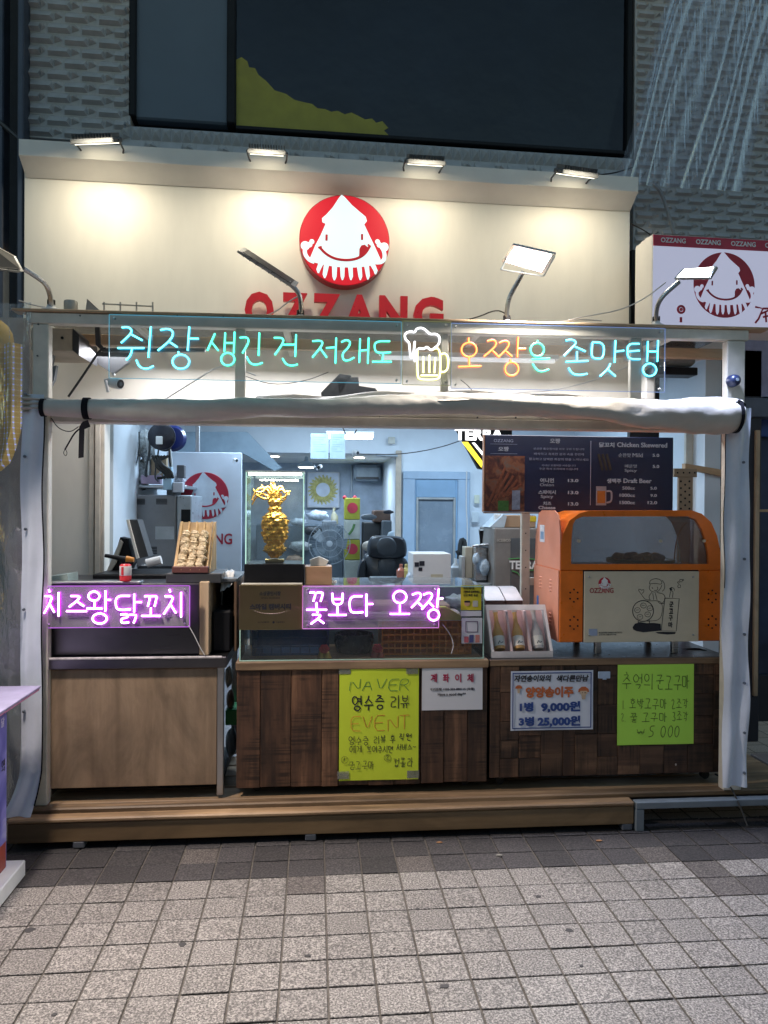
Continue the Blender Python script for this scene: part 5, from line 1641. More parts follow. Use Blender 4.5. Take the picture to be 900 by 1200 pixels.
for u, c_ in ((546, (.5, .12, .15)), (552, (.06, .07, .2)), (559, (.5, .2, .18))):
    x0_, x1_, z0_, z1_ = FK.rect(u - 2, 744 + (u == 546) * 2, u + 3, 753, .004)
    MB(FK).box(x0_, x1_, .003, .0042, z0_, z1_).build('coloured_patch', plain('patch' + str(u), c_, .5), nt_)

# brass plaque, black plinth, glass box, golden squid
pq = thing('brass_plaque', 'brushed brass plaque with black lettering leaning on the left of the glass case', 'plaque', FK, (-.3, -.02, ztopm))
x0, x1, z0, z1 = FK.rect(280, 685.5, 355, 738, -.012)
MB(FK).cbox(x0, x1, -.012, .002, z0, z1, .0015).build('plate', brass, pq)
MB(FK).cbox(x0 + .01, x1 - .004, -.008, .03, z1 + .0005, z1 + .006, .001).build('top_edge', plain('pale top edge', (.6, .56, .48), .4), pq)
text(FK, '소상공인시장', 304, 693, 329, 698, -.0135, ink, pq, bold=.035)
text(FK, 'SMALL BUSINESS', 306, 700, 328, 701.6, -.0135, ink, pq)
text(FK, '스마일 캠버시티', 292.5, 707.5, 341, 714.5, -.0135, ink, pq, bold=.05)
mb = MB(FK)
for i in range(14):
    t_ = i / 13; u = 299 + 37 * t_; v = 716 + 3.6 * 4 * t_ * (1 - t_) * .9
    x, z = FK.uv(u, v, -.013); mb.ball((x, -.0128, z), .0022 * (1.2 - abs(t_ - .5)), 6, 4, (2.0, .3, .8))
mb.build('smile_arc', plain('white arc', (.7, .55, .5), .4), pq)
text(FK, '강남구상권활성화', 302, 728.3, 315.5, 730, -.0135, ink, pq)
text(FK, '서울특별시', 323.5, 728.3, 333.5, 730, -.0135, ink, pq)
x, z = FK.uv(320.5, 729.2, -.013); MB(FK).lathe((x, -.0138, z), [(.0055, 0), (.0055, .0015)], 10, 'y').build('seal', ink, pq)

bp_ = thing('statue_box', 'glass box with a lit top rim on a black base holding a golden squid figure', 'display case', FK, (-.3, .15, z1g))
x0, x1, z0, z1 = FK.rect(286, 661, 356, 683, .05)
MB(FK).cbox(x0, x1, .05, .30, z1g + .001, z1, .004).build('base', black_plastic, bp_)
zb2 = z1
x2, x3, z2, z3 = FK.rect(288, 552, 356, 661, .06)
for nm, a in (('front_glass', (x2 + .004, x3 - .004, .06, .064, zb2 + .001, z3 - .006)), ('side_glass', (x2, x2 + .004, .06, .28, zb2 + .001, z3 - .006)), ('side_glass', (x3 - .004, x3, .06, .28, zb2 + .001, z3 - .006)), ('back_glass', (x2 + .004, x3 - .004, .276, .28, zb2 + .001, z3 - .006))):
    MB(FK).box(*a).build(nm, glass, bp_)
for a in ((x2 - .001, x2 + .0035, .056, .060, zb2, z3), (x3 - .0035, x3 + .001, .056, .060, zb2, z3), (x2, x2 + .003, .281, .284, zb2, z3), (x3 - .003, x3, .281, .284, zb2, z3)): MB(FK).box(*a).build('polished_edge', glow('edge lit glass', (.6, 1, .85), .45), bp_)  # edges emit on their own, in place of LED light inside the glass
MB(FK).cbox(x2 - .002, x3 + .002, .055, .285, z3 - .006, z3 + .001, .001).build('top_plate', plain('white top plate', (.7, .75, .72), .3), bp_)
MB(FK).cbox(x2 + .01, x3 - .01, .07, .085, z3 - .02, z3 - .0075, .001).build('led_strip', glow('led strip', (.85, 1, .93), 4), bp_)
area('display_led', FK.w((x2 + x3) / 2, .12, z3 - .03), FK.w((x2 + x3) / 2, .17, z3 - .4), .2, 1.6, (1, .96, .8), .05)

sq = thing('golden_squid', 'golden squid figure with flaring tentacles inside the small glass box', 'figurine', FK, (-.3, .16, zb2))
cx_, cz0 = FK.uv(322, 657, .16)
S = 3.66 / 873 * .84
MB(FK).cbox(cx_ - .045, cx_ + .045, .13, .19, zb2 + .001, zb2 + .018, .003).build('foot', brass, sq)
prof = [(5, 654), (9, 650), (15, 645), (14, 641), (11, 638), (15, 633), (17.5, 627), (17, 620), (18, 612), (16, 606), (12, 602), (8, 600), (9, 596), (7, 593), (10, 588), (8, 584), (9, 578)]
pp = []
for rr_, v in prof: pp.append((rr_ * S, FK.uv(322, v, .16)[1]))
def lum(i, j):
    t_ = j * (len(pp) - 1); k = min(int(t_), len(pp) - 2); f = t_ - k
    r_ = pp[k][0] * (1 - f) + pp[k + 1][0] * f; z = pp[k][1] * (1 - f) + pp[k + 1][1] * f
    a = 2 * pi * i
    r_ *= 1 + .07 * sin(a * 9 + j * 40) + .07 * sin(a * 5 - j * 70) + .05 * sin(j * 160)
    return (cx_ + r_ * cos(a), .16 + r_ * .7 * sin(a), z)
MB(FK).grid(lum, 48, 90).build('body', gold, sq, True, 80)
tents = [[(318, 582), (312, 572), (303, 572), (298, 580), (296, 586)], [(318, 584), (308, 578), (300, 582), (295, 592)], [(320, 580), (314, 568), (308, 578), (300, 576)],
         [(322, 578), (318, 565), (316, 572)], [(324, 580), (330, 572), (334, 578), (338, 575), (339, 580)], [(325, 582), (333, 584), (338, 577), (340, 575)], [(322, 578), (326, 570), (325, 575)],
         [(320, 580), (312, 576), (306, 568)], [(321, 576), (317, 567), (319, 567)], [(324, 582), (331, 588), (335, 583)], [(319, 583), (311, 585), (305, 583), (299, 578), (297, 573)], [(322, 580), (322, 568), (320, 565)], [(323, 577), (329, 568), (333, 575)]]
for i, tpts in enumerate(tents):
    mb = MB(FK); n = len(tpts)
    dy = -.03 + .06 * ((i * 7) % 13) / 13
    p3 = []
    for k, (u, v) in enumerate(tpts):
        y = .16 + dy * k / (n - 1); x, z = FK.uv(u, v, .16); p3.append((x, y, z))
    p3 = smooth_line(p3, 3); m_ = len(p3)
    mb.tube(p3, [(.0075 - .0045 * k / m_) * (1 + .12 * sin(k * 2.2)) for k in range(m_)], 8)
    mb.build('tentacle', gold, sq, True, 80)

tsx = thing('tissue_box', 'small wooden tissue box with a white tissue standing right of the black base', 'tissue box', FK, (-.1, .12, z1g))
x0, x1, z0, z1 = FK.rect(357, 664, 389, 684, .06)
MB(FK).cbox(x0, x1, .06, .18, z1g + .001, z1, .002).build('box', wood('light walnut', (.3, .16, .08), (.42, .24, .13), (.5, .3, .17), 'x', .5, .6, tone=.02), tsx)
a = [FK.uv(u, v, .12) for u, v in ((364, 664), (363, 656), (368, 654), (374, 652), (381, 655), (385, 657), (381, 664))]
MB(FK).prism(a[::-1], .10, .135).build('tissue', plain('tissue', (.75, .72, .66), .8, bump=.5), tsx)
x, z = FK.uv(392, 682, .05)
o = MB(FK).ball((x, .08, z1g + .012), .012, 8, 6, (1, 1, .8), lambda p: 1 + .2 * sin(p.x * 7 + p.z * 5)).build('crumpled_tissue', plain('tissue', (.75, .72, .66), .8)); tag(o, 'crumpled tissue lying right of the tissue box', 'tissue')

# pink neon signs
pk_c, pk_r = glow('pink core', (1, .70, 1), 5.0), glow('violet rim', (.55, .02, .8), 3.6)
s4 = panel('neon_sign', 'violet white neon lettering sign on clear acrylic over the left steel cabinet', FK, 52, 687, 222, 735, -.036, glow('violet edge', (.5, .12, .75), .55))
neon(s4, FK, -.047, [('치', (52, 694, 72, 722)), ('즈', (78, 698, 102, 724)), ('왕', (102, 692, 130, 731)), ('닭', (134, 696, 166, 730)), ('꼬', (166, 697, 188, 724)), ('치', (192, 694, 216, 723))], pk_c, pk_r, .0052)
cable('thin pale cable dropping from the left violet neon sign', FK, [(221, 733), (228, 745), (234, 758), (240, 768)], -.04, .002, wc)
s5 = panel('neon_sign', 'pink white neon lettering sign on clear acrylic in front of the glass case', FK, 355, 687, 514, 736, -.022, glow('pink edge', (.75, .25, .75), .5))
neon(s5, FK, -.036, [('꽃', (359, 693, 383, 731)), ('보', (385, 695, 406, 723)), ('다', (408, 696, 437, 722)), ('오', (457, 692, 480, 722)),
                      [[(483, 697), (490, 694), (494, 697), (491, 703), (482, 712)], [(489, 705), (495, 711)], [(496, 697), (503, 694), (507, 697), (504, 703), (494, 714)], [(502, 705), (508, 711)], [(514, 690), (512, 712)], [(512, 702), (519, 701)], circ(508, 720.5, 6.5, 6.5)]], pk_c, pk_r, .0052)
cable('thin white cable hanging from the pink neon sign over the orange crate', FK, [(519, 732), (527, 742), (532, 755), (529, 766)], -.0, .002, wc)

# papers on the middle counter
nt1 = notice('large lime card with green, black and orange handwriting on the middle counter front', FK, 397.5, 783, 490.5, 914, -.006, lime)
rw = random.Random(4)
mb = MB(FK)


def ln(mb, body, u0, v0, u1, v1, r, **k):
    x0, x1, z0, z1 = mb.F.rect(u0, v0, u1, v1, -.0085)
    write(mb, body, x0, x1, z0, z1, -.0085, r, rnd=rw, **k)


green_ink = plain('green marker', (.08, .25, .05), .6, bump=0); org_ink = plain('orange marker', (.62, .2, .03), .6, bump=0)
m1 = MB(FK); ln(m1, 'NAVER', 410, 796, 480, 810, .0013, slant=.12); m1.build('green_writing', green_ink, nt1)
m1 = MB(FK); ln(m1, '영수증', 413, 815, 450, 832, .0023); ln(m1, '리뷰', 458, 815, 480, 830, .0016); m1.build('black_writing', ink, nt1)
m1 = MB(FK); ln(m1, 'EVENT', 411, 839, 480, 856, .0012); m1.build('orange_writing', org_ink, nt1)
m1 = MB(FK)
ln(m1, '영수증', 409, 863, 432, 873, .0010); ln(m1, '리뷰 후', 438, 862, 463, 871, .0010); ln(m1, '직원', 468, 860, 482, 868, .0012)
ln(m1, '에게', 410, 874, 424, 882, .0010); ln(m1, '보여주시면', 430, 874, 460, 882, .0010); ln(m1, '서비스~', 465, 872, 487, 880, .0010)
ln(m1, '1', 402, 888, 406, 893, .0008); ln(m1, '군고구마', 409, 892, 438, 902, .0010); ln(m1, '2', 452, 885, 456, 890, .0009); ln(m1, '컵콜라', 461, 888, 484, 899, .0010)
for u, v in ((404, 890.5), (454, 888)):
    m1.tube([(FK.uv(u + 4 * cos(a), v + 4 * sin(a), -.0085)[0], -.0085, FK.uv(u + 4 * cos(a), v + 4 * sin(a), -.0085)[1]) for a in [i * pi / 8 for i in range(17)]], .0008, 4)
m1.build('small_writing', ink, nt1)
tp_ = sheet('clear tape', (.9, .9, .88), .02, .15, .25, (.5, .5, .45))
for u, v in ((402, 908), (484, 907), (404, 785), (483, 785)):
    q_ = FK.rect(u - 7, v - 4, u + 7, v + 5, -.008); MB(FK).box(q_[0], q_[1], -.0082, -.0078, q_[2], q_[3]).build('tape', tp_, nt1)
nt2 = notice('white card with red letters and two small lines beside the lime card', FK, 494.5, 782, 565.5, 832, -.006, paper)
red_ink = plain('red ink', (.35, .02, .07), .6, bump=0)
for i, ch in enumerate('계좌이체'):
    text(FK, ch, 504.5 + i * 14.3, 789.5, 512 + i * 14.3, 799.5, -.0083, red_ink, nt2, bold=.03)
text(FK, '우리은행 1005-303-880115 (오짱)', 504, 806, 556, 809.6, -.0083, ink, nt2, bold=.02)
text(FK, 'Have a good day^^', 513, 812, 546, 816, -.0083, ink, nt2, bold=.02)

# right counter: patchwork of short stained blocks and planks
rcn = thing('patchwork_counter', 'right counter of dark patchwork wood blocks carrying the orange oven', 'counter', FK, (1, .3, DECK))
x0, x1, z0, z1 = FK.rect(574, 779, 854, 908)
MB(FK).box(x0 + .006, x1 - .006, .02, .6, z0 + .01, z1).build('cabinet_core', black_metal, rcn)
us = [574, 586, 608, 634, 660, 674, 700, 724, 750, 778, 806, 836, 853]
for a, b_ in zip(us, us[1:]):
    xa, xb = FK.uv(a, 845)[0], FK.uv(b_, 845)[0]
    hor = (b_ - a) > 15
    z = z0
    while z < z1 - .01:
        h = rp.choice([.09, .14, .2, .11]) if hor else (z1 - z0)
        if z + h > z1 - .05: h = z1 - z
        mt = rp.choice([patch_m, patch_m, plank_m]) if hor else plank_m
        MB(FK).cbox(xa + .0008, xb - .0008, rp.uniform(-.004, .002), .018, z + .0008, z + h - .0008, .0015).build('wood_block', mt, rcn)
        z += h
MB(FK).cbox(x0 - .004, x1 + .004, -.008, .0, z1 + .001, z1 + .031, .003).build('rim_board', rim_m, rcn)
MB(FK).cbox(x0 - .004, x1 + .004, .001, .62, z1 + .001, z1 + .033, .003).build('steel_worktop', plain('dark worktop', (.06, .055, .055), .3), rcn)
ZR = z1 + .033
for u in (590, 835): caster(FK, FK.uv(u, 925)[0], .08, rcn)
caster(FK, x0 + .1, .5, rcn); caster(FK, x1 - .1, .5, rcn)
nt3 = notice('laminated blue framed price sheet with orange heading on the right counter', FK, 598.5, 786, 695, 855.5, -.008, paper_w)
blue_ink = plain('blue print', (.02, .06, .25), .5, bump=0); orange_ink = plain('rust print', (.5, .13, .04), .5, bump=0)
x0_, x1_, z0_, z1_ = FK.rect(600.5, 788, 693, 853.5, -.01)
fr_ = MB(FK); b_ = .0045
for a in ((x0_, x1_, z1_ - b_, z1_), (x0_, x1_, z0_, z0_ + b_), (x0_, x0_ + b_, z0_ + b_, z1_ - b_), (x1_ - b_, x1_, z0_ + b_, z1_ - b_)): fr_.box(a[0], a[1], -.0107, -.0099, a[2], a[3])
fr_.build('printed_frame', blue_ink, nt3)
text(FK, '자연송이와의', 602.5, 791, 646, 799, -.0107, ink, nt3, bold=.03, shear=.15)
text(FK, '색다른만남', 652, 791, 690, 799, -.0107, ink, nt3, bold=.03, shear=.15)
text(FK, '양양송이주', 616, 804.5, 672, 817.5, -.0107, orange_ink, nt3, bold=.05)
text(FK, '1병', 609, 823, 625, 834, -.0107, blue_ink, nt3, bold=.05)
text(FK, '9,000원', 634, 822, 680, 835, -.0107, blue_ink, nt3, bold=.05)
text(FK, '3병', 608, 840, 626, 851, -.0107, blue_ink, nt3, bold=.05)
text(FK, '25,000원', 630, 839, 680, 852, -.0107, blue_ink, nt3, bold=.05)
for (u, v, s_) in ((608, 807, 1.0), (684, 811, 1.6)):
    x, z = FK.uv(u, v, -.011)
    cp = MB(FK); cp.prism([(x - .017 * s_, z), (x - .015 * s_, z + .009 * s_), (x - .006 * s_, z + .016 * s_), (x + .006 * s_, z + .016 * s_), (x + .015 * s_, z + .009 * s_), (x + .017 * s_, z)], -.0108, -.0099); cp.build('mushroom_cap', orange_ink, nt3)
    cp = MB(FK); cp.prism([(x - .005 * s_, z - .022 * s_), (x + .005 * s_, z - .022 * s_), (x + .008 * s_, z - .001), (x - .008 * s_, z - .001)], -.0108, -.0099); cp.build('mushroom_stem', plain('cream print', (.6, .45, .32), .5), nt3)
    if s_ > 1:
        cp = MB(FK); cp.prism([(x - .020, z - .006), (x - .017, z + .006), (x + .017, z + .006), (x + .020, z - .006), (x + .01, z - .014), (x - .01, z - .014)], -.0113, -.0109); cp.build('mushroom_face', plain('cream print', (.6, .45, .32), .5), nt3)
        cp = MB(FK); cp.lathe((x - .006, -.0117, z - .003), [(.002, 0), (.002, .001)], 8, 'y'); cp.lathe((x + .007, -.0117, z - .003), [(.003, 0), (.003, .001)], 8, 'y'); cp.build('mushroom_eyes', ink, nt3)
nt4 = notice('bright green card with handwriting on the right counter front', FK, 723.5, 778.5, 813, 872.5, -.008, green_card)
rw.seed(9)
pen = plain('green black pen', (.03, .07, .015), .6, bump=0)
m1 = MB(FK)
def ln2(body, u0, v0, u1, v1, r, **k):
    x0, x1, z0, z1 = FK.rect(u0, v0, u1, v1, -.0105); write(m1, body, x0, x1, z0, z1, -.0105, r, rnd=rw, **k)
ln2('추억의', 729, 790, 766, 808, .0011); ln2('군고구마', 769, 791, 808, 808, .0011)
ln2('1.', 729, 821, 733, 831, .0009); ln2('호박고구마', 738, 819, 781, 831, .0010); ln2('2조각', 787, 819, 806, 830, .0009)
ln2('2.', 728, 836, 734, 846, .0009); ln2('꿀 고구마', 738, 835, 781, 846, .0010); ln2('3조각', 788, 834, 806, 845, .0009)
ln2('₩', 746, 855, 755, 862, .0009); ln2('5 000', 760, 851, 796, 864, .0011, slant=.1)
m1.build('pen_writing', pen, nt4)
cl = thing('wall_clip', 'small pale blue plastic clip on the right counter beside the price sheet', 'clip', FK, (.9, 0, .7))
x0_, x1_, z0_, z1_ = FK.rect(701, 787, 715, 795, -.01); MB(FK).cbox(x0_, x1_, -.014, -.006, z0_, z1_, .002).build('clip', plain('pale blue plastic', (.35, .45, .6), .4), cl)
MB(FK).cbox(x0_ + .02, x1_ - .02, -.016, -.0145, z0_ - .005, z0_ + .008, .001).build('tab', plain('pale blue plastic', (.35, .45, .6), .4), cl)
for (u, v) in ((792, 896),):
    x, z = FK.uv(u, v, -.006); o = MB(FK).ball((x, -.006, z), .006, 8, 5, (.7, .3, 1)).build('glue_spot', plain('pale spot', (.5, .45, .42), .6)); o.parent = None; tag(o, 'pale spot of glue low on the right counter', 'glue spot')
c_ = cable('black power cable trailing from under the right counter over the step to the paving', FK, [(838, 907), (848, 912), (858, 925), (866, 942), (872, 957), (876, 968)], [.03, -.02, -.10, -.165, -.18, -.2], .0045, bc)

# ------------------------------------------------------------------ orange roasting oven
FO = Frame(3.56, -.2)
ov = thing('roasting_oven', 'orange sweet potato roasting oven with a curved glass hood and drawn front plate', 'oven', FO, (1.1, .2, ZR))
ox0, ox1, oz0, oz1 = FO.rect(656, 600, 846, 752)
zf = FO.uv(750, 752)[1]; zmid = FO.uv(750, 668)[1]; ztp = FO.uv(750, 601)[1]
DEP = .42
# hood outline seen from the front: arch
def arch(k, x0, x1, zb, zt, p=2.6, n=18, lean=.0):
    pts = []
    for i in range(n + 1):
        a = pi * i / n
        cx_ = (x0 + x1) / 2; w = (x1 - x0) / 2
        sx = math.copysign(abs(cos(a)) ** (2 / p), cos(a)); sz = abs(sin(a)) ** (2 / p)
        pts.append((cx_ + w * sx, zb + (zt - zb) * sz))
    return pts[::-1]
# lower body
lowz = zmid
MB(FO).cbox(ox0, ox1, 0, DEP, zf, lowz, .004).build('body', orange_paint, ov)
# front arch frame: two side bands and top, as a real arch with thickness
outer = [FO.uv(u, v) for u, v in ((657, 668), (657, 640), (660, 625), (667, 610), (678, 602), (690, 598.5), (810, 598), (822, 602), (833, 612), (840, 628), (844, 648), (845, 668))]
inner = [FO.uv(u, v) for u, v in ((669, 661), (669, 640), (670, 625), (671, 615), (674, 609), (682, 605.5), (806, 605), (815, 609), (822, 620), (827, 636), (830, 650), (830, 661))]
mb = MB(FO); n = len(outer)
for y0_, y1_ in ((-.004, .03),):
    vs = [(x, y0_, z) for x, z in outer] + [(x, y0_, z) for x, z in inner] + [(x, y1_, z) for x, z in outer] + [(x, y1_, z) for x, z in inner]
    fs = []
    for i in range(n - 1):
        fs += [(i, i + 1, n + i + 1, n + i), (2 * n + i, 3 * n + i, 3 * n + i + 1, 2 * n + i + 1), (i, 2 * n + i, 2 * n + i + 1, i + 1), (n + i, n + i + 1, 3 * n + i + 1, 3 * n + i)]
    fs += [(0, n, 3 * n, 2 * n), (n - 1, 3 * n - 1 + 0, 4 * n - 1, 2 * n - 1)]
    mb.add(vs, fs)
mb.box(outer[0][0], outer[-1][0], -.003, .03, lowz + .001, inner[0][1])
mb.build('arch_frame', orange_paint, ov)
# hood back and top skin
mb = MB(FO)
sk = outer
for (a, b_) in zip(sk, sk[1:]):
    mb.add([(a[0], .03, a[1] - .001), (b_[0], .03, b_[1] - .001), (b_[0], DEP, b_[1] - .001), (a[0], DEP, a[1] - .001), (a[0], .03, a[1] - .006), (b_[0], .03, b_[1] - .006), (b_[0], DEP, b_[1] - .006), (a[0], DEP, a[1] - .006)], [(0, 1, 2, 3), (7, 6, 5, 4), (0, 4, 5, 1), (2, 6, 7, 3), (1, 5, 6, 2), (3, 7, 4, 0)])
mb.build('hood_skin', orange_paint, ov)
MB(FO).prism([(x, z) for x, z in outer][::-1], DEP, DEP + .01).build('rear_wall', sheet('rear hood glass', (.5, .48, .47), .03, .05, .06, (.5, .5, .5)), ov)
MB(FO).prism([(x * .985 + .015 * (ox0 + ox1) / 2, z - .003) for x, z in inner][::-1], .008, .012).build('hood_glass', sheet('oven glass', (.9, .9, .92), .09, .03, .03, (.5, .52, .55)), ov)
# salmon side with louvres, sticker
side = MB(FO)
xs_ = ox0 - .001
sx0 = FO.uv(627, 690, .42)[0]
side.prismx([(.005, zf), (.005, lowz - .003), (DEP, lowz - .003), (DEP, zf)], xs_ - .004, xs_)
side.build('side_panel', orange_side, ov)
side = MB(FO)
side.prismx([(.0, lowz), (.0, outer[2][1]), (.02, outer[3][1]), (.05, outer[4][1]), (.10, outer[5][1]), (DEP - .12, outer[5][1]), (DEP - .06, outer[4][1]), (DEP - .01, outer[2][1] - .03), (DEP, lowz)], outer[0][0] - .004, outer[0][0] + .003)
side.build('hood_side', orange_side, ov)
for yy in (.13, .30):
    for zz in (zf + .10, zf + .27):
        for k in range(4):
            MB(FO).ball((xs_ - .004, yy, zz + k * .018 - .03), .022, 8, 5, (.25, 1, .2)).build('louvre', orange_side, ov, True)
z_ = FO.uv(634, 625, .3)[1]
MB(FO).box(outer[0][0] - .0052, outer[0][0] - .0042, .25, .33, z_ - .045, z_ + .045).build('sticker', paper, ov)
MB(FO).box(outer[0][0] - .0058, outer[0][0] - .0053, .26, .32, z_ - .03, z_ + .01).build('sticker_print', plain('blue grey print', (.2, .3, .45), .5), ov)
MB(FO).box(xs_ - .0052, xs_ - .0042, .33, .36, zf + .14, zf + .19).build('blue_label', plain('blue label', (.03, .15, .45), .5), ov)
# corner perforations
for cu in (672.5, 834.5):
    for cv in (698, 730) if cu < 700 else (699, 729):
        cx_, cz_ = FO.uv(cu, cv, 0)
        for k in range(6):
            a = k * pi / 3 + pi / 2
            MB(FO).lathe((cx_ + .022 * cos(a), -.0015, cz_ + .03 * sin(a)), [(.0045, 0), (.0045, .003)], 10, 'y').build('vent_hole', black_metal, ov)
x0, x1, z0, z1 = FO.rect(684, 669.5, 818, 752, -.004)
MB(FO).cbox(x0 - .004, x1 + .002, -.003, .002, z0 - .0, z1 + .006, .001).build('plate_shadow_gap', black_metal, ov)
MB(FO).cbox(x0, x1, -.012, -.0035, z0, z1, .0015).build('front_plate', plate_m, ov)
for u, v in ((690, 676), (812, 676), (812, 744), (690, 744)):
    x, z = FO.uv(u, v, -.012); MB(FO).lathe((x, -.017, z), [(.003, -.001), (.005, .001), (.005, .006)], 10, 'y').build('screw', steel, ov, True)
emblem(FO, 708.5, 684, 7.2, -.0135, plain('red print', (.5, .02, .045), .45), white_paint, plain('red print', (.5, .02, .045), .45), ov, .0015)
text(FO, 'OZZANG', 691, 689, 719, 695, -.0128, plain('faded red', (.38, .07, .07), .5), ov, bold=.02)
x0_, x1_, z0_, z1_ = FO.rect(690, 737, 700, 745, -.013); MB(FO).box(x0_, x1_, -.0131, -.0121, z0_, z1_).build('small_label', plain('bluish label', (.3, .36, .5), .5), ov)
text(FO, 'ROASTED SWEET POTATO', 702, 740.5, 729, 742.2, -.0128, ink, ov)
text(FO, '군고구마 직화구이 기계', 702, 743, 722, 744.6, -.0128, ink, ov)
# line drawing of the man roasting potatoes
dr = MB(FO); DY = -.0132


def dl(pts, r=.0012, k=2, closed=False):
    pp = [(FO.uv(670 + a / 5, 660 + b_ / 5, DY)[0], DY, FO.uv(670 + a / 5, 660 + b_ / 5, DY)[1]) for a, b_ in pts]
    if closed: pp = smooth_line(pp, k, True); pp.append(pp[0])
    else: pp = smooth_line(pp, k)
    dr.tube(pp, r, 5, .2)


def dc(cx_, cy_, rx, ry=None, r=.0012): dl(circ(cx_, cy_, rx, ry or rx, 16), r, 1)


dc(418, 280, 62, r=.002)
for a, b_ in ((420, 248), (385, 275), (458, 264), (400, 315), (445, 300)):
    dc(a, b_, 17, 15, .0011); dl([(a - 8, b_), (a + 8, b_ - 2)], .001)
dl([(440, 222), (520, 218), (535, 260), (520, 335), (440, 340)], .0012)
dl([(455, 120), (460, 100), (490, 88), (525, 98), (530, 125), (490, 118), (455, 122)]); dl([(460, 125), (452, 150), (470, 168), (500, 170), (520, 150), (528, 128)])
dl([(530, 100), (545, 120), (545, 150), (530, 165)]); dl([(470, 140), (475, 150)]); dl([(500, 138), (506, 148), (498, 160)]); dl([(482, 158), (492, 162), (500, 156)])
dl([(470, 170), (450, 195), (460, 215)]); dl([(500, 172), (540, 180), (550, 210), (530, 235)]); dl([(475, 175), (480, 215)]); dl([(490, 175), (500, 215)])
dl([(460, 215), (430, 215), (410, 185), (395, 165)]); dl([(395, 165), (390, 155), (400, 152), (410, 160), (420, 152), (425, 165), (412, 178)])
dl([(505, 225), (520, 240), (540, 235)]); dl([(390, 340), (390, 372)], .002); dl([(455, 335), (455, 385)], .002)
dl([(545, 205), (630, 207), (612, 398), (525, 395), (545, 205)], .0016, 0); dl([(572, 200), (580, 160), (595, 165), (590, 202)])
dl([(575, 150), (585, 140), (600, 148), (603, 160)]); dc(630, 135, 9); dc(640, 102, 8); dc(625, 113, 5); dc(652, 98, 4)
dr.build('line_drawing', ink, ov)
fd = MB(FO)


def fill(pts):
    a = [FO.uv(670 + p / 5, 660 + q / 5, DY) for p, q in pts]
    MB(FO).prism(a[::-1], DY, DY + .0008).build('ink_shadow', ink, ov)


fill([(357, 375), (370, 355), (400, 345), (440, 352), (480, 350), (520, 355), (524, 395), (470, 400), (420, 405), (380, 398), (360, 388)])
fill([(490, 404), (530, 402), (610, 404), (606, 414), (560, 418), (505, 412)])
fill([(572, 148), (584, 140), (588, 156), (580, 164)])
for i, ch in enumerate('군고구마'):
    pass
text(FO, '마구고군', 0, 0, 0, 0, DY - .0002, ink, ov, xz=None if False else (lambda A, B: (A[0], B[0], B[1], A[1]))(FO.uv(670 + 569 / 5, 660 + 385 / 5, DY), FO.uv(670 + 592 / 5, 660 + 390 / 5, DY)), bold=.04) if False else None
for i, ch in enumerate('군고구마'):
    v0 = 660 + (225 + i * 40) / 5
    text(FO, ch, 670 + (572 - i * 2) / 5, v0, 670 + (596 - i * 2) / 5, v0 + 6.4, DY - .0002, ink, ov, bold=.03)
# feet, inner trays and potatoes
for u in (704, 795):
    x = FO.uv(u, 755)[0]
    MB(FO).cbox(x - .015, x + .015, .03, .06, ZR + .001, zf - .001, .003).build('leg', steel, ov)
    MB(FO).cbox(x - .015, x + .015, .33, .36, ZR + .001, zf - .001, .003).build('leg', steel, ov)
MB(FO).cbox(ox0 + .02, ox1 - .02, .05, DEP - .02, lowz + .001, lowz + .01, .002).build('hearth_plate', dark_grey, ov)
for u in (679, 775, 826):
    x, z = FO.uv(u, 634, -.01)
    MB(FO).lathe((x, -.002, z), [(.002, -.008), (.008, -.004), (.008, .004), (.003, .012)], 12, 'y').build('hood_knob', plain('cream knob', (.6, .5, .36), .35), ov, True)
# inner hood arches seen through the glass
for (ua, ub, y) in ((790, 818, .26),):
    x_a, x_b = FO.uv(ua, 640, y)[0], FO.uv(ub, 640, y)[0]
    mb = MB(FO); mb.tube(smooth_line([(x_a, y, lowz + .01), (x_a + .01, y, (lowz + ztp) / 2), ((x_a + x_b) / 2, y, ztp - .03), (x_b, y, (lowz + ztp) / 2), (x_b + .01, y, lowz + .01)]), .0035, 6); mb.build('inner_hoop', steel if ua < 750 else orange_paint, ov, True)
tr = thing('roasting_tray', 'dark round grate of roasted sweet potatoes inside the oven hood', 'tray', FO, (FO.uv(752, 655, .2)[0], .2, lowz))
x, z = FO.uv(752, 656, .2)
MB(FO).lathe((x, .22, lowz + .012), [(.12, 0), (.17, .01), (.175, .03), (.165, .03), (.15, .014)], 28).build('tray', plain('cast grate', (.03, .045, .05), .35, .6), tr, True)
rs = random.Random(2)
for i in range(11):
    a = i * 2.4; r_ = .03 + .10 * (i / 11)
    px, py = x + r_ * cos(a), .22 + r_ * sin(a) * .9
    o = MB(FO).ball((px, py, lowz + .045 + rs.uniform(0, .012)), .028, 10, 7, (1.35, .8, .7), lambda p: 1 + .1 * sin(p.x * 5 + i)).build('sweet_potato', plain('potato skin%d' % (i % 3), ((.22, .07, .04), (.14, .05, .05), (.3, .14, .05))[i % 3], .6, bump=.5), None, True)
    tag(o, 'roasted sweet potato lying on the dark grate under the oven glass', 'sweet potato', 'sweet potatoes on the grate in the oven')

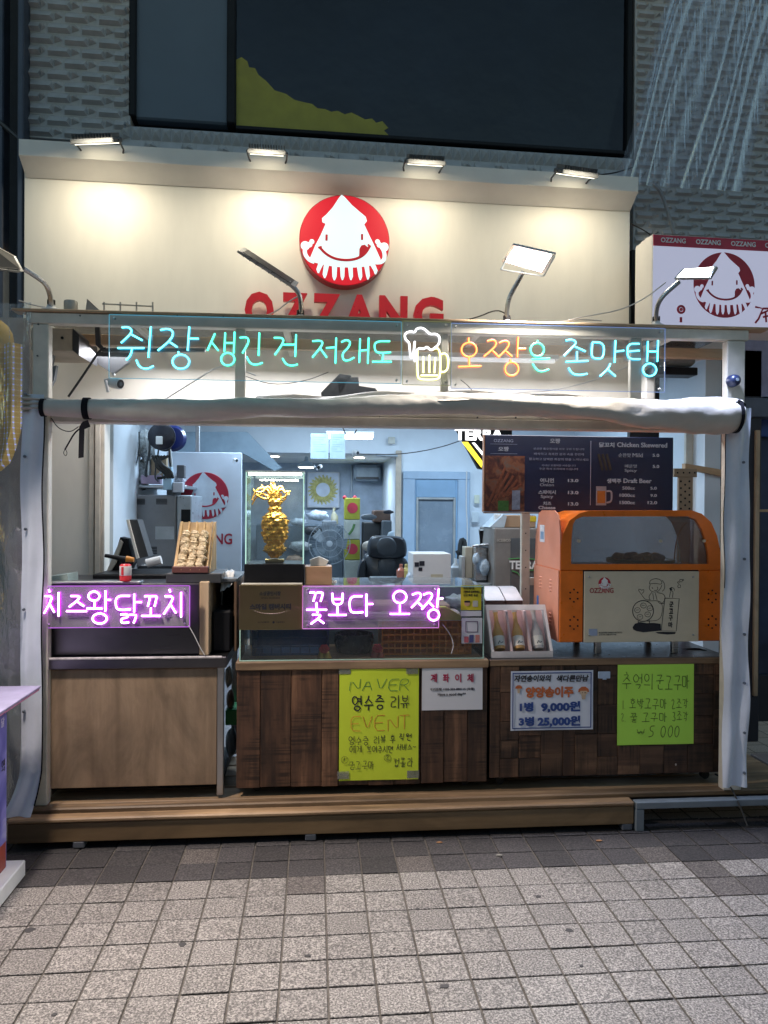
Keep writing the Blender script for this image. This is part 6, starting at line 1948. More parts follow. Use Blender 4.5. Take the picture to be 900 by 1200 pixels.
# ------------------------------------------------------------------ bottle gift box and brown boxes behind it
FG = Frame(3.52, -.2)
gb = thing('bottle_gift_box', 'slanted white gift box with a clear window showing three small bottles', 'gift box', FG, (.7, .1, ZR))
b0 = FG.uv(576, 765, 0); b1 = FG.uv(648, 760, 0)
t0 = FG.uv(573, 712, .1); t1 = FG.uv(640, 711, .1)
zB = ZR + .002; zT = t0[1] + .01
hw = .035
mb = MB(FG)
xa, xb = b0[0], b1[0]
ta, tb_ = FG.uv(574, 712, .12)[0], FG.uv(640, 712, .12)[0]
front_l = .03
# back tray (slanted): bottom, front lip, sides, back
def S_(x, t, d):  # x across, t 0 bottom..1 top along the slanted face, d depth behind the face
    return (x, .0 + .13 * t + d * .9, zB + hw * .9 + (zT - zB - hw * .9) * t + 0 - d * .25)
lipx = .012
mb.add([(xa, .0, zB), (xb, .0, zB), S_(xb, 0, 0), S_(xa, 0, 0), (xa, .02, zB), (xb, .02, zB), S_(xb, 0, .02), S_(xa, 0, .02)], [(0, 1, 2, 3), (7, 6, 5, 4), (0, 4, 5, 1), (3, 2, 6, 7), (1, 5, 6, 2), (0, 3, 7, 4)])
w_ = .012
for (l, r) in ((0, w_), (1 - w_ / (xb - xa), 1)):
    pass
def bar(xl, xr, ta_, tb2, d0=0, d1=.012):
    v = [S_(xl, ta_, d0), S_(xr, ta_, d0), S_(xr, tb2, d0), S_(xl, tb2, d0), S_(xl, ta_, d1), S_(xr, ta_, d1), S_(xr, tb2, d1), S_(xl, tb2, d1)]
    mb.add(v, [(0, 1, 2, 3), (7, 6, 5, 4), (0, 4, 5, 1), (3, 2, 6, 7), (1, 5, 6, 2), (0, 3, 7, 4)])
bar(xa, xa + w_, .0, .88); bar(xb - w_, xb, .0, .88); bar(xa, xb, .88, 1.0)
mb.build('white_frame', plain('pinkish white card', (.68, .62, .62), .45), gb)
mb = MB(FG)
mb.prismx([(.012, zB), S_(0, 0, .014)[1:], S_(0, 1, .012)[1:], (.235, S_(0, 1, .012)[2] - .02), (.235, zB)], xa - .002, xa + .003)
mb.prismx([(.012, zB), S_(0, 0, .014)[1:], S_(0, 1, .012)[1:], (.235, S_(0, 1, .012)[2] - .02), (.235, zB)], xb - .003, xb + .002)
mb.prismx([(.20, zB), (.20, S_(0, 1, .012)[2] - .012), (.235, S_(0, 1, .012)[2] - .012), (.235, zB)], xa, xb)
mb.build('carton', plain('grey white card', (.42, .44, .46), .5), gb)
mb = MB(FG); v = [S_(xa + .003, .0, .09), S_(xb - .003, .0, .09), S_(xb - .003, 1, .07), S_(xa + .003, 1, .07)]
mb.add(v + [(p[0], p[1] + .003, p[2]) for p in v], [(0, 1, 2, 3), (7, 6, 5, 4), (0, 4, 5, 1), (3, 2, 6, 7), (1, 5, 6, 2), (0, 3, 7, 4)]); mb.build('pink_insert', plain('pink insert', (.7, .44, .43), .6), gb)
for f_ in (.345, .66):
    mb = MB(FG); xm = xa + (xb - xa) * f_
    v = [S_(xm - .005, 0, .015), S_(xm + .005, 0, .015), S_(xm + .005, .86, .015), S_(xm - .005, .86, .015)]
    v += [(p[0], p[1] + .06, p[2]) for p in v]
    mb.add(v, [(0, 1, 2, 3), (7, 6, 5, 4), (0, 4, 5, 1), (3, 2, 6, 7), (1, 5, 6, 2), (0, 3, 7, 4)]); mb.build('divider', plain('pink divider', (.8, .58, .56), .5), gb)
mb = MB(FG); mb.add([S_(xa + w_, .0, .004), S_(xb - w_, .0, .004), S_(xb - w_, .88, .004), S_(xa + w_, .88, .004)], [(0, 1, 2, 3)])
mb.build('window_film', sheet('box film', (.99, .99, .99), .0, .05, .01, wrinkle=.1, wscale=20, fres=1.12), gb)
ax = (Vector(S_(0, 1, 0)) - Vector(S_(0, 0, 0))); al = ax.length; ax.normalize()
for i, f_ in enumerate((.18, .50, .82)):
    xm = xa + (xb - xa) * f_
    lab = ('left bottle with amber liquid in the slanted gift box', 'middle bottle with amber liquid in the slanted gift box', 'right clear bottle in the slanted gift box')[i]
    c0 = Vector(S_(xm, .05, .048))
    t = thing('bottle', lab, 'bottle', FG, tuple(c0))
    prof = [(0, .022), (.01, .025), (.075, .025), (.10, .016), (.125, .010), (.16, .009), (.165, .011), (.18, .011)]
    sc_ = al * .86 / .18
    MB(FG).tube([c0 + ax * h * sc_ for h, r_ in prof], [r_ * 1.1 for h, r_ in prof], 16).build('glass', plain('amber bottle' if i < 2 else 'clear bottle', (.75, .42, .14) if i < 2 else (.6, .55, .52), .3), t, True)
    MB(FG).tube([c0 + ax * h * sc_ for h in (.012, .055)], .0285, 16).build('label', plain('cream label', (.86, .8, .72), .6), t, True)
    m2 = MB(FG); cc = c0 + ax * .033 * sc_ + Vector((0, -.0295, .006))
    m2.tube([cc + Vector((-.012, 0, -.008)), cc + Vector((-.004, -.001, .008)), cc + Vector((.002, -.001, -.004)), cc + Vector((.012, 0, .002))], .0018, 5); m2.build('label_brushstroke', ink, t)
    MB(FG).tube([c0 + ax * h * sc_ for h in (.166, .182)], .0125, 12).build('cap', plain('pale cap', (.5, .45, .4), .4), t, True)
brb = plain('dark brown box', (.12, .055, .045), .45)
for i, (u0, u1) in enumerate(((569, 592), (593, 613))):
    x0, x1, z0, z1 = FG.rect(u0, 703, u1, 720, .26)
    t = thing('brown_box', ('left brown carton with a pale lid behind the gift box', 'right brown carton with a pale lid behind the gift box')[i], 'box', FG, (x0, .3, ZR))
    MB(FG).cbox(x0, x1 - .002, .26, .46, ZR + .001, z1, .003).build('carton', brb, t)
    MB(FG).prismx([(.255, z1 - .002), (.47, z1 + .0), (.47, z1 + .05), (.40, z1 + .05)], x0, x1 - .002).build('lid', plain('pale pinkish lid', (.48, .42, .43), .45), t)

# ------------------------------------------------------------------ menu board
FM = Frame(3.92, .2)
mbd = thing('menu_board', 'dark navy menu board with white prices hanging above the orange oven', 'menu board', FM, (1, 0, 2))
x0, x1, z0, z1 = FM.rect(568, 511, 789, 600.5)
navy = plain('navy print', (.010, .017, .055), .35, var=.2, scale=2)
MB(FM).cbox(x0, x1, 0, .03, z0, z1, .003).build('board', navy, mbd)
e = MB(FM); e.box(x0 - .006, x0 - .0005, -.002, .032, z0, z1); e.box(x0, x1, -.002, .032, z0 - .008, z0 - .001); e.build('trim', plain('copper trim', (.3, .15, .08), .4), mbd)
ms = .6
T = lambda s, u0, v0, u1, v1, b_=.02, m_=None: text(FM, s, u0, v0, u1, v1, -.0012, m_ or mw, mbd, bold=b_)
mw = glow('menu glowing white print', (.42, .45, .55), .10)  # print emits faintly, extra brightness put into the lettering
mg = plain('menu grey print', (.22, .25, .36), .5)
# coordinates from a 3.75x crop at (560,500)
def C(a, b_): return 560 + a / 3.75, 500 + b_ / 3.75
for s, a, b_, c_, d_, bo, m_ in (
    ('OZZANG', 70, 55, 155, 68, .0, mg), ('오짱', 90, 88, 136, 108, .03, mw), ('오짱', 317, 52, 362, 73, .03, mw),
    ('신선한 통오징어를 바로 구워 드립니다', 244, 93, 468, 103, .0, mg), ('바삭하고 촉촉한 겉과 속을 한번에', 247, 115, 466, 126, .0, mg), ('쫄깃하고 담백한 최상의 맛을 느껴보세요', 225, 138, 487, 149, .0, mg),
    ('국내산 오징어만 사용합니다', 280, 166, 430, 175, .0, mg), ('주문 즉시 조리하여 드립니다', 270, 181, 440, 191, .0, mg),
    ('어니언', 274, 226, 334, 246, .03, mw), ('Onion', 273, 249, 334, 262, .0, mw), ('13.0', 396, 230, 442, 244, .03, mw),
    ('스파이시', 266, 279, 342, 297, .03, mw), ('Spicy', 276, 300, 331, 318, .01, mw), ('13.0', 396, 282, 442, 297, .03, mw),
    ('치즈', 286, 329, 323, 346, .03, mw), ('Cheese', 266, 348, 341, 363, .04, mw), ('13.0', 396, 332, 442, 347, .03, mw),
    ('닭꼬치', 533, 69, 600, 91, .03, mw), ('Chicken Skewered', 612, 70, 832, 91, .02, mw),
    ('순한맛', 618, 117, 672, 134, .0, mw), ('Mild', 680, 117, 724, 134, .0, mw), ('5.0', 768, 119, 797, 133, .02, mw),
    ('매운맛', 646, 166, 700, 181, .0, mw), ('Spicy', 645, 186, 698, 202, .0, mw), ('5.0', 768, 168, 797, 182, .02, mw),
    ('생맥주', 567, 228, 630, 249, .03, mw), ('Draft Beer', 640, 228, 764, 248, .02, mw),
    ('500cc', 635, 263, 690, 277, .01, mw), ('5.0', 758, 264, 786, 277, .02, mw), ('1000cc', 623, 294, 690, 309, .02, mw), ('9.0', 758, 296, 786, 309, .02, mw), ('1500cc', 623, 326, 690, 341, .03, mw), ('12.0', 746, 327, 788, 341, .03, mw)):
    u0, v0 = C(a, b_); u1, v1 = C(c_, d_)
    T(s, u0, v0, u1, v1, bo, m_)
for a, b_, c_, d_ in ((55, 76, 172, 77.5), (55, 118, 172, 119.5), (494, 62, 496, 345)):
    u0, v0 = C(a, b_); u1, v1 = C(c_, d_); q = FM.rect(u0, v0, u1, v1)
    MB(FM).box(q[0], q[1] + .001, -.0012, -.0003, q[2], q[3]).build('rule', mg, mbd)
# food photo print, skewers print, beer mug print
m_, nt, b, out = _new('food photo print')
mp = _coords(nt, (1, 1, 1), False); mp.inputs['Rotation'].default_value = (0, .6, 0)
n = _noise(nt, mp, 14, 5, .6, .8); r = _ramp(nt, [(.3, (.01, .008, .01)), (.45, (.07, .02, .015)), (.55, (.16, .06, .03)), (.68, (.1, .09, .08)), (.8, (.03, .06, .03))])
nt.links.new(n.outputs[0], r.inputs[0]); nt.links.new(r.outputs[0], b.inputs['Base Color'])
u0, v0 = C(32, 128); u1, v1 = C(205, 373); q = FM.rect(u0, v0, u1, v1)
MB(FM).box(q[0], q[1], -.001, -.0003, q[2], q[3]).build('food_photo', m_, mbd)
sk_ = MB(FM)
for k in range(5):
    a = FM.uv(*C(40 + k * 22, 350 - k * 12)); b2 = FM.uv(*C(120 + k * 18, 180 + k * 18)); sk_.tube([(a[0], -.0014, a[1]), (b2[0], -.0014, b2[1])], .007, 6, .1)
sk_.build('grilled_squid_print', plain('grilled print', (.16, .05, .025), .5, var=.5, scale=60), mbd)
u0, v0 = C(150, 280); q = FM.rect(u0, v0, *C(185, 365)); MB(FM).box(q[0], q[1], -.0024, -.0012, q[2], q[3]).build('can_print', plain('pale blue print', (.2, .25, .35), .5, var=.4, scale=40), mbd)
q = FM.rect(*C(88, 325), *C(135, 370)); MB(FM).box(q[0], q[1], -.0024, -.0012, q[2], q[3]).build('green_cup_print', plain('green print', (.04, .14, .03), .5, var=.4, scale=40), mbd)
for k in range(3):
    sk_ = MB(FM); a = FM.uv(*C(530 + k * 18, 120)); b2 = FM.uv(*C(548 + k * 18, 192)); sk_.tube([(a[0], -.0014, a[1]), (b2[0], -.0014, b2[1])], .007, 6, .1); sk_.build('skewer_print', plain('skewer print', (.035, .03, .025), .5), mbd)
q = FM.rect(*C(519, 262), *C(564, 346)); MB(FM).box(q[0], q[1], -.0012, -.0003, q[2], q[3]).build('mug_print', plain('pale mug print', (.22, .25, .32), .4), mbd)
q = FM.rect(*C(524, 282), *C(559, 336)); MB(FM).box(q[0], q[1], -.0022, -.0013, q[2], q[3]).build('beer_print', plain('beer print', (.28, .12, .02), .5), mbd)
hx = MB(FM); pts = [FM.uv(*C(a, b_)) for a, b_ in ((565, 284), (585, 282), (588, 300), (586, 330), (565, 334))]; hx.tube(smooth_line([(x, -.0014, z) for x, z in pts]), .005, 6, .1); hx.build('handle_print', plain('pale mug print', (.22, .25, .32), .4), mbd)

# ------------------------------------------------------------------ items on the left counter
mk = thing('can', 'small red and white drinks can on the back shelf above the left counter', 'can', FK, (FK.uv(147, 675, .3)[0], .3, z3 if False else 1.13))
# top of the steel cabinet
ZL = FK.uv(150, 684, .04)[1]
xc, zc_ = FK.uv(147, 678, .15)
mk.location = FK.w(xc, .15, ZL)
bpy.context.view_layer.update()
MB(FK).lathe((xc, .15, ZL + .001), [(.022, 0), (.026, .004), (.026, .07), (.02, .078)], 18).build('body', plain('red can', (.5, .03, .04), .3), mk, True)
MB(FK).lathe((xc, .15, ZL + .028), [(.0262, 0), (.0266, .001), (.0266, .042), (.0262, .043)], 18).build('white_label', plain('grey white label', (.55, .55, .55), .4), mk, True)
MB(FK).box(xc - .012, xc - .002, .122, .1232, ZL + .03, ZL + .068).build('red_panel', plain('red can', (.5, .03, .04), .3), mk)
ps = thing('cash_terminal', 'cash register screen tilted to the right on the back shelf', 'screen', FK, (FK.uv(163, 655, .5)[0], .5, ZL))
a = [FK.uv(u, v, .5) for u, v in ((148, 609), (161, 609), (174, 652), (160, 655))]
MB(FK).prism(a[::-1], .5, .62).build('screen_body', dark_grey, ps)
a = [FK.uv(u, v, .49) for u, v in ((148, 609), (151, 609), (163, 654), (160, 655))]
MB(FK).prism(a[::-1], .485, .499).build('cream_bezel', cream_trim, ps)
a = [FK.uv(u, v, .47) for u, v in ((138, 630), (146, 632), (154, 660), (148, 672), (126, 672), (130, 655))]
MB(FK).prism(a[::-1], .52, .6).build('stand', black_plastic, ps)
a = [FK.uv(u, v, .47) for u, v in ((139, 633), (142, 636), (134, 660), (128, 670), (123, 670))]
MB(FK).prism(a[::-1], .50, .518).build('back_cover', plain('pale grey cover', (.42, .4, .36), .5), ps)
tk = thing('heat_gun', 'black torch with an orange tip lying behind the can', 'torch', FK, (FK.uv(145, 655, .3)[0], .3, 1.2))
def tpt(u, v, y): x, z = FK.uv(u, v, y); return (x, y, z)
MB(FK).tube([tpt(123, 651, .3), tpt(135, 653, .3), tpt(148, 656, .3)], [.009, .011, .016], 10).build('body', black_plastic, tk, True)
MB(FK).tube([tpt(148, 655, .3), tpt(157, 656, .3)], [.016, .011], 10).build('orange_tip', plain('orange plastic', (.65, .25, .03), .4), tk, True)
MB(FK).tube([tpt(143, 655, .3), tpt(144, 676, .3)], .012, 10).build('cartridge', black_plastic, tk, True)
pr = thing('paper_roll', 'white paper roll trailing a loose end on the black tray', 'paper roll', FK, (FK.uv(180, 660, .35)[0], .35, ZL))
a, b2 = tpt(172, 660, .35), tpt(189, 656, .35)
MB(FK).tube([a, b2], .022, 16).build('roll', white_paint, pr, True)
mb = MB(FK); mb.grid(lambda i, j: (a[0] - .09 * i + .04 * j * 0 + .01, .33 + .04 * j, a[2] - .012 - .012 * i + .006 * sin(i * 5)), 8, 2); mb.build('loose_end', white_paint, pr, True)
bt = thing('black_tray', 'wide black tray table behind the left steel cabinet', 'tray', FK, (-.9, .45, 1.0))
x0, x1, z0, z1 = FK.rect(118, 671, 238, 684, .42)
MB(FK).cbox(x0, x1, .28, .62, ZL - .02, ZL + .022, .006).build('tray', black_plastic, bt)
# bamboo rack with skewered squid
br_ = thing('bamboo_display', 'tilted bamboo display rack holding three columns of skewered snacks', 'rack', FK, (FK.uv(228, 670, .1)[0], .15, ZL))
yF, yB = .07, .24
bl, br2 = FK.uv(203, 671, yF)[0], FK.uv(240, 671, yF)[0]
zb0 = FK.uv(220, 671, yF)[1]; ztb = FK.uv(232, 612, yB)[1]
stand_z = zb0
MB(FK).cbox(bl - .03, br2 + .08, .05, .32, ZL + .0, zb0 - .002, .004).build('support_tray', dark_grey, br_)
def Q(x, t, d=0): return (x, yF + (yB - yF) * t + d * .95, zb0 + (ztb - zb0) * t + .0 - d * .3)
def sl(mb, x0, x1, t0, t1, d0, d1):
    v = [Q(x0, t0, d0), Q(x1, t0, d0), Q(x1, t1, d0), Q(x0, t1, d0), Q(x0, t0, d1), Q(x1, t0, d1), Q(x1, t1, d1), Q(x0, t1, d1)]
    mb.add(v, [(0, 1, 2, 3), (7, 6, 5, 4), (0, 4, 5, 1), (3, 2, 6, 7), (1, 5, 6, 2), (0, 3, 7, 4)])
wR = br2 - bl
mb = MB(FK); sl(mb, bl + .01, br2 + .012, .03, 1, .0, .012); mb.build('back_board', bamboo, br_)
for i in range(5):
    xm = bl + .01 + wR * i / 4
    mb = MB(FK); sl(mb, xm - .003, xm + .004, .1, 1.0, -.014, -.0005); mb.build('rib', bamboo, br_)
mb = MB(FK); mb.prismx([(yF, zb0), (yB + .01, ztb), (yB + .05, ztb + .002), (yB + .05, zb0)], br2 + .014, br2 + .024); mb.build('side_board', bamboo, br_)
mb = MB(FK); mb.prismx([(yF, zb0), (yB + .01, ztb), (yB + .05, ztb + .002), (yB + .05, zb0)], bl - .002, bl + .006); mb.build('side_board', bamboo, br_)
mb = MB(FK); mb.cbox(bl - .002, br2 + .02, yF - .025, yF + .01, zb0, zb0 + .03, .003); mb.build('front_lip', plain('dark cherry wood', (.14, .05, .045), .5), br_)
for i in range(3):
    mt = plain('battered skewer', (.62, .46, .28), .5, var=.5, scale=70, bump=.8, bdist=.006)
    xm = bl + .022 + (wR - .02) * (i + .45) / 3
    t = thing('skewer', ('left', 'middle', 'right')[i] + ' column of battered skewered snacks on the bamboo rack', 'skewer', FK, Q(xm, .1, -.02), 'skewer columns on the bamboo rack')
    mb = MB(FK)
    for k in range(26):
        tt = .10 + .64 * k / 25
        c_ = Q(xm + rs.uniform(-.006, .006), tt, -.024 + rs.uniform(-.004, .004))
        mb.ball(c_, .017 + rs.uniform(-.003, .003), 8, 6, (1.15, .9, .9), lambda p: 1 + .22 * sin(p.x * 9 + k) * sin(p.z * 8 + i))
    mb.build('battered_pieces', mt, t, True)
    MB(FK).tube([Q(xm, .1, -.02), Q(xm, .02, -.03)], .003, 6).build('stick', bamboo, t)
wc_ = thing('white_cloth', 'white cloth draped over the corner right of the bamboo rack', 'cloth', FK, (FK.uv(262, 680, .2)[0], .2, ZL))
xw = FK.uv(258, 675, .1)[0]; xw2 = FK.uv(272, 675, .1)[0]
MB(FK).grid(lambda i, j: (xw + (xw2 - xw) * i, .1 + .2 * (1 - j) * (j < 1), FK.uv(262, 672, .1)[1] - (.09 * max(0, j - .5) * 2) * (1 - .4 * i) + .004 * sin(i * 14)), 10, 10).build('cloth', plain('soft white cloth', (.6, .58, .56), .8, bump=.4), wc_, True)
ct_ = thing('plastic_tray', 'clear plastic tray tilted at the left end of the steel cabinet', 'tray', FK, (FK.uv(66, 680, .1)[0], .1, ZL))
a = [FK.uv(u, v, .1) for u, v in ((56, 676), (79, 673), (80, 684), (54, 684))]
MB(FK).prism(a[::-1], .1, .25).build('tray', plain('pale green plastic', (.3, .36, .34), .3), ct_)

# ------------------------------------------------------------------ things inside the room
F5 = Frame(4.9, 0)
rk = thing('storage_rack', 'steel storage rack with a wire shelf against the left wall of the room', 'rack', F5, (F5.uv(185, 600)[0], .2, .1))
x0, x1 = F5.uv(143, 600)[0], F5.uv(218, 600)[0]
for x in (x0, x1 - .03):
    for y in ((0, .55) if x == x0 else (.55,)): MB(F5).cbox(x, x + .03, y, y + .03, .1, 2.15, .003).build('post', steel_v, rk)
zs = F5.uv(185, 572)[1]
for z in (zs, .55, 2.1): MB(F5).cbox(x0, x1, 0, .58, z, z + .02, .004).build('shelf', steel, rk)
cv_ = thing('convection_oven', 'big grey steel convection oven under the rack shelf behind the register', 'oven', F5, (F5.uv(185, 650)[0], .1, 1.0))
x0, x1, z0, z1 = F5.rect(147, 580, 206, 664, -.02)
MB(F5).cbox(x0, x1, -.02, .5, z0, z1, .006).build('body', plain('aged steel side', (.23, .23, .24), .35, .6, var=.1), cv_)
x2, x3, _, _ = F5.rect(207, 580, 224, 664, -.02)
MB(F5).cbox(x1 + .002, x3, -.01, .5, z0, z1, .006).build('control_face', plain('pale steel face', (.42, .46, .5), .3, .5), cv_)
x4, x5, z4, z5 = F5.rect(212, 597, 223, 618, -.02); MB(F5).cbox(x4, x5, -.013, -.011, z4, z5, .001).build('control_window', black_plastic, cv_)
for q in ((158, 584, 170, 591), (183, 584, 196, 591), (172, 640, 184, 649)):
    a = F5.rect(*q, -.02); mb = MB(F5)
    for k in range(5): mb.box(a[0], a[1], -.023, -.019, a[2] + (a[3] - a[2]) * k / 5, a[2] + (a[3] - a[2]) * (k + .6) / 5)
    mb.build('vent', black_metal, cv_)
a = F5.rect(182, 617, 204, 632, -.02); MB(F5).box(a[0], a[1], -.0225, -.0202, a[2], a[3]).build('label_plate', plain('pale plate', (.4, .42, .44), .4), cv_)
MB(F5).cbox(x0 + .0, x3, -.0, .5, z0 - .5, z0 - .001, .006).build('base_cabinet', dark_grey, cv_)
# reel and its bracket
x, z = F5.uv(190, 512, -.1)
re_ = thing('cable_reel', 'dark blue round cable reel hanging at the top left of the room', 'cable reel', F5, (x, -.1, z))
MB(F5).lathe((x, -.12, z), [(.02, -.01), (.07, -.01), (.085, .0), (.085, .02), (.06, .02), (.06, .1), (.085, .1), (.085, .12), (.02, .12)], 28, 'y').build('reel', plain('dark reel plastic', (.008, .010, .02), .3), re_, True)
MB(F5).lathe((x + .05, -.02, z), [(.07, -.01), (.085, .02), (.07, .03)], 24, 'y').build('blue_rim', plain('royal blue', (.01, .02, .12), .3), re_, True)
MB(F5).cbox(x - .03, x + .01, -.145, -.13, z - .05, z, .003).build('tag_label', white_plastic, re_)
mb = MB(F5)
for k in range(6): mb.tube(smooth_line([(x - .06 + .02 * k, -.1, z - .12), (x - .03 + .03 * sin(k), -.12, z - .17), (x + .05, -.1, z - .2 - .01 * k), (x + .07 - .02 * k, -.1, z - .26)]), .009, 6)
mb.build('coiled_cord', black_rubber, re_, True)
# hanging clear bags and cartons on the shelf
lk = ['crumpled clear bag hanging highest beside the rack post', 'crumpled clear bag hanging left of the cable reel', 'bundle of clear bags on the wire shelf left', 'grey tangled bag in the middle of the wire shelf', 'small clear bag above the carton at the rack', 'white tangled bag at the right of the wire shelf']
for i, (u, v, s, c_) in enumerate(((150, 515, .07, (.35, .4, .42)), (168, 520, .085, (.45, .5, .52)), (160, 555, .09, (.3, .33, .34)), (172, 550, .07, (.22, .24, .25)), (150, 540, .05, (.4, .38, .3)), (205, 560, .05, (.5, .52, .6)))):
    x, z = F5.uv(u, v, -.02)
    o = MB(F5).ball((x, .02 + .03 * i, z), s, 20, 14, (.7, .6, 1.1), lambda p: 1 + .2 * sin(p.x * 11 + i * 2) * sin(p.z * 13 + i) + .12 * sin(p.y * 27 + p.x * 19)).build('plastic_bag', plain('rackbag%d' % i, c_, .2, var=.6, scale=40, bump=.9, bdist=.01), None, True)
    tag(o, lk[i], 'bag', 'clear bags on the storage rack')
for (u0, v0, u1, v1, y, c_, lab) in ((165, 557, 188, 567, -.02, (.42, .32, .45), 'pale purple carton strip on the wire shelf'), (177, 535, 195, 560, .06, (.35, .26, .16), 'brown carton behind the hanging phone on the rack'), (191, 547, 201, 574, -.1, (.35, .5, .62), 'pale blue phone sized card clipped at the rack front'), (202, 565, 214, 577, -.08, (.5, .5, .55), 'small white carton at the right end of the wire shelf'), (207, 545, 216, 560, .02, (.08, .08, .09), 'dark gadget at the right end of the rack')):
    a = F5.rect(u0, v0, u1, v1, y)
    o = MB(F5).cbox(a[0], a[1], y, y + .06, a[2], a[3], .004).build('carton', plain(lab[:14], c_, .5)); tag(o, lab, 'carton')
# side wall items
F6 = Frame(4.5, 0)
for (u0, v0, u1, v1, c_, lab) in ((121, 542, 128, 549, (.05, .2, .6), 'blue sticker on the side wall of the room'), (122, 550, 128, 572, (.55, .58, .68), 'long white paper strip under the blue sticker on the side wall'), (121, 574, 128, 604, (.5, .5, .62), 'pale printed paper on the side wall below the strip'), (134, 550, 141, 573, (.62, .62, .64), 'white wall phone on the side wall beside the rack')):
    a = F6.rect(u0, v0, u1, v1, 0)
    o = MB(F6).cbox(a[0], a[1], 0, .015, a[2], a[3], .003).build('wall_item', plain(lab[:14], c_, .5)); tag(o, lab, 'paper' if 'phone' not in lab else 'phone')
# logo panel
F7 = Frame(5.35, 0)
lp = thing('logo_panel', 'white panel with a large red squid emblem and letters behind the rack', 'sign', F7, (F7.uv(242, 600)[0], 0, .1))
x0, x1, z0, z1 = F7.rect(195, 530, 283, 700)
MB(F7).cbox(x0, x1, 0, .03, .1, z1, .003).build('panel', plain('cool white panel', (.55, .6, .68), .5, var=.05), lp)
emblem(F7, 240, 581, 28, -.004, plain('dark red print', (.34, .01, .035), .45), plain('panel white', (.5, .56, .64), .5), plain('dark red print', (.34, .01, .035), .45), lp, .003)
text(F7, 'OZZANG', 211, 625, 272, 638, -.002, plain('dark red print', (.34, .01, .035), .45), lp, bold=.02)
cd = cctv('black dome camera at the top right of the squid emblem panel', F7, 276, 539, -.04, .03)
# duct at the top
dc_ = thing('air_duct', 'blue grey air duct sloping down behind the statue box', 'duct', F7, (-.3, 1, 2))
a = [F7.uv(u, v, .9) for u, v in ((205, 506), (290, 506), (330, 548), (322, 552), (283, 530), (206, 530))]
MB(F7).prism(a[::-1], .9, 1.2).build('duct', plain('duct blue', (.2, .27, .33), .4), dc_)

# bulkhead items
FW_ = Frame(YB, 0)
for i, (u0, u1) in enumerate(((364, 385), (386.5, 404.5))):
    x0, x1, z0, z1 = FW_.rect(u0, 508, u1, 537.5, -.9)
    t = thing('certificate', ('left certificate sheet hanging from the bulkhead', 'right certificate sheet hanging from the bulkhead')[i], 'certificate', FW_, (x0, -.9, z0))
    MB(FW_).box(x0, x1, -.9, -.895, z0, z1).build('sheet', plain('pale blue paper', (.3, .38, .43), .5), t)
    e = MB(FW_)
    for k in range(7): e.box(x0 + .02, x1 - .02 - .02 * (k % 3), -.9012, -.9003, z1 - .03 - k * .018, z1 - .027 - k * .018)
    e.build('printed_lines', plain('grey lines', (.2, .28, .34), .5), t)
cl_ = thing('ceiling_light', 'bright rectangular ceiling light behind the header rail', 'lamp', FW_, (0, -1.2, 2.2))
x0, x1, z0, z1 = FW_.rect(384, 505, 437, 513, -.8)
MB(FW_).cbox(x0, x1, -.8, -.7, z0, z0 + .03, .003).build('diffuser', glow('room light', (.8, .93, 1), 10), cl_)
MB(FW_).cbox(x0 - .01, x1 + .01, -.81, -.69, z0 + .0305, z0 + .05, .003).build('housing', white_plastic, cl_)
mb = MB(FW_); c_ = FW_.uv(409, 508, -.85); mb.tube(smooth_line([(c_[0] - .05, -.85, c_[1] + .05), (c_[0] - .02, -.85, c_[1] - .02), (c_[0] + .03, -.85, c_[1] - .02), (c_[0] + .06, -.85, c_[1] + .03)]), .005, 6); mb.build('looped_wire', black_rubber, cl_, True)
for p, pw, cl in (((-.2, 5.3, 2.38), 17, (.58, .79, 1)), ((1.2, 5.4, 2.38), 17, (.58, .79, 1)), ((.2, 7.6, 1.96), 8, (.62, .8, 1)), ((-.9, 4.7, 2.38), 2.5, (.65, .83, 1))):
    area('room_lamp', p, (p[0], p[1], 0), .7, pw, cl, .3)
area('counter_fill_light', (.3, 3.9, 2.28), (.3, 3.75, 1), 3.0, 15, (.95, .95, 1), .15)  # added light without a fixture, lifts the items on the counters
# pendant
x, z = FW_.uv(359, 545, .5)
pd = thing('pendant_lamp', 'small lit dome pendant lamp hanging below the alcove edge', 'lamp', FW_, (x, .5, z))
MB(FW_).lathe((x, .5, z - .02), [(.085, 0), (.08, .015), (.05, .045), (.02, .06), (.015, .1)], 20).build('shade', plain('blue white enamel', (.4, .5, .58), .3), pd, True)
MB(FW_).lathe((x, .5, z - .026), [(.07, 0), (.07, .005)], 20).build('lit_disc', glow('pendant lit', (1, .97, .85), 6), pd)
cctv('white bullet camera under the alcove ceiling beside the wreath picture', FW_, 375, 547, .8, .05, -.4)
cctv('black bullet camera on the bulkhead right of the ceiling light', FW_, 417, 530, -.05, .045)
# alcove things
FA = Frame(8.45, 0)
wp = thing('wreath_picture', 'framed picture of a yellow green wreath on the alcove wall', 'picture', FA, (FA.uv(379, 575)[0], 0, 1.6))
x0, x1, z0, z1 = FA.rect(360, 553, 398, 595)
MB(FA).cbox(x0, x1, 0, .03, z0, z1, .004).build('frame', plain('silver frame', (.5, .52, .55), .4), wp)
MB(FA).box(x0 + .015, x1 - .015, -.002, .001, z0 + .015, z1 - .015).build('canvas', plain('pale canvas', (.5, .56, .66), .5), wp)
cx_, cz_ = FA.uv(378.5, 574)
mb = MB(FA)
for k in range(110):
    a = 2 * pi * k / 110; r0, r1 = .08, .155 + .018 * sin(k * 5)
    mb.tube([(cx_ + r0 * cos(a), -.004, cz_ + r0 * sin(a)), (cx_ + r1 * cos(a + .25), -.004, cz_ + r1 * sin(a + .25))], .0045, 5, .3)
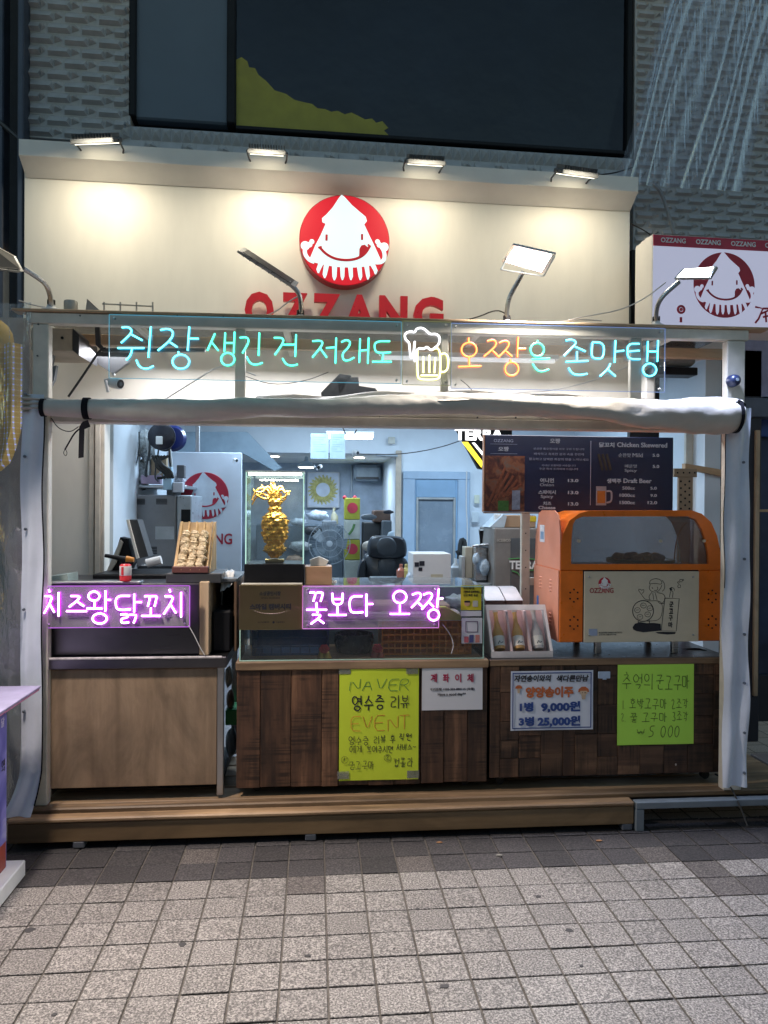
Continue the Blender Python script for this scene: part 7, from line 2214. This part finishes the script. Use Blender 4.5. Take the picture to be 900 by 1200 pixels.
mb.build('wreath', plain('wreath yellow green', (.45, .42, .14), .5, var=.4, scale=30), wp)
au = thing('air_conditioner', 'grey wall air conditioner unit high on the alcove wall', 'air conditioner', FA, (FA.uv(430, 555)[0], -.1, 1.9))
x0, x1, z0, z1 = FA.rect(415, 545, 446, 563, -.2)
MB(FA).cbox(x0, x1, -.2, 0, z0, z1, .03).build('case', plain('grey case', (.28, .33, .38), .5), au)
MB(FA).cbox(x0 + .02, x1 - .02, -.205, -.19, z0 + .012, z0 + .04, .004).build('outlet', dark_grey, au)
cb = plain('olive carton', (.32, .33, .03), .6); cw = plain('grey green carton', (.42, .46, .42), .6)
FX = Frame(7.6, 0)
zz = None
for i, (v0, v1, mt, lab) in enumerate(((584, 609, cb, 'yellow green carton with a red oval, top of the carton stack'), (610, 632, cw, 'grey carton with a green leaf print, second in the stack'), (633, 656, cb, 'yellow green carton with a red oval, third in the stack'), (657, 684, cw, 'grey carton at the bottom of the carton stack'))):
    x0, x1, z0, z1 = FX.rect(404, v0, 422, v1)
    t = thing('carton', lab, 'carton', FX, ((x0 + x1) / 2, .1, z0))
    MB(FX).cbox(x0, x1, 0, .25, z0 + .001, z1 + .004, .004).build('box', mt, t)
    if mt is cb: MB(FX).lathe(((x0 + x1) / 2, -.003, (z0 + z1) / 2 + .01), [(.055, 0), (.055, .003)], 18, 'y').build('red_oval', plain('red oval', (.45, .03, .06), .5), t)
    elif i == 1:
        mb = MB(FX); c_ = ((x0 + x1) / 2 - .01, (z0 + z1) / 2); mb.tube(smooth_line([(c_[0] - .03, -.003, c_[1] - .05), (c_[0] + .01, -.003, c_[1] + .0), (c_[0] + .03, -.003, c_[1] + .06)]), .012, 6, .2); mb.build('leaf_print', plain('leaf green', (.08, .2, .06), .5), t)
MB(FX)
o = MB(FX).cbox(FX.uv(402, 600)[0], FX.uv(424, 600)[0], -.0, .3, .1, FX.uv(412, 684)[1], .005).build('stool', dark_grey); tag(o, 'dark stool under the stack of cartons', 'stool')
for u in (404, 416):
    x, z = FX.uv(u, 584); o = MB(FX).ball((x, .03, z + .01), .02, 8, 6).build('red_cap', plain('red ribbon', (.45, .02, .04), .5)); tag(o, 'red bow cap on top of the carton stack at its ' + ('left' if u == 404 else 'middle'), 'cap')
# fan
fn_ = thing('electric_fan', 'grey electric fan with a round cage facing the street', 'fan', FX, (FX.uv(387, 635)[0], -.4, .1))
fxc, fzc = FX.uv(386, 637, -.4)
mb = MB(FX)
for k in range(40):
    a = 2 * pi * k / 40
    mb.tube([(fxc + .03 * cos(a), -.44, fzc + .03 * sin(a)), (fxc + .13 * cos(a), -.45, fzc + .13 * sin(a)), (fxc + .2 * cos(a), -.41, fzc + .2 * sin(a))], .0018, 4)
for R_ in (.20, .13, .07): mb.tube([(fxc + R_ * cos(t_ * pi / 16), -.41 - .035 * (R_ < .2), fzc + R_ * sin(t_ * pi / 16)) for t_ in range(33)], .004, 5)
mb.build('cage', plain('fan grey', (.26, .3, .34), .4), fn_)
for k in range(5):
    a = 2 * pi * k / 5
    v = [(fxc + r_ * cos(a + d), -.40 + .02 * s_, fzc + r_ * sin(a + d)) for r_, d, s_ in ((.03, 0, 0), (.17, -.35, 1), (.18, .25, 0), (.1, .5, -1))]
    mb = MB(FX); mb.add(v + [(p[0], p[1] + .004, p[2]) for p in v], [(0, 1, 2, 3), (7, 6, 5, 4), (0, 4, 5, 1), (3, 2, 6, 7), (1, 5, 6, 2), (0, 3, 7, 4)]); mb.build('blade', plain('blade grey', (.22, .27, .31), .3), fn_)
MB(FX).lathe((fxc, -.46, fzc), [(.01, 0), (.028, .005), (.03, .02)], 18, 'y').build('hub', plain('pale fan hub', (.4, .44, .48), .4), fn_, True)
MB(FX).cbox(fxc - .07, fxc + .07, -.35, -.2, fzc + .03, fzc + .22, .01).build('motor', plain('fan grey2', (.24, .28, .32), .4), fn_)
MB(FX).tube([(fxc, -.33, fzc - .19), (fxc, -.33, .12)], .02, 8).build('pole', dark_grey, fn_)
MB(FX).lathe((fxc, -.33, .1), [(.17, 0), (.17, .02), (.03, .04)], 20).build('base', dark_grey, fn_)
# clutter on an alcove shelf
al_ = thing('alcove_shelf', 'grey low shelf unit behind the fan carrying bags and tools', 'shelf', FX, (FX.uv(345, 620)[0], .3, .1))
x0, x1, z0, z1 = FX.rect(300, 615, 402, 690, .3)
MB(FX).cbox(x0, x1, .3, .7, .1, z1, .01).build('unit', plain('slate unit', (.12, .16, .2), .5), al_)
for i, (u, v, s, c_, lab) in enumerate(((372, 604, .09, (.45, .52, .6), 'pale crumpled bag on the alcove shelf under the wreath picture'), (350, 612, .07, (.35, .4, .46), 'grey crumpled bag on the alcove shelf behind the statue box'), (366, 622, .08, (.03, .035, .04), 'black bag in front of the alcove shelf'), (352, 640, .09, (.35, .38, .4), 'patterned bag below the alcove shelf beside the fan'), (345, 655, .07, (.45, .3, .22), 'peach packet low beside the statue box'))):
    x, z = FX.uv(u, v, .2); o = MB(FX).ball((x, .2, z), s, 16, 10, (1.3, .5, .6), lambda p: 1 + .2 * sin(p.x * 9 + i) * sin(p.z * 12)).build('plastic_bag', plain('alc%d' % i, c_, .4, var=.5, scale=30, bump=.6), None, True); tag(o, lab, 'bag')
x, z = FX.uv(392, 605, .2)
o = MB(FX).tube([(x, .2, z - .08), (x, .2, z), (x - .01, .2, z + .05), (x, .2, z + .09)], [.04, .04, .012, .016], 12).build('spray_bottle', plain('beige bottle', (.4, .38, .28), .4), None, True); tag(o, 'beige spray bottle standing left of the carton stack', 'bottle')
# clutter between cartons and door
for i, (u0, v0, u1, v1, c_, lab) in enumerate(((425, 612, 446, 640, (.04, .045, .05), 'black machine part between the cartons and the chair'), (438, 598, 458, 612, (.12, .07, .05), 'brown box on top of the dark clutter beside the door'), (448, 610, 462, 640, (.1, .12, .14), 'dark grey box beside the alcove post'), (426, 640, 440, 690, (.1, .11, .13), 'dark cabinet below the black machine part'))):
    a = FX.rect(u0, v0, u1, v1, -.1 * i); o = MB(FX).cbox(a[0], a[1], -.1 * i, .2, a[2], a[3], .01).build('clutter_box', plain('clut%d' % i, c_, .5)); tag(o, lab, 'box')
for (u, v, s, c_, lab) in ((432, 606, .06, (.1, .12, .14), 'grey cap on the dark clutter near the door'), (455, 600, .04, (.02, .02, .03), 'small black pouch on the brown box'), (460, 632, .07, (.42, .52, .6), 'white jug beside the alcove post'), (442, 640, .12, (.4, .36, .3), 'cream pillow behind the headrest of the black chair')):
    x, z = FX.uv(u, v, -.4); o = MB(FX).ball((x, -.4, z), s, 14, 9, (.8, .6, 1.2) if 'jug' in lab else (1.3, .5, .5), lambda p: 1 + .06 * sin(p.x * 7)).build('bundle', plain(lab[:10], c_, .5), None, True); tag(o, lab, 'jug' if 'jug' in lab else 'bundle')
# gaming chair
FC = Frame(5.3, 0)
ch = thing('desk_chair', 'black padded high back chair facing away in the middle of the room', 'chair', FC, (FC.uv(450, 660)[0], .1, .1))
leath = plain('black leather', (.022, .027, .036), .35, bump=.3)
leath2 = plain('grey leather centre', (.05, .06, .075), .4)
def pad(pts, y0, y1, mat, nm):
    a = [FC.uv(u, v, 0) for u, v in pts]
    pp = smooth_line([(x, 0, z) for x, z in a], 2, True)
    n = len(pp); cx_ = sum(p.x for p in pp) / n; cz_ = sum(p.z for p in pp) / n
    mb = MB(FC); rings = [(.0, .86), (.25, .96), (.5, 1.0), (.75, .96), (1.0, .86)]
    vs = []
    for f, s_ in rings: vs += [(cx_ + (p.x - cx_) * s_, y0 + (y1 - y0) * f, cz_ + (p.z - cz_) * s_) for p in pp]
    fs = [tuple(range(n))[::-1], tuple(range(4 * n, 5 * n))]
    for r_ in range(4): fs += [(r_ * n + i, r_ * n + (i + 1) % n, (r_ + 1) * n + (i + 1) % n, (r_ + 1) * n + i) for i in range(n)]
    mb.add(vs, fs); mb.build(nm, mat, ch, True, 60)
pad([(432, 630), (440, 627), (468, 628), (475, 632), (477, 645), (474, 655), (434, 655), (429, 646)], -.06, .02, leath, 'headrest')
pad([(430, 646), (478, 646), (486, 700), (416, 700), (419, 672), (424, 656)], -.03, .06, leath, 'backrest')
pad([(441, 629), (463, 629), (464, 651), (441, 651)], -.068, -.05, leath2, 'headrest_centre')
pad([(442, 653), (464, 653), (463, 676), (443, 676)], -.045, -.02, leath2, 'back_centre')
pad([(420, 658), (429, 652), (427, 690), (417, 690)], -.07, .05, leath, 'side_bolster')
pad([(479, 652), (484, 660), (487, 690), (478, 690)], -.07, .05, leath, 'side_bolster')
xs0, _ = FC.uv(450, 690); MB(FC).cbox(xs0 - .25, xs0 + .25, -.4, .05, .5, .6, .03).build('seat', leath, ch)
MB(FC).tube([(xs0, -.15, .5), (xs0, -.15, .17)], .03, 10).build('column', black_metal, ch)
for k in range(5): MB(FC).tube([(xs0, -.15, .17), (xs0 + .3 * cos(k * 1.256), -.15 + .3 * sin(k * 1.256), .14)], .02, 6).build('leg', black_metal, ch)
# white carton, beer taps, plastic things on the inner counter
FI = Frame(4.45, 0)
ic = thing('inner_counter', 'steel inner counter behind the glass case carrying cartons and the beer tap', 'counter', FI, (.6, .2, .1))
zi = FI.uv(510, 684)[1]
MB(FI).cbox(FI.uv(440, 690)[0], FI.uv(640, 690)[0], .0, .5, .1, zi, .005).build('body', plain('dim steel counter', (.25, .28, .3), .35, .5), ic)
wb = thing('white_carton', 'white carton with black tape marks standing in front of the door', 'carton', FI, (FI.uv(507, 670)[0], .05, zi))
x0, x1, z0, z1 = FI.rect(484, 649, 528.5, 684, .05)
MB(FI).cbox(x0, x1, .05, .3, zi + .001, z1, .003).build('box', plain('white card', (.55, .55, .55), .6, var=.05), wb)
for q in ((486, 659, 491, 664), (491.5, 657.5, 497.5, 663), (490.5, 665, 495, 669)): a = FI.rect(*q, .047); MB(FI).box(a[0], a[1], .047, .0495, a[2], a[3]).build('black_mark', ink, wb)
a = FI.rect(505, 673, 519, 680, .047); MB(FI).box(a[0], a[1], .047, .0495, a[2], a[3]).build('faded_print', plain('sand print', (.42, .38, .28), .6), wb)
bd = thing('beer_tap', 'steel beer tap tower with a black handle beside the white carton', 'beer tap', FI, (FI.uv(563, 650)[0], .1, zi))
def I(u, v, y=.1): x, z = FI.uv(u, v, y); return (x, y, z)
MB(FI).cbox(FI.uv(556, 640, .1)[0], FI.uv(572, 640, .1)[0], .1, .25, zi, FI.uv(560, 640, .1)[1], .01).build('tower', steel, bd)
MB(FI).tube([I(554, 640), I(575, 638)], .008, 10).build('spout', steel, bd)
MB(FI).tube([I(564, 637, .08), I(564, 628, .07), I(564, 621, .06)], [.008, .012, .016], 12).build('handle', black_plastic, bd, True)
MB(FI).tube(smooth_line([I(575, 640), I(578, 620), I(584, 606), I(590, 640)]), .006, 6).build('beer_line', plain('clear hose', (.4, .5, .55), .3), bd, True)
MB(FI).tube([I(561, 640), I(562, 652)], .006, 8).build('nozzle', steel, bd)
for i, (u0, v0, u1, v1, y, c_, lab) in enumerate(((545, 641, 554, 678, .15, (.4, .36, .28), 'beige dispenser beside the beer tap'), (541, 652, 545, 683, .12, (.35, .36, .36), 'slim grey stand left of the beige dispenser'), (530, 665, 542, 684, .25, (.4, .45, .5), 'pale blue box right of the white carton'), (572, 645, 578, 684, .3, (.3, .36, .42), 'narrow blue grey box right of the beer tap'))):
    a = FI.rect(u0, v0, u1, v1, y); o = MB(FI).cbox(a[0], a[1], y, y + .1, a[2], a[3], .004).build('appliance', plain('app%d' % i, c_, .4)); tag(o, lab, 'appliance')
for i, (u, v, s, lab) in enumerate(((480, 678, .03, 'crumpled film beside the white carton'), (568, 665, .04, 'clear bag hanging under the beer tap'), (558, 655, .03, 'crumpled wrap beside the tap tower'))):
    x, z = FI.uv(u, v, .05); o = MB(FI).ball((x, .05, z), s, 12, 8, (.8, .6, 1.2), lambda p: 1 + .2 * sin(p.x * 9) * sin(p.z * 8)).build('plastic_wrap', plain('blue wrap', (.4, .5, .6), .25, var=.5, scale=30), None, True); tag(o, lab, 'plastic wrap')
o = MB(A0).tube(smooth_line([(*[A0.uv(538, 640, 6.4)[0]], 6.4, A0.uv(538, 655, 6.4)[1]), (A0.uv(540, 626, 6.4)[0], 6.4, A0.uv(540, 630, 6.4)[1]), (A0.uv(546, 632, 6.4)[0], 6.4, A0.uv(546, 636, 6.4)[1]), (A0.uv(541, 650, 6.4)[0], 6.4, A0.uv(541, 656, 6.4)[1]), (A0.uv(536, 645, 6.4)[0], 6.4, A0.uv(537, 645, 6.4)[1])]), .02, 8).build('coiled_hose', black_rubber, None, True); tag(o, 'black coiled hose hanging at the lower right of the blue door', 'hose')
cable('thin wire running down the wall right of the blue door', A0, [(547, 552), (546, 590), (548, 620), (547, 650)], 6.55, .006, wc)
cable('thin wire strung across the bulkhead to the beer sign', A0, [(420, 532), (470, 533), (520, 524), (560, 508)], 6.2, .004, bc)
# cabinet with green lettering, white post, cartons above
FB2 = Frame(4.3, 0)
bc_ = thing('drinks_cabinet', 'tall grey drinks cabinet with white green lettering left of the orange oven', 'cabinet', FB2, (FB2.uv(605, 660)[0], .1, .1))
x0, x1, z0, z1 = FB2.rect(579, 619, 640, 700, .1)
MB(FB2).cbox(x0, x1, .1, .5, .1, z1, .006).build('body', plain('taupe grey steel', (.2, .19, .18), .4), bc_)
MB(FB2).cbox(x0 + .1, x1 - .01, .094, .099, .3, z1 - .06, .003).build('door_glass', plain('dim cabinet glass', (.1, .11, .12), .15), bc_)
text(FB2, 'TERRA', 597, 657, 631, 667, .09, white_paint, bc_, .002, .03)
text(FB2, 'ICEBOX', 583, 631.5, 600, 635, .098, plain('beige print', (.45, .42, .38), .5), bc_, .001, .02)
mb = MB(FB2); 
for pts in ([(600, 669), (606, 671), (612, 678), (611, 669), (630, 668)], [(596, 655), (614, 654), (630, 656)]): mb.tube([(FB2.uv(u, v, .09)[0], .091, FB2.uv(u, v, .09)[1]) for u, v in pts], .003, 5)
mb.build('green_outline', plain('green neon paint', (.08, .4, .12), .4), bc_)
cp_ = thing('brown_carton', 'brown carton with yellow tape lying on the drinks cabinet', 'carton', FB2, (FB2.uv(600, 610)[0], .2, z1))
a = FB2.rect(590, 604, 628, 617, .2); MB(FB2).cbox(a[0], a[1], .2, .45, z1 + .001, a[3], .004).build('box', cardboard, cp_)
MB(FB2).cbox(a[0] + .12, a[1] + .002, .197, .1995, a[2] + .03, a[3] - .005, .001).build('yellow_tape', plain('yellow tape', (.6, .45, .03), .5), cp_)
a = [FB2.uv(u, v, .18) for u, v in ((574, 618), (590, 603), (594, 605), (591, 618))]
o = MB(FB2).prism(a[::-1], .18, .4).build('foam_board', plain('blue white panel', (.4, .48, .55), .5)); tag(o, 'pale folded panel leaning left of the brown carton', 'panel')
wp_ = thing('steel_upright', 'ivory perforated steel upright between the drinks cabinet and the oven', 'post', FB2, (FB2.uv(616, 650, -.3)[0], -.3, .8))
x0, x1, _, _ = FB2.rect(611, 605, 621, 700, -.3); 
MB(FB2).cbox(x0, x1, -.3, -.27, ZR, FB2.uv(616, 600, -.3)[1], .003).build('post', ivory_metal, wp_)
for v in (625, 645, 665, 690):
    x, z = FB2.uv(616, v, -.3); MB(FB2).lathe((x, -.3015, z), [(.004, 0), (.004, .003)], 8, 'y').build('slot', dark_grey, wp_)
a = FB2.rect(621, 677, 640, 686, -.3); MB(FB2).cbox(a[0], a[1], -.298, -.272, a[2], a[3], .003).build('cross_bar', ivory_metal, wp_)

# beer brand sign behind the menu board
ts = thing('beer_sign', 'black lit beer sign with white letters and a yellow stripe behind the menu board', 'sign', A0, (A0.uv(560, 515, 5.2)[0], 5.2, 2.0))
def A_(u, v, Y=5.2): return A0.uv(u, v, Y)
a = [A_(u, v) for u, v in ((534, 500), (600, 500), (600, 540), (566, 550), (561, 549))]
MB(A0).prism(a[::-1], 5.2, 5.26).build('panel', black_plastic, ts)
text(A0, 'TERRA', 533, 502, 590, 516, 5.195, glow('white sign letters', (1, 1, 1), 1.6), ts, .004, .04)
mb = MB(A0); a = [A_(u, v) for u, v in ((541, 518), (548, 518), (566, 542), (564, 548))]; mb.prism(a[::-1], 5.19, 5.197); mb.build('yellow_stripe', glow('yellow sign', (1, .75, .05), 1.1), ts)
mb = MB(A0); a = [A_(u, v) for u, v in ((553, 519), (556, 519), (568, 533), (568, 537))]; mb.prism(a[::-1], 5.19, 5.197); mb.build('white_stripe', glow('white sign letters', (1, 1, 1), 1.6), ts)
ts2 = thing('beer_sign', 'small lit beer sign fragment between the menu board and the right curtain', 'sign', A0, (A0.uv(835, 525, 4.6)[0], 4.6, 1.9))
a = [A_(u, v, 4.6) for u, v in ((812, 506), (856, 506), (856, 533), (822, 540))]
MB(A0).prism(a[::-1], 4.6, 4.65).build('panel', plain('navy plastic', (.02, .03, .08), .3), ts2)
mb = MB(A0); a = [A_(u, v, 4.6) for u, v in ((815, 515), (820, 516), (830, 530), (826, 532))]; mb.prism(a[::-1], 4.59, 4.597); mb.build('yellow_stripe', glow('yellow sign', (1, .75, .05), 1.1), ts2)
mb = MB(A0); a = [A_(u, v, 4.6) for u, v in ((828, 516), (832, 517), (842, 530), (852, 534), (852, 537), (840, 534))]; mb.prism(a[::-1], 4.59, 4.597); mb.build('blue_white_stripe', glow('ice stripe', (.5, .75, 1), 1.1), ts2)
a = A0.rect(832, 508, 852, 514, 4.6); MB(A0).box(a[0], a[1], 4.59, 4.597, a[2], a[3]).build('blue_strip', glow('blue bar', (.2, .45, 1), 1.0), ts2)

# right bay behind the oven: perforated angle post, timber, panel
FR_ = Frame(4.2, 0)
pa = thing('perforated_post', 'brown perforated angle post right of the menu board', 'post', FR_, (FR_.uv(803, 570)[0], 0, 1))
a = FR_.rect(790, 549, 817, 559, 0); pm = plain('perforated tan steel', (.27, .2, .13), .5)
MB(FR_).cbox(a[0], a[1], 0, .02, a[2], a[3], .002).build('top_plate', pm, pa)
a = FR_.rect(795, 559, 812, 640, 0); MB(FR_).cbox(a[0], a[1], .002, .02, a[2] - .4, a[3], .002).build('post', pm, pa)
for k in range(5):
    for j, u in enumerate((798, 803, 808)):
        x, z = FR_.uv(u, 564 + k * 8 + (j % 2) * 4, 0); MB(FR_).lathe((x, .0, z), [(.006, 0), (.006, .003)], 8, 'y').build('hole', black_metal, pa)
for u in (794, 801, 808, 814):
    x, z = FR_.uv(u, 554, 0); MB(FR_).lathe((x, -.002, z), [(.005, 0), (.005, .003)], 8, 'y').build('hole', black_metal, pa)
tb2 = thing('timber_brace', 'short pine brace sloping down beside the right curtain', 'batten', FR_, (FR_.uv(825, 550)[0], .1, 1.7))
a = [FR_.uv(u, v, .1) for u, v in ((803, 543), (850, 551), (850, 559), (803, 549))]; MB(FR_).prism(a[::-1], .1, .14).build('brace', pine, tb2)
a = FR_.rect(820, 569, 862, 628, .2); o = MB(FR_).cbox(a[0], a[1], .2, .24, a[2], a[3], .004).build('pale_board', plain('pinkish board', (.5, .4, .36), .6)); tag(o, 'pale pinkish board behind the right curtain above the oven shoulder', 'board')
a = FR_.rect(800, 625, 862, 770, .3); o = MB(FR_).cbox(a[0], a[1] + .05, .3, .34, ZR - .6, a[3], .004).build('purple_panel', plain('violet grey panel', (.13, .12, .2), .5)); tag(o, 'violet grey panel behind the oven at the right end', 'panel')
a = FR_.rect(800, 500, 812, 620, .3); o = MB(FR_).cbox(a[0], a[1], .26, .29, 1.0, 2.15, .003).build('white_upright', ivory_metal); tag(o, 'pale upright behind the perforated post', 'post')
a = FR_.rect(846, 693, 858, 700, -.3); o = MB(FR_).cbox(a[0], a[1], -.3, -.2, a[2] - .02, a[3], .003).build('ledge', plain('ledge', (.4, .25, .18), .5)); tag(o, 'short brown ledge between the oven and the right curtain', 'ledge')

# ------------------------------------------------------------------ neighbour shop at the far right
FNB = Frame(4.4, 0)
nbx = FNB.uv(874, 600)[0]
nh = thing('neighbour_shopfront', 'dark glazed shopfront with black mullions beyond the right curtain', 'shopfront', FNB, (nbx + .6, 0, 0))
MB(FNB).cbox(nbx - .3, nbx + .10, .0, .08, .06, 2.5, .006).build('dark_jamb', plain('dark slate', (.03, .032, .045), .5), nh)
MB(FNB).box(nbx + .09, nbx + 1.6, .15, .16, .45, 2.6).build('glass', plain('blue dim glass', (.05, .075, .14), .15, var=.5, scale=2), nh)
MB(FNB).cbox(nbx + .09, nbx + 1.6, .12, .2, .15, .45, .006).build('plinth', plain('dark slate', (.03, .032, .045), .5), nh)
MB(FNB).cbox(nbx - .3, nbx + 1.6, -.02, .2, 2.08, 2.2, .006).build('head_rail', plain('slate rail', (.12, .14, .19), .5), nh)
MB(FNB).box(nbx - .3, nbx + 1.6, .0, .2, 2.21, 2.75).build('lavender_fascia', plain('lavender board', (.34, .34, .5), .5), nh)
x0, x1, _, _ = FNB.rect(885, 500, 890, 800, -.02); MB(FNB).cbox(x0, x1, -.02, .03, .35, 2.0, .004).build('timber_post', pine_z, nh)
a = FNB.rect(888, 597, 905, 600, -.01); MB(FNB).cbox(a[0], a[1], -.01, .02, a[2], a[3], .002).build('timber_rail', pine, nh)
a = FNB.rect(893, 481, 925, 510, .0); MB(FNB).cbox(a[0], a[1], .1, .12, a[2], a[3], .01).build('blue_plate', plain('deep blue plate', (.04, .1, .35), .4), nh)

# ------------------------------------------------------------------ small clutter of the room
rc = random.Random(21)
ctg = thing('cord_tangle', 'tangle of pale and dark cords hanging at the top of the storage rack', 'cords', F5, (F5.uv(172, 515)[0], -.05, 2.0))
for k in range(9):
    u = 150 + k * 6.5; o = MB(F5).tube(smooth_line([(F5.uv(u, 508, -.05)[0], -.05, F5.uv(u, 506, -.05)[1]), (F5.uv(u + rc.uniform(-5, 5), 530, -.05)[0], -.06, F5.uv(u, 530, -.05)[1]), (F5.uv(u + rc.uniform(-9, 9), 548, -.05)[0], -.05, F5.uv(u, rc.uniform(545, 562), -.05)[1]), (F5.uv(u + rc.uniform(-9, 9), 560, -.05)[0], -.02, F5.uv(u, rc.uniform(550, 568), -.05)[1])]), rc.uniform(.004, .009), 6).build('cord', plain('pale cord' if k % 2 else 'dark cord', (.5, .53, .55) if k % 2 else (.04, .045, .05), .3), ctg, True)
hangs = [('steel ladle hanging', 137, 520), ('steel tongs hanging', 131, 516)]
for nm, u, v in hangs:
    p0 = (F6.uv(u, v - 14)[0], 0, F6.uv(u, v - 14)[1]); p1 = (F6.uv(u + 1, v + 14)[0], -.01, F6.uv(u, v + 14)[1])
    o = MB(F6).tube([p0, p1], [.005, .009], 8).build('utensil', steel, None, True); tag(o, nm + ' on the side wall above the blue sticker', 'utensil')
bot = [(470, 664, (.35, .12, .08), 'red sauce bottle'), (476, 666, (.5, .42, .15), 'mustard coloured sauce bottle'), (534, 655, (.5, .55, .58), 'white squeeze bottle'), (578, 655, (.12, .2, .1), 'green glass bottle'), (585, 657, (.35, .22, .1), 'amber glass bottle')]
for u, v, c_, lab in bot:
    x = FI.uv(u, v, .35)[0]; h = FI.uv(u, v, .35)[1] - zi
    o = MB(FI).lathe((x, .35, zi + .001), [(.026, 0), (.03, .01), (.03, max(.05, h * .6)), (.011, max(.07, h * .8)), (.011, max(.09, h)), (.006, max(.092, h + .002))], 14).build('bottle', plain(lab, c_, .2), None, True)
    tag(o, lab + ' on the inner steel counter behind the glass case', 'bottle')
for k, u in enumerate((372, 376)):
    pass
cs = thing('cup_stack', 'stack of white paper cups on the drinks cabinet left of the oven', 'cups', FB2, (FB2.uv(585, 610, .25)[0], .25, FB2.uv(600, 619, .1)[1]))
x, z = FB2.uv(584, 612, .25)
pf_ = []
for k in range(7): pf_ += [(.026 + .0005 * k, .012 * k + (.0 if k == 0 else 0)), (.031, .012 * k + .010), (.028, .012 * k + .0115)]
MB(FB2).lathe((x, .25, FB2.uv(600, 619, .1)[1] + .001), pf_, 16).build('cups', white_paint, cs, True)
# papers pinned to the back wall and board
for u0, v0, u1, v1, Y, c_, lab in ((556, 580, 562, 590, 6.55, (.6, .62, .5), 'small pale note on the back wall right of the blue door'), (553, 600, 561, 612, 6.55, (.5, .56, .6), 'second paper note lower on the back wall right of the blue door'), (455, 512, 463, 520, 6.55, (.5, .5, .45), 'small paper tag on the bulkhead beside the alcove post'), (290, 560, 297, 572, 6.5, (.35, .4, .45), 'grey switch plate behind the statue box')):
    a = A0.rect(u0, v0, u1, v1, Y); o = MB(A0).cbox(a[0], a[1], Y, Y + .01, a[2], a[3], .002).build('paper_note', plain(lab[:12], c_, .5)); tag(o, lab, 'note')
# conduit and fixings on the back wall
cable('thin grey conduit running up the alcove wall beside the air conditioner', A0, [(412, 545), (412, 570), (411, 585)], 8.4, .012, plain('conduit grey', (.3, .34, .38), .5))
cable('grey conduit along the top of the bulkhead', A0, [(440, 533), (455, 534), (466, 534)], 6.5, .012, plain('conduit grey', (.3, .34, .38), .5))
# things on the counters
o = MB(FK).tube(smooth_line([tpt(640, 764, .2), tpt(680, 767, .15), tpt(730, 764, .3), tpt(770, 766, .2), tpt(815, 759, .2), tpt(828, 763, .15)]), .004, 6).build('cable', bc, None, True); tag(o, 'black power cable lying under the orange oven', 'cable')

bpy.data.objects.remove(_txo)
bpy.data.curves.remove(_txt)
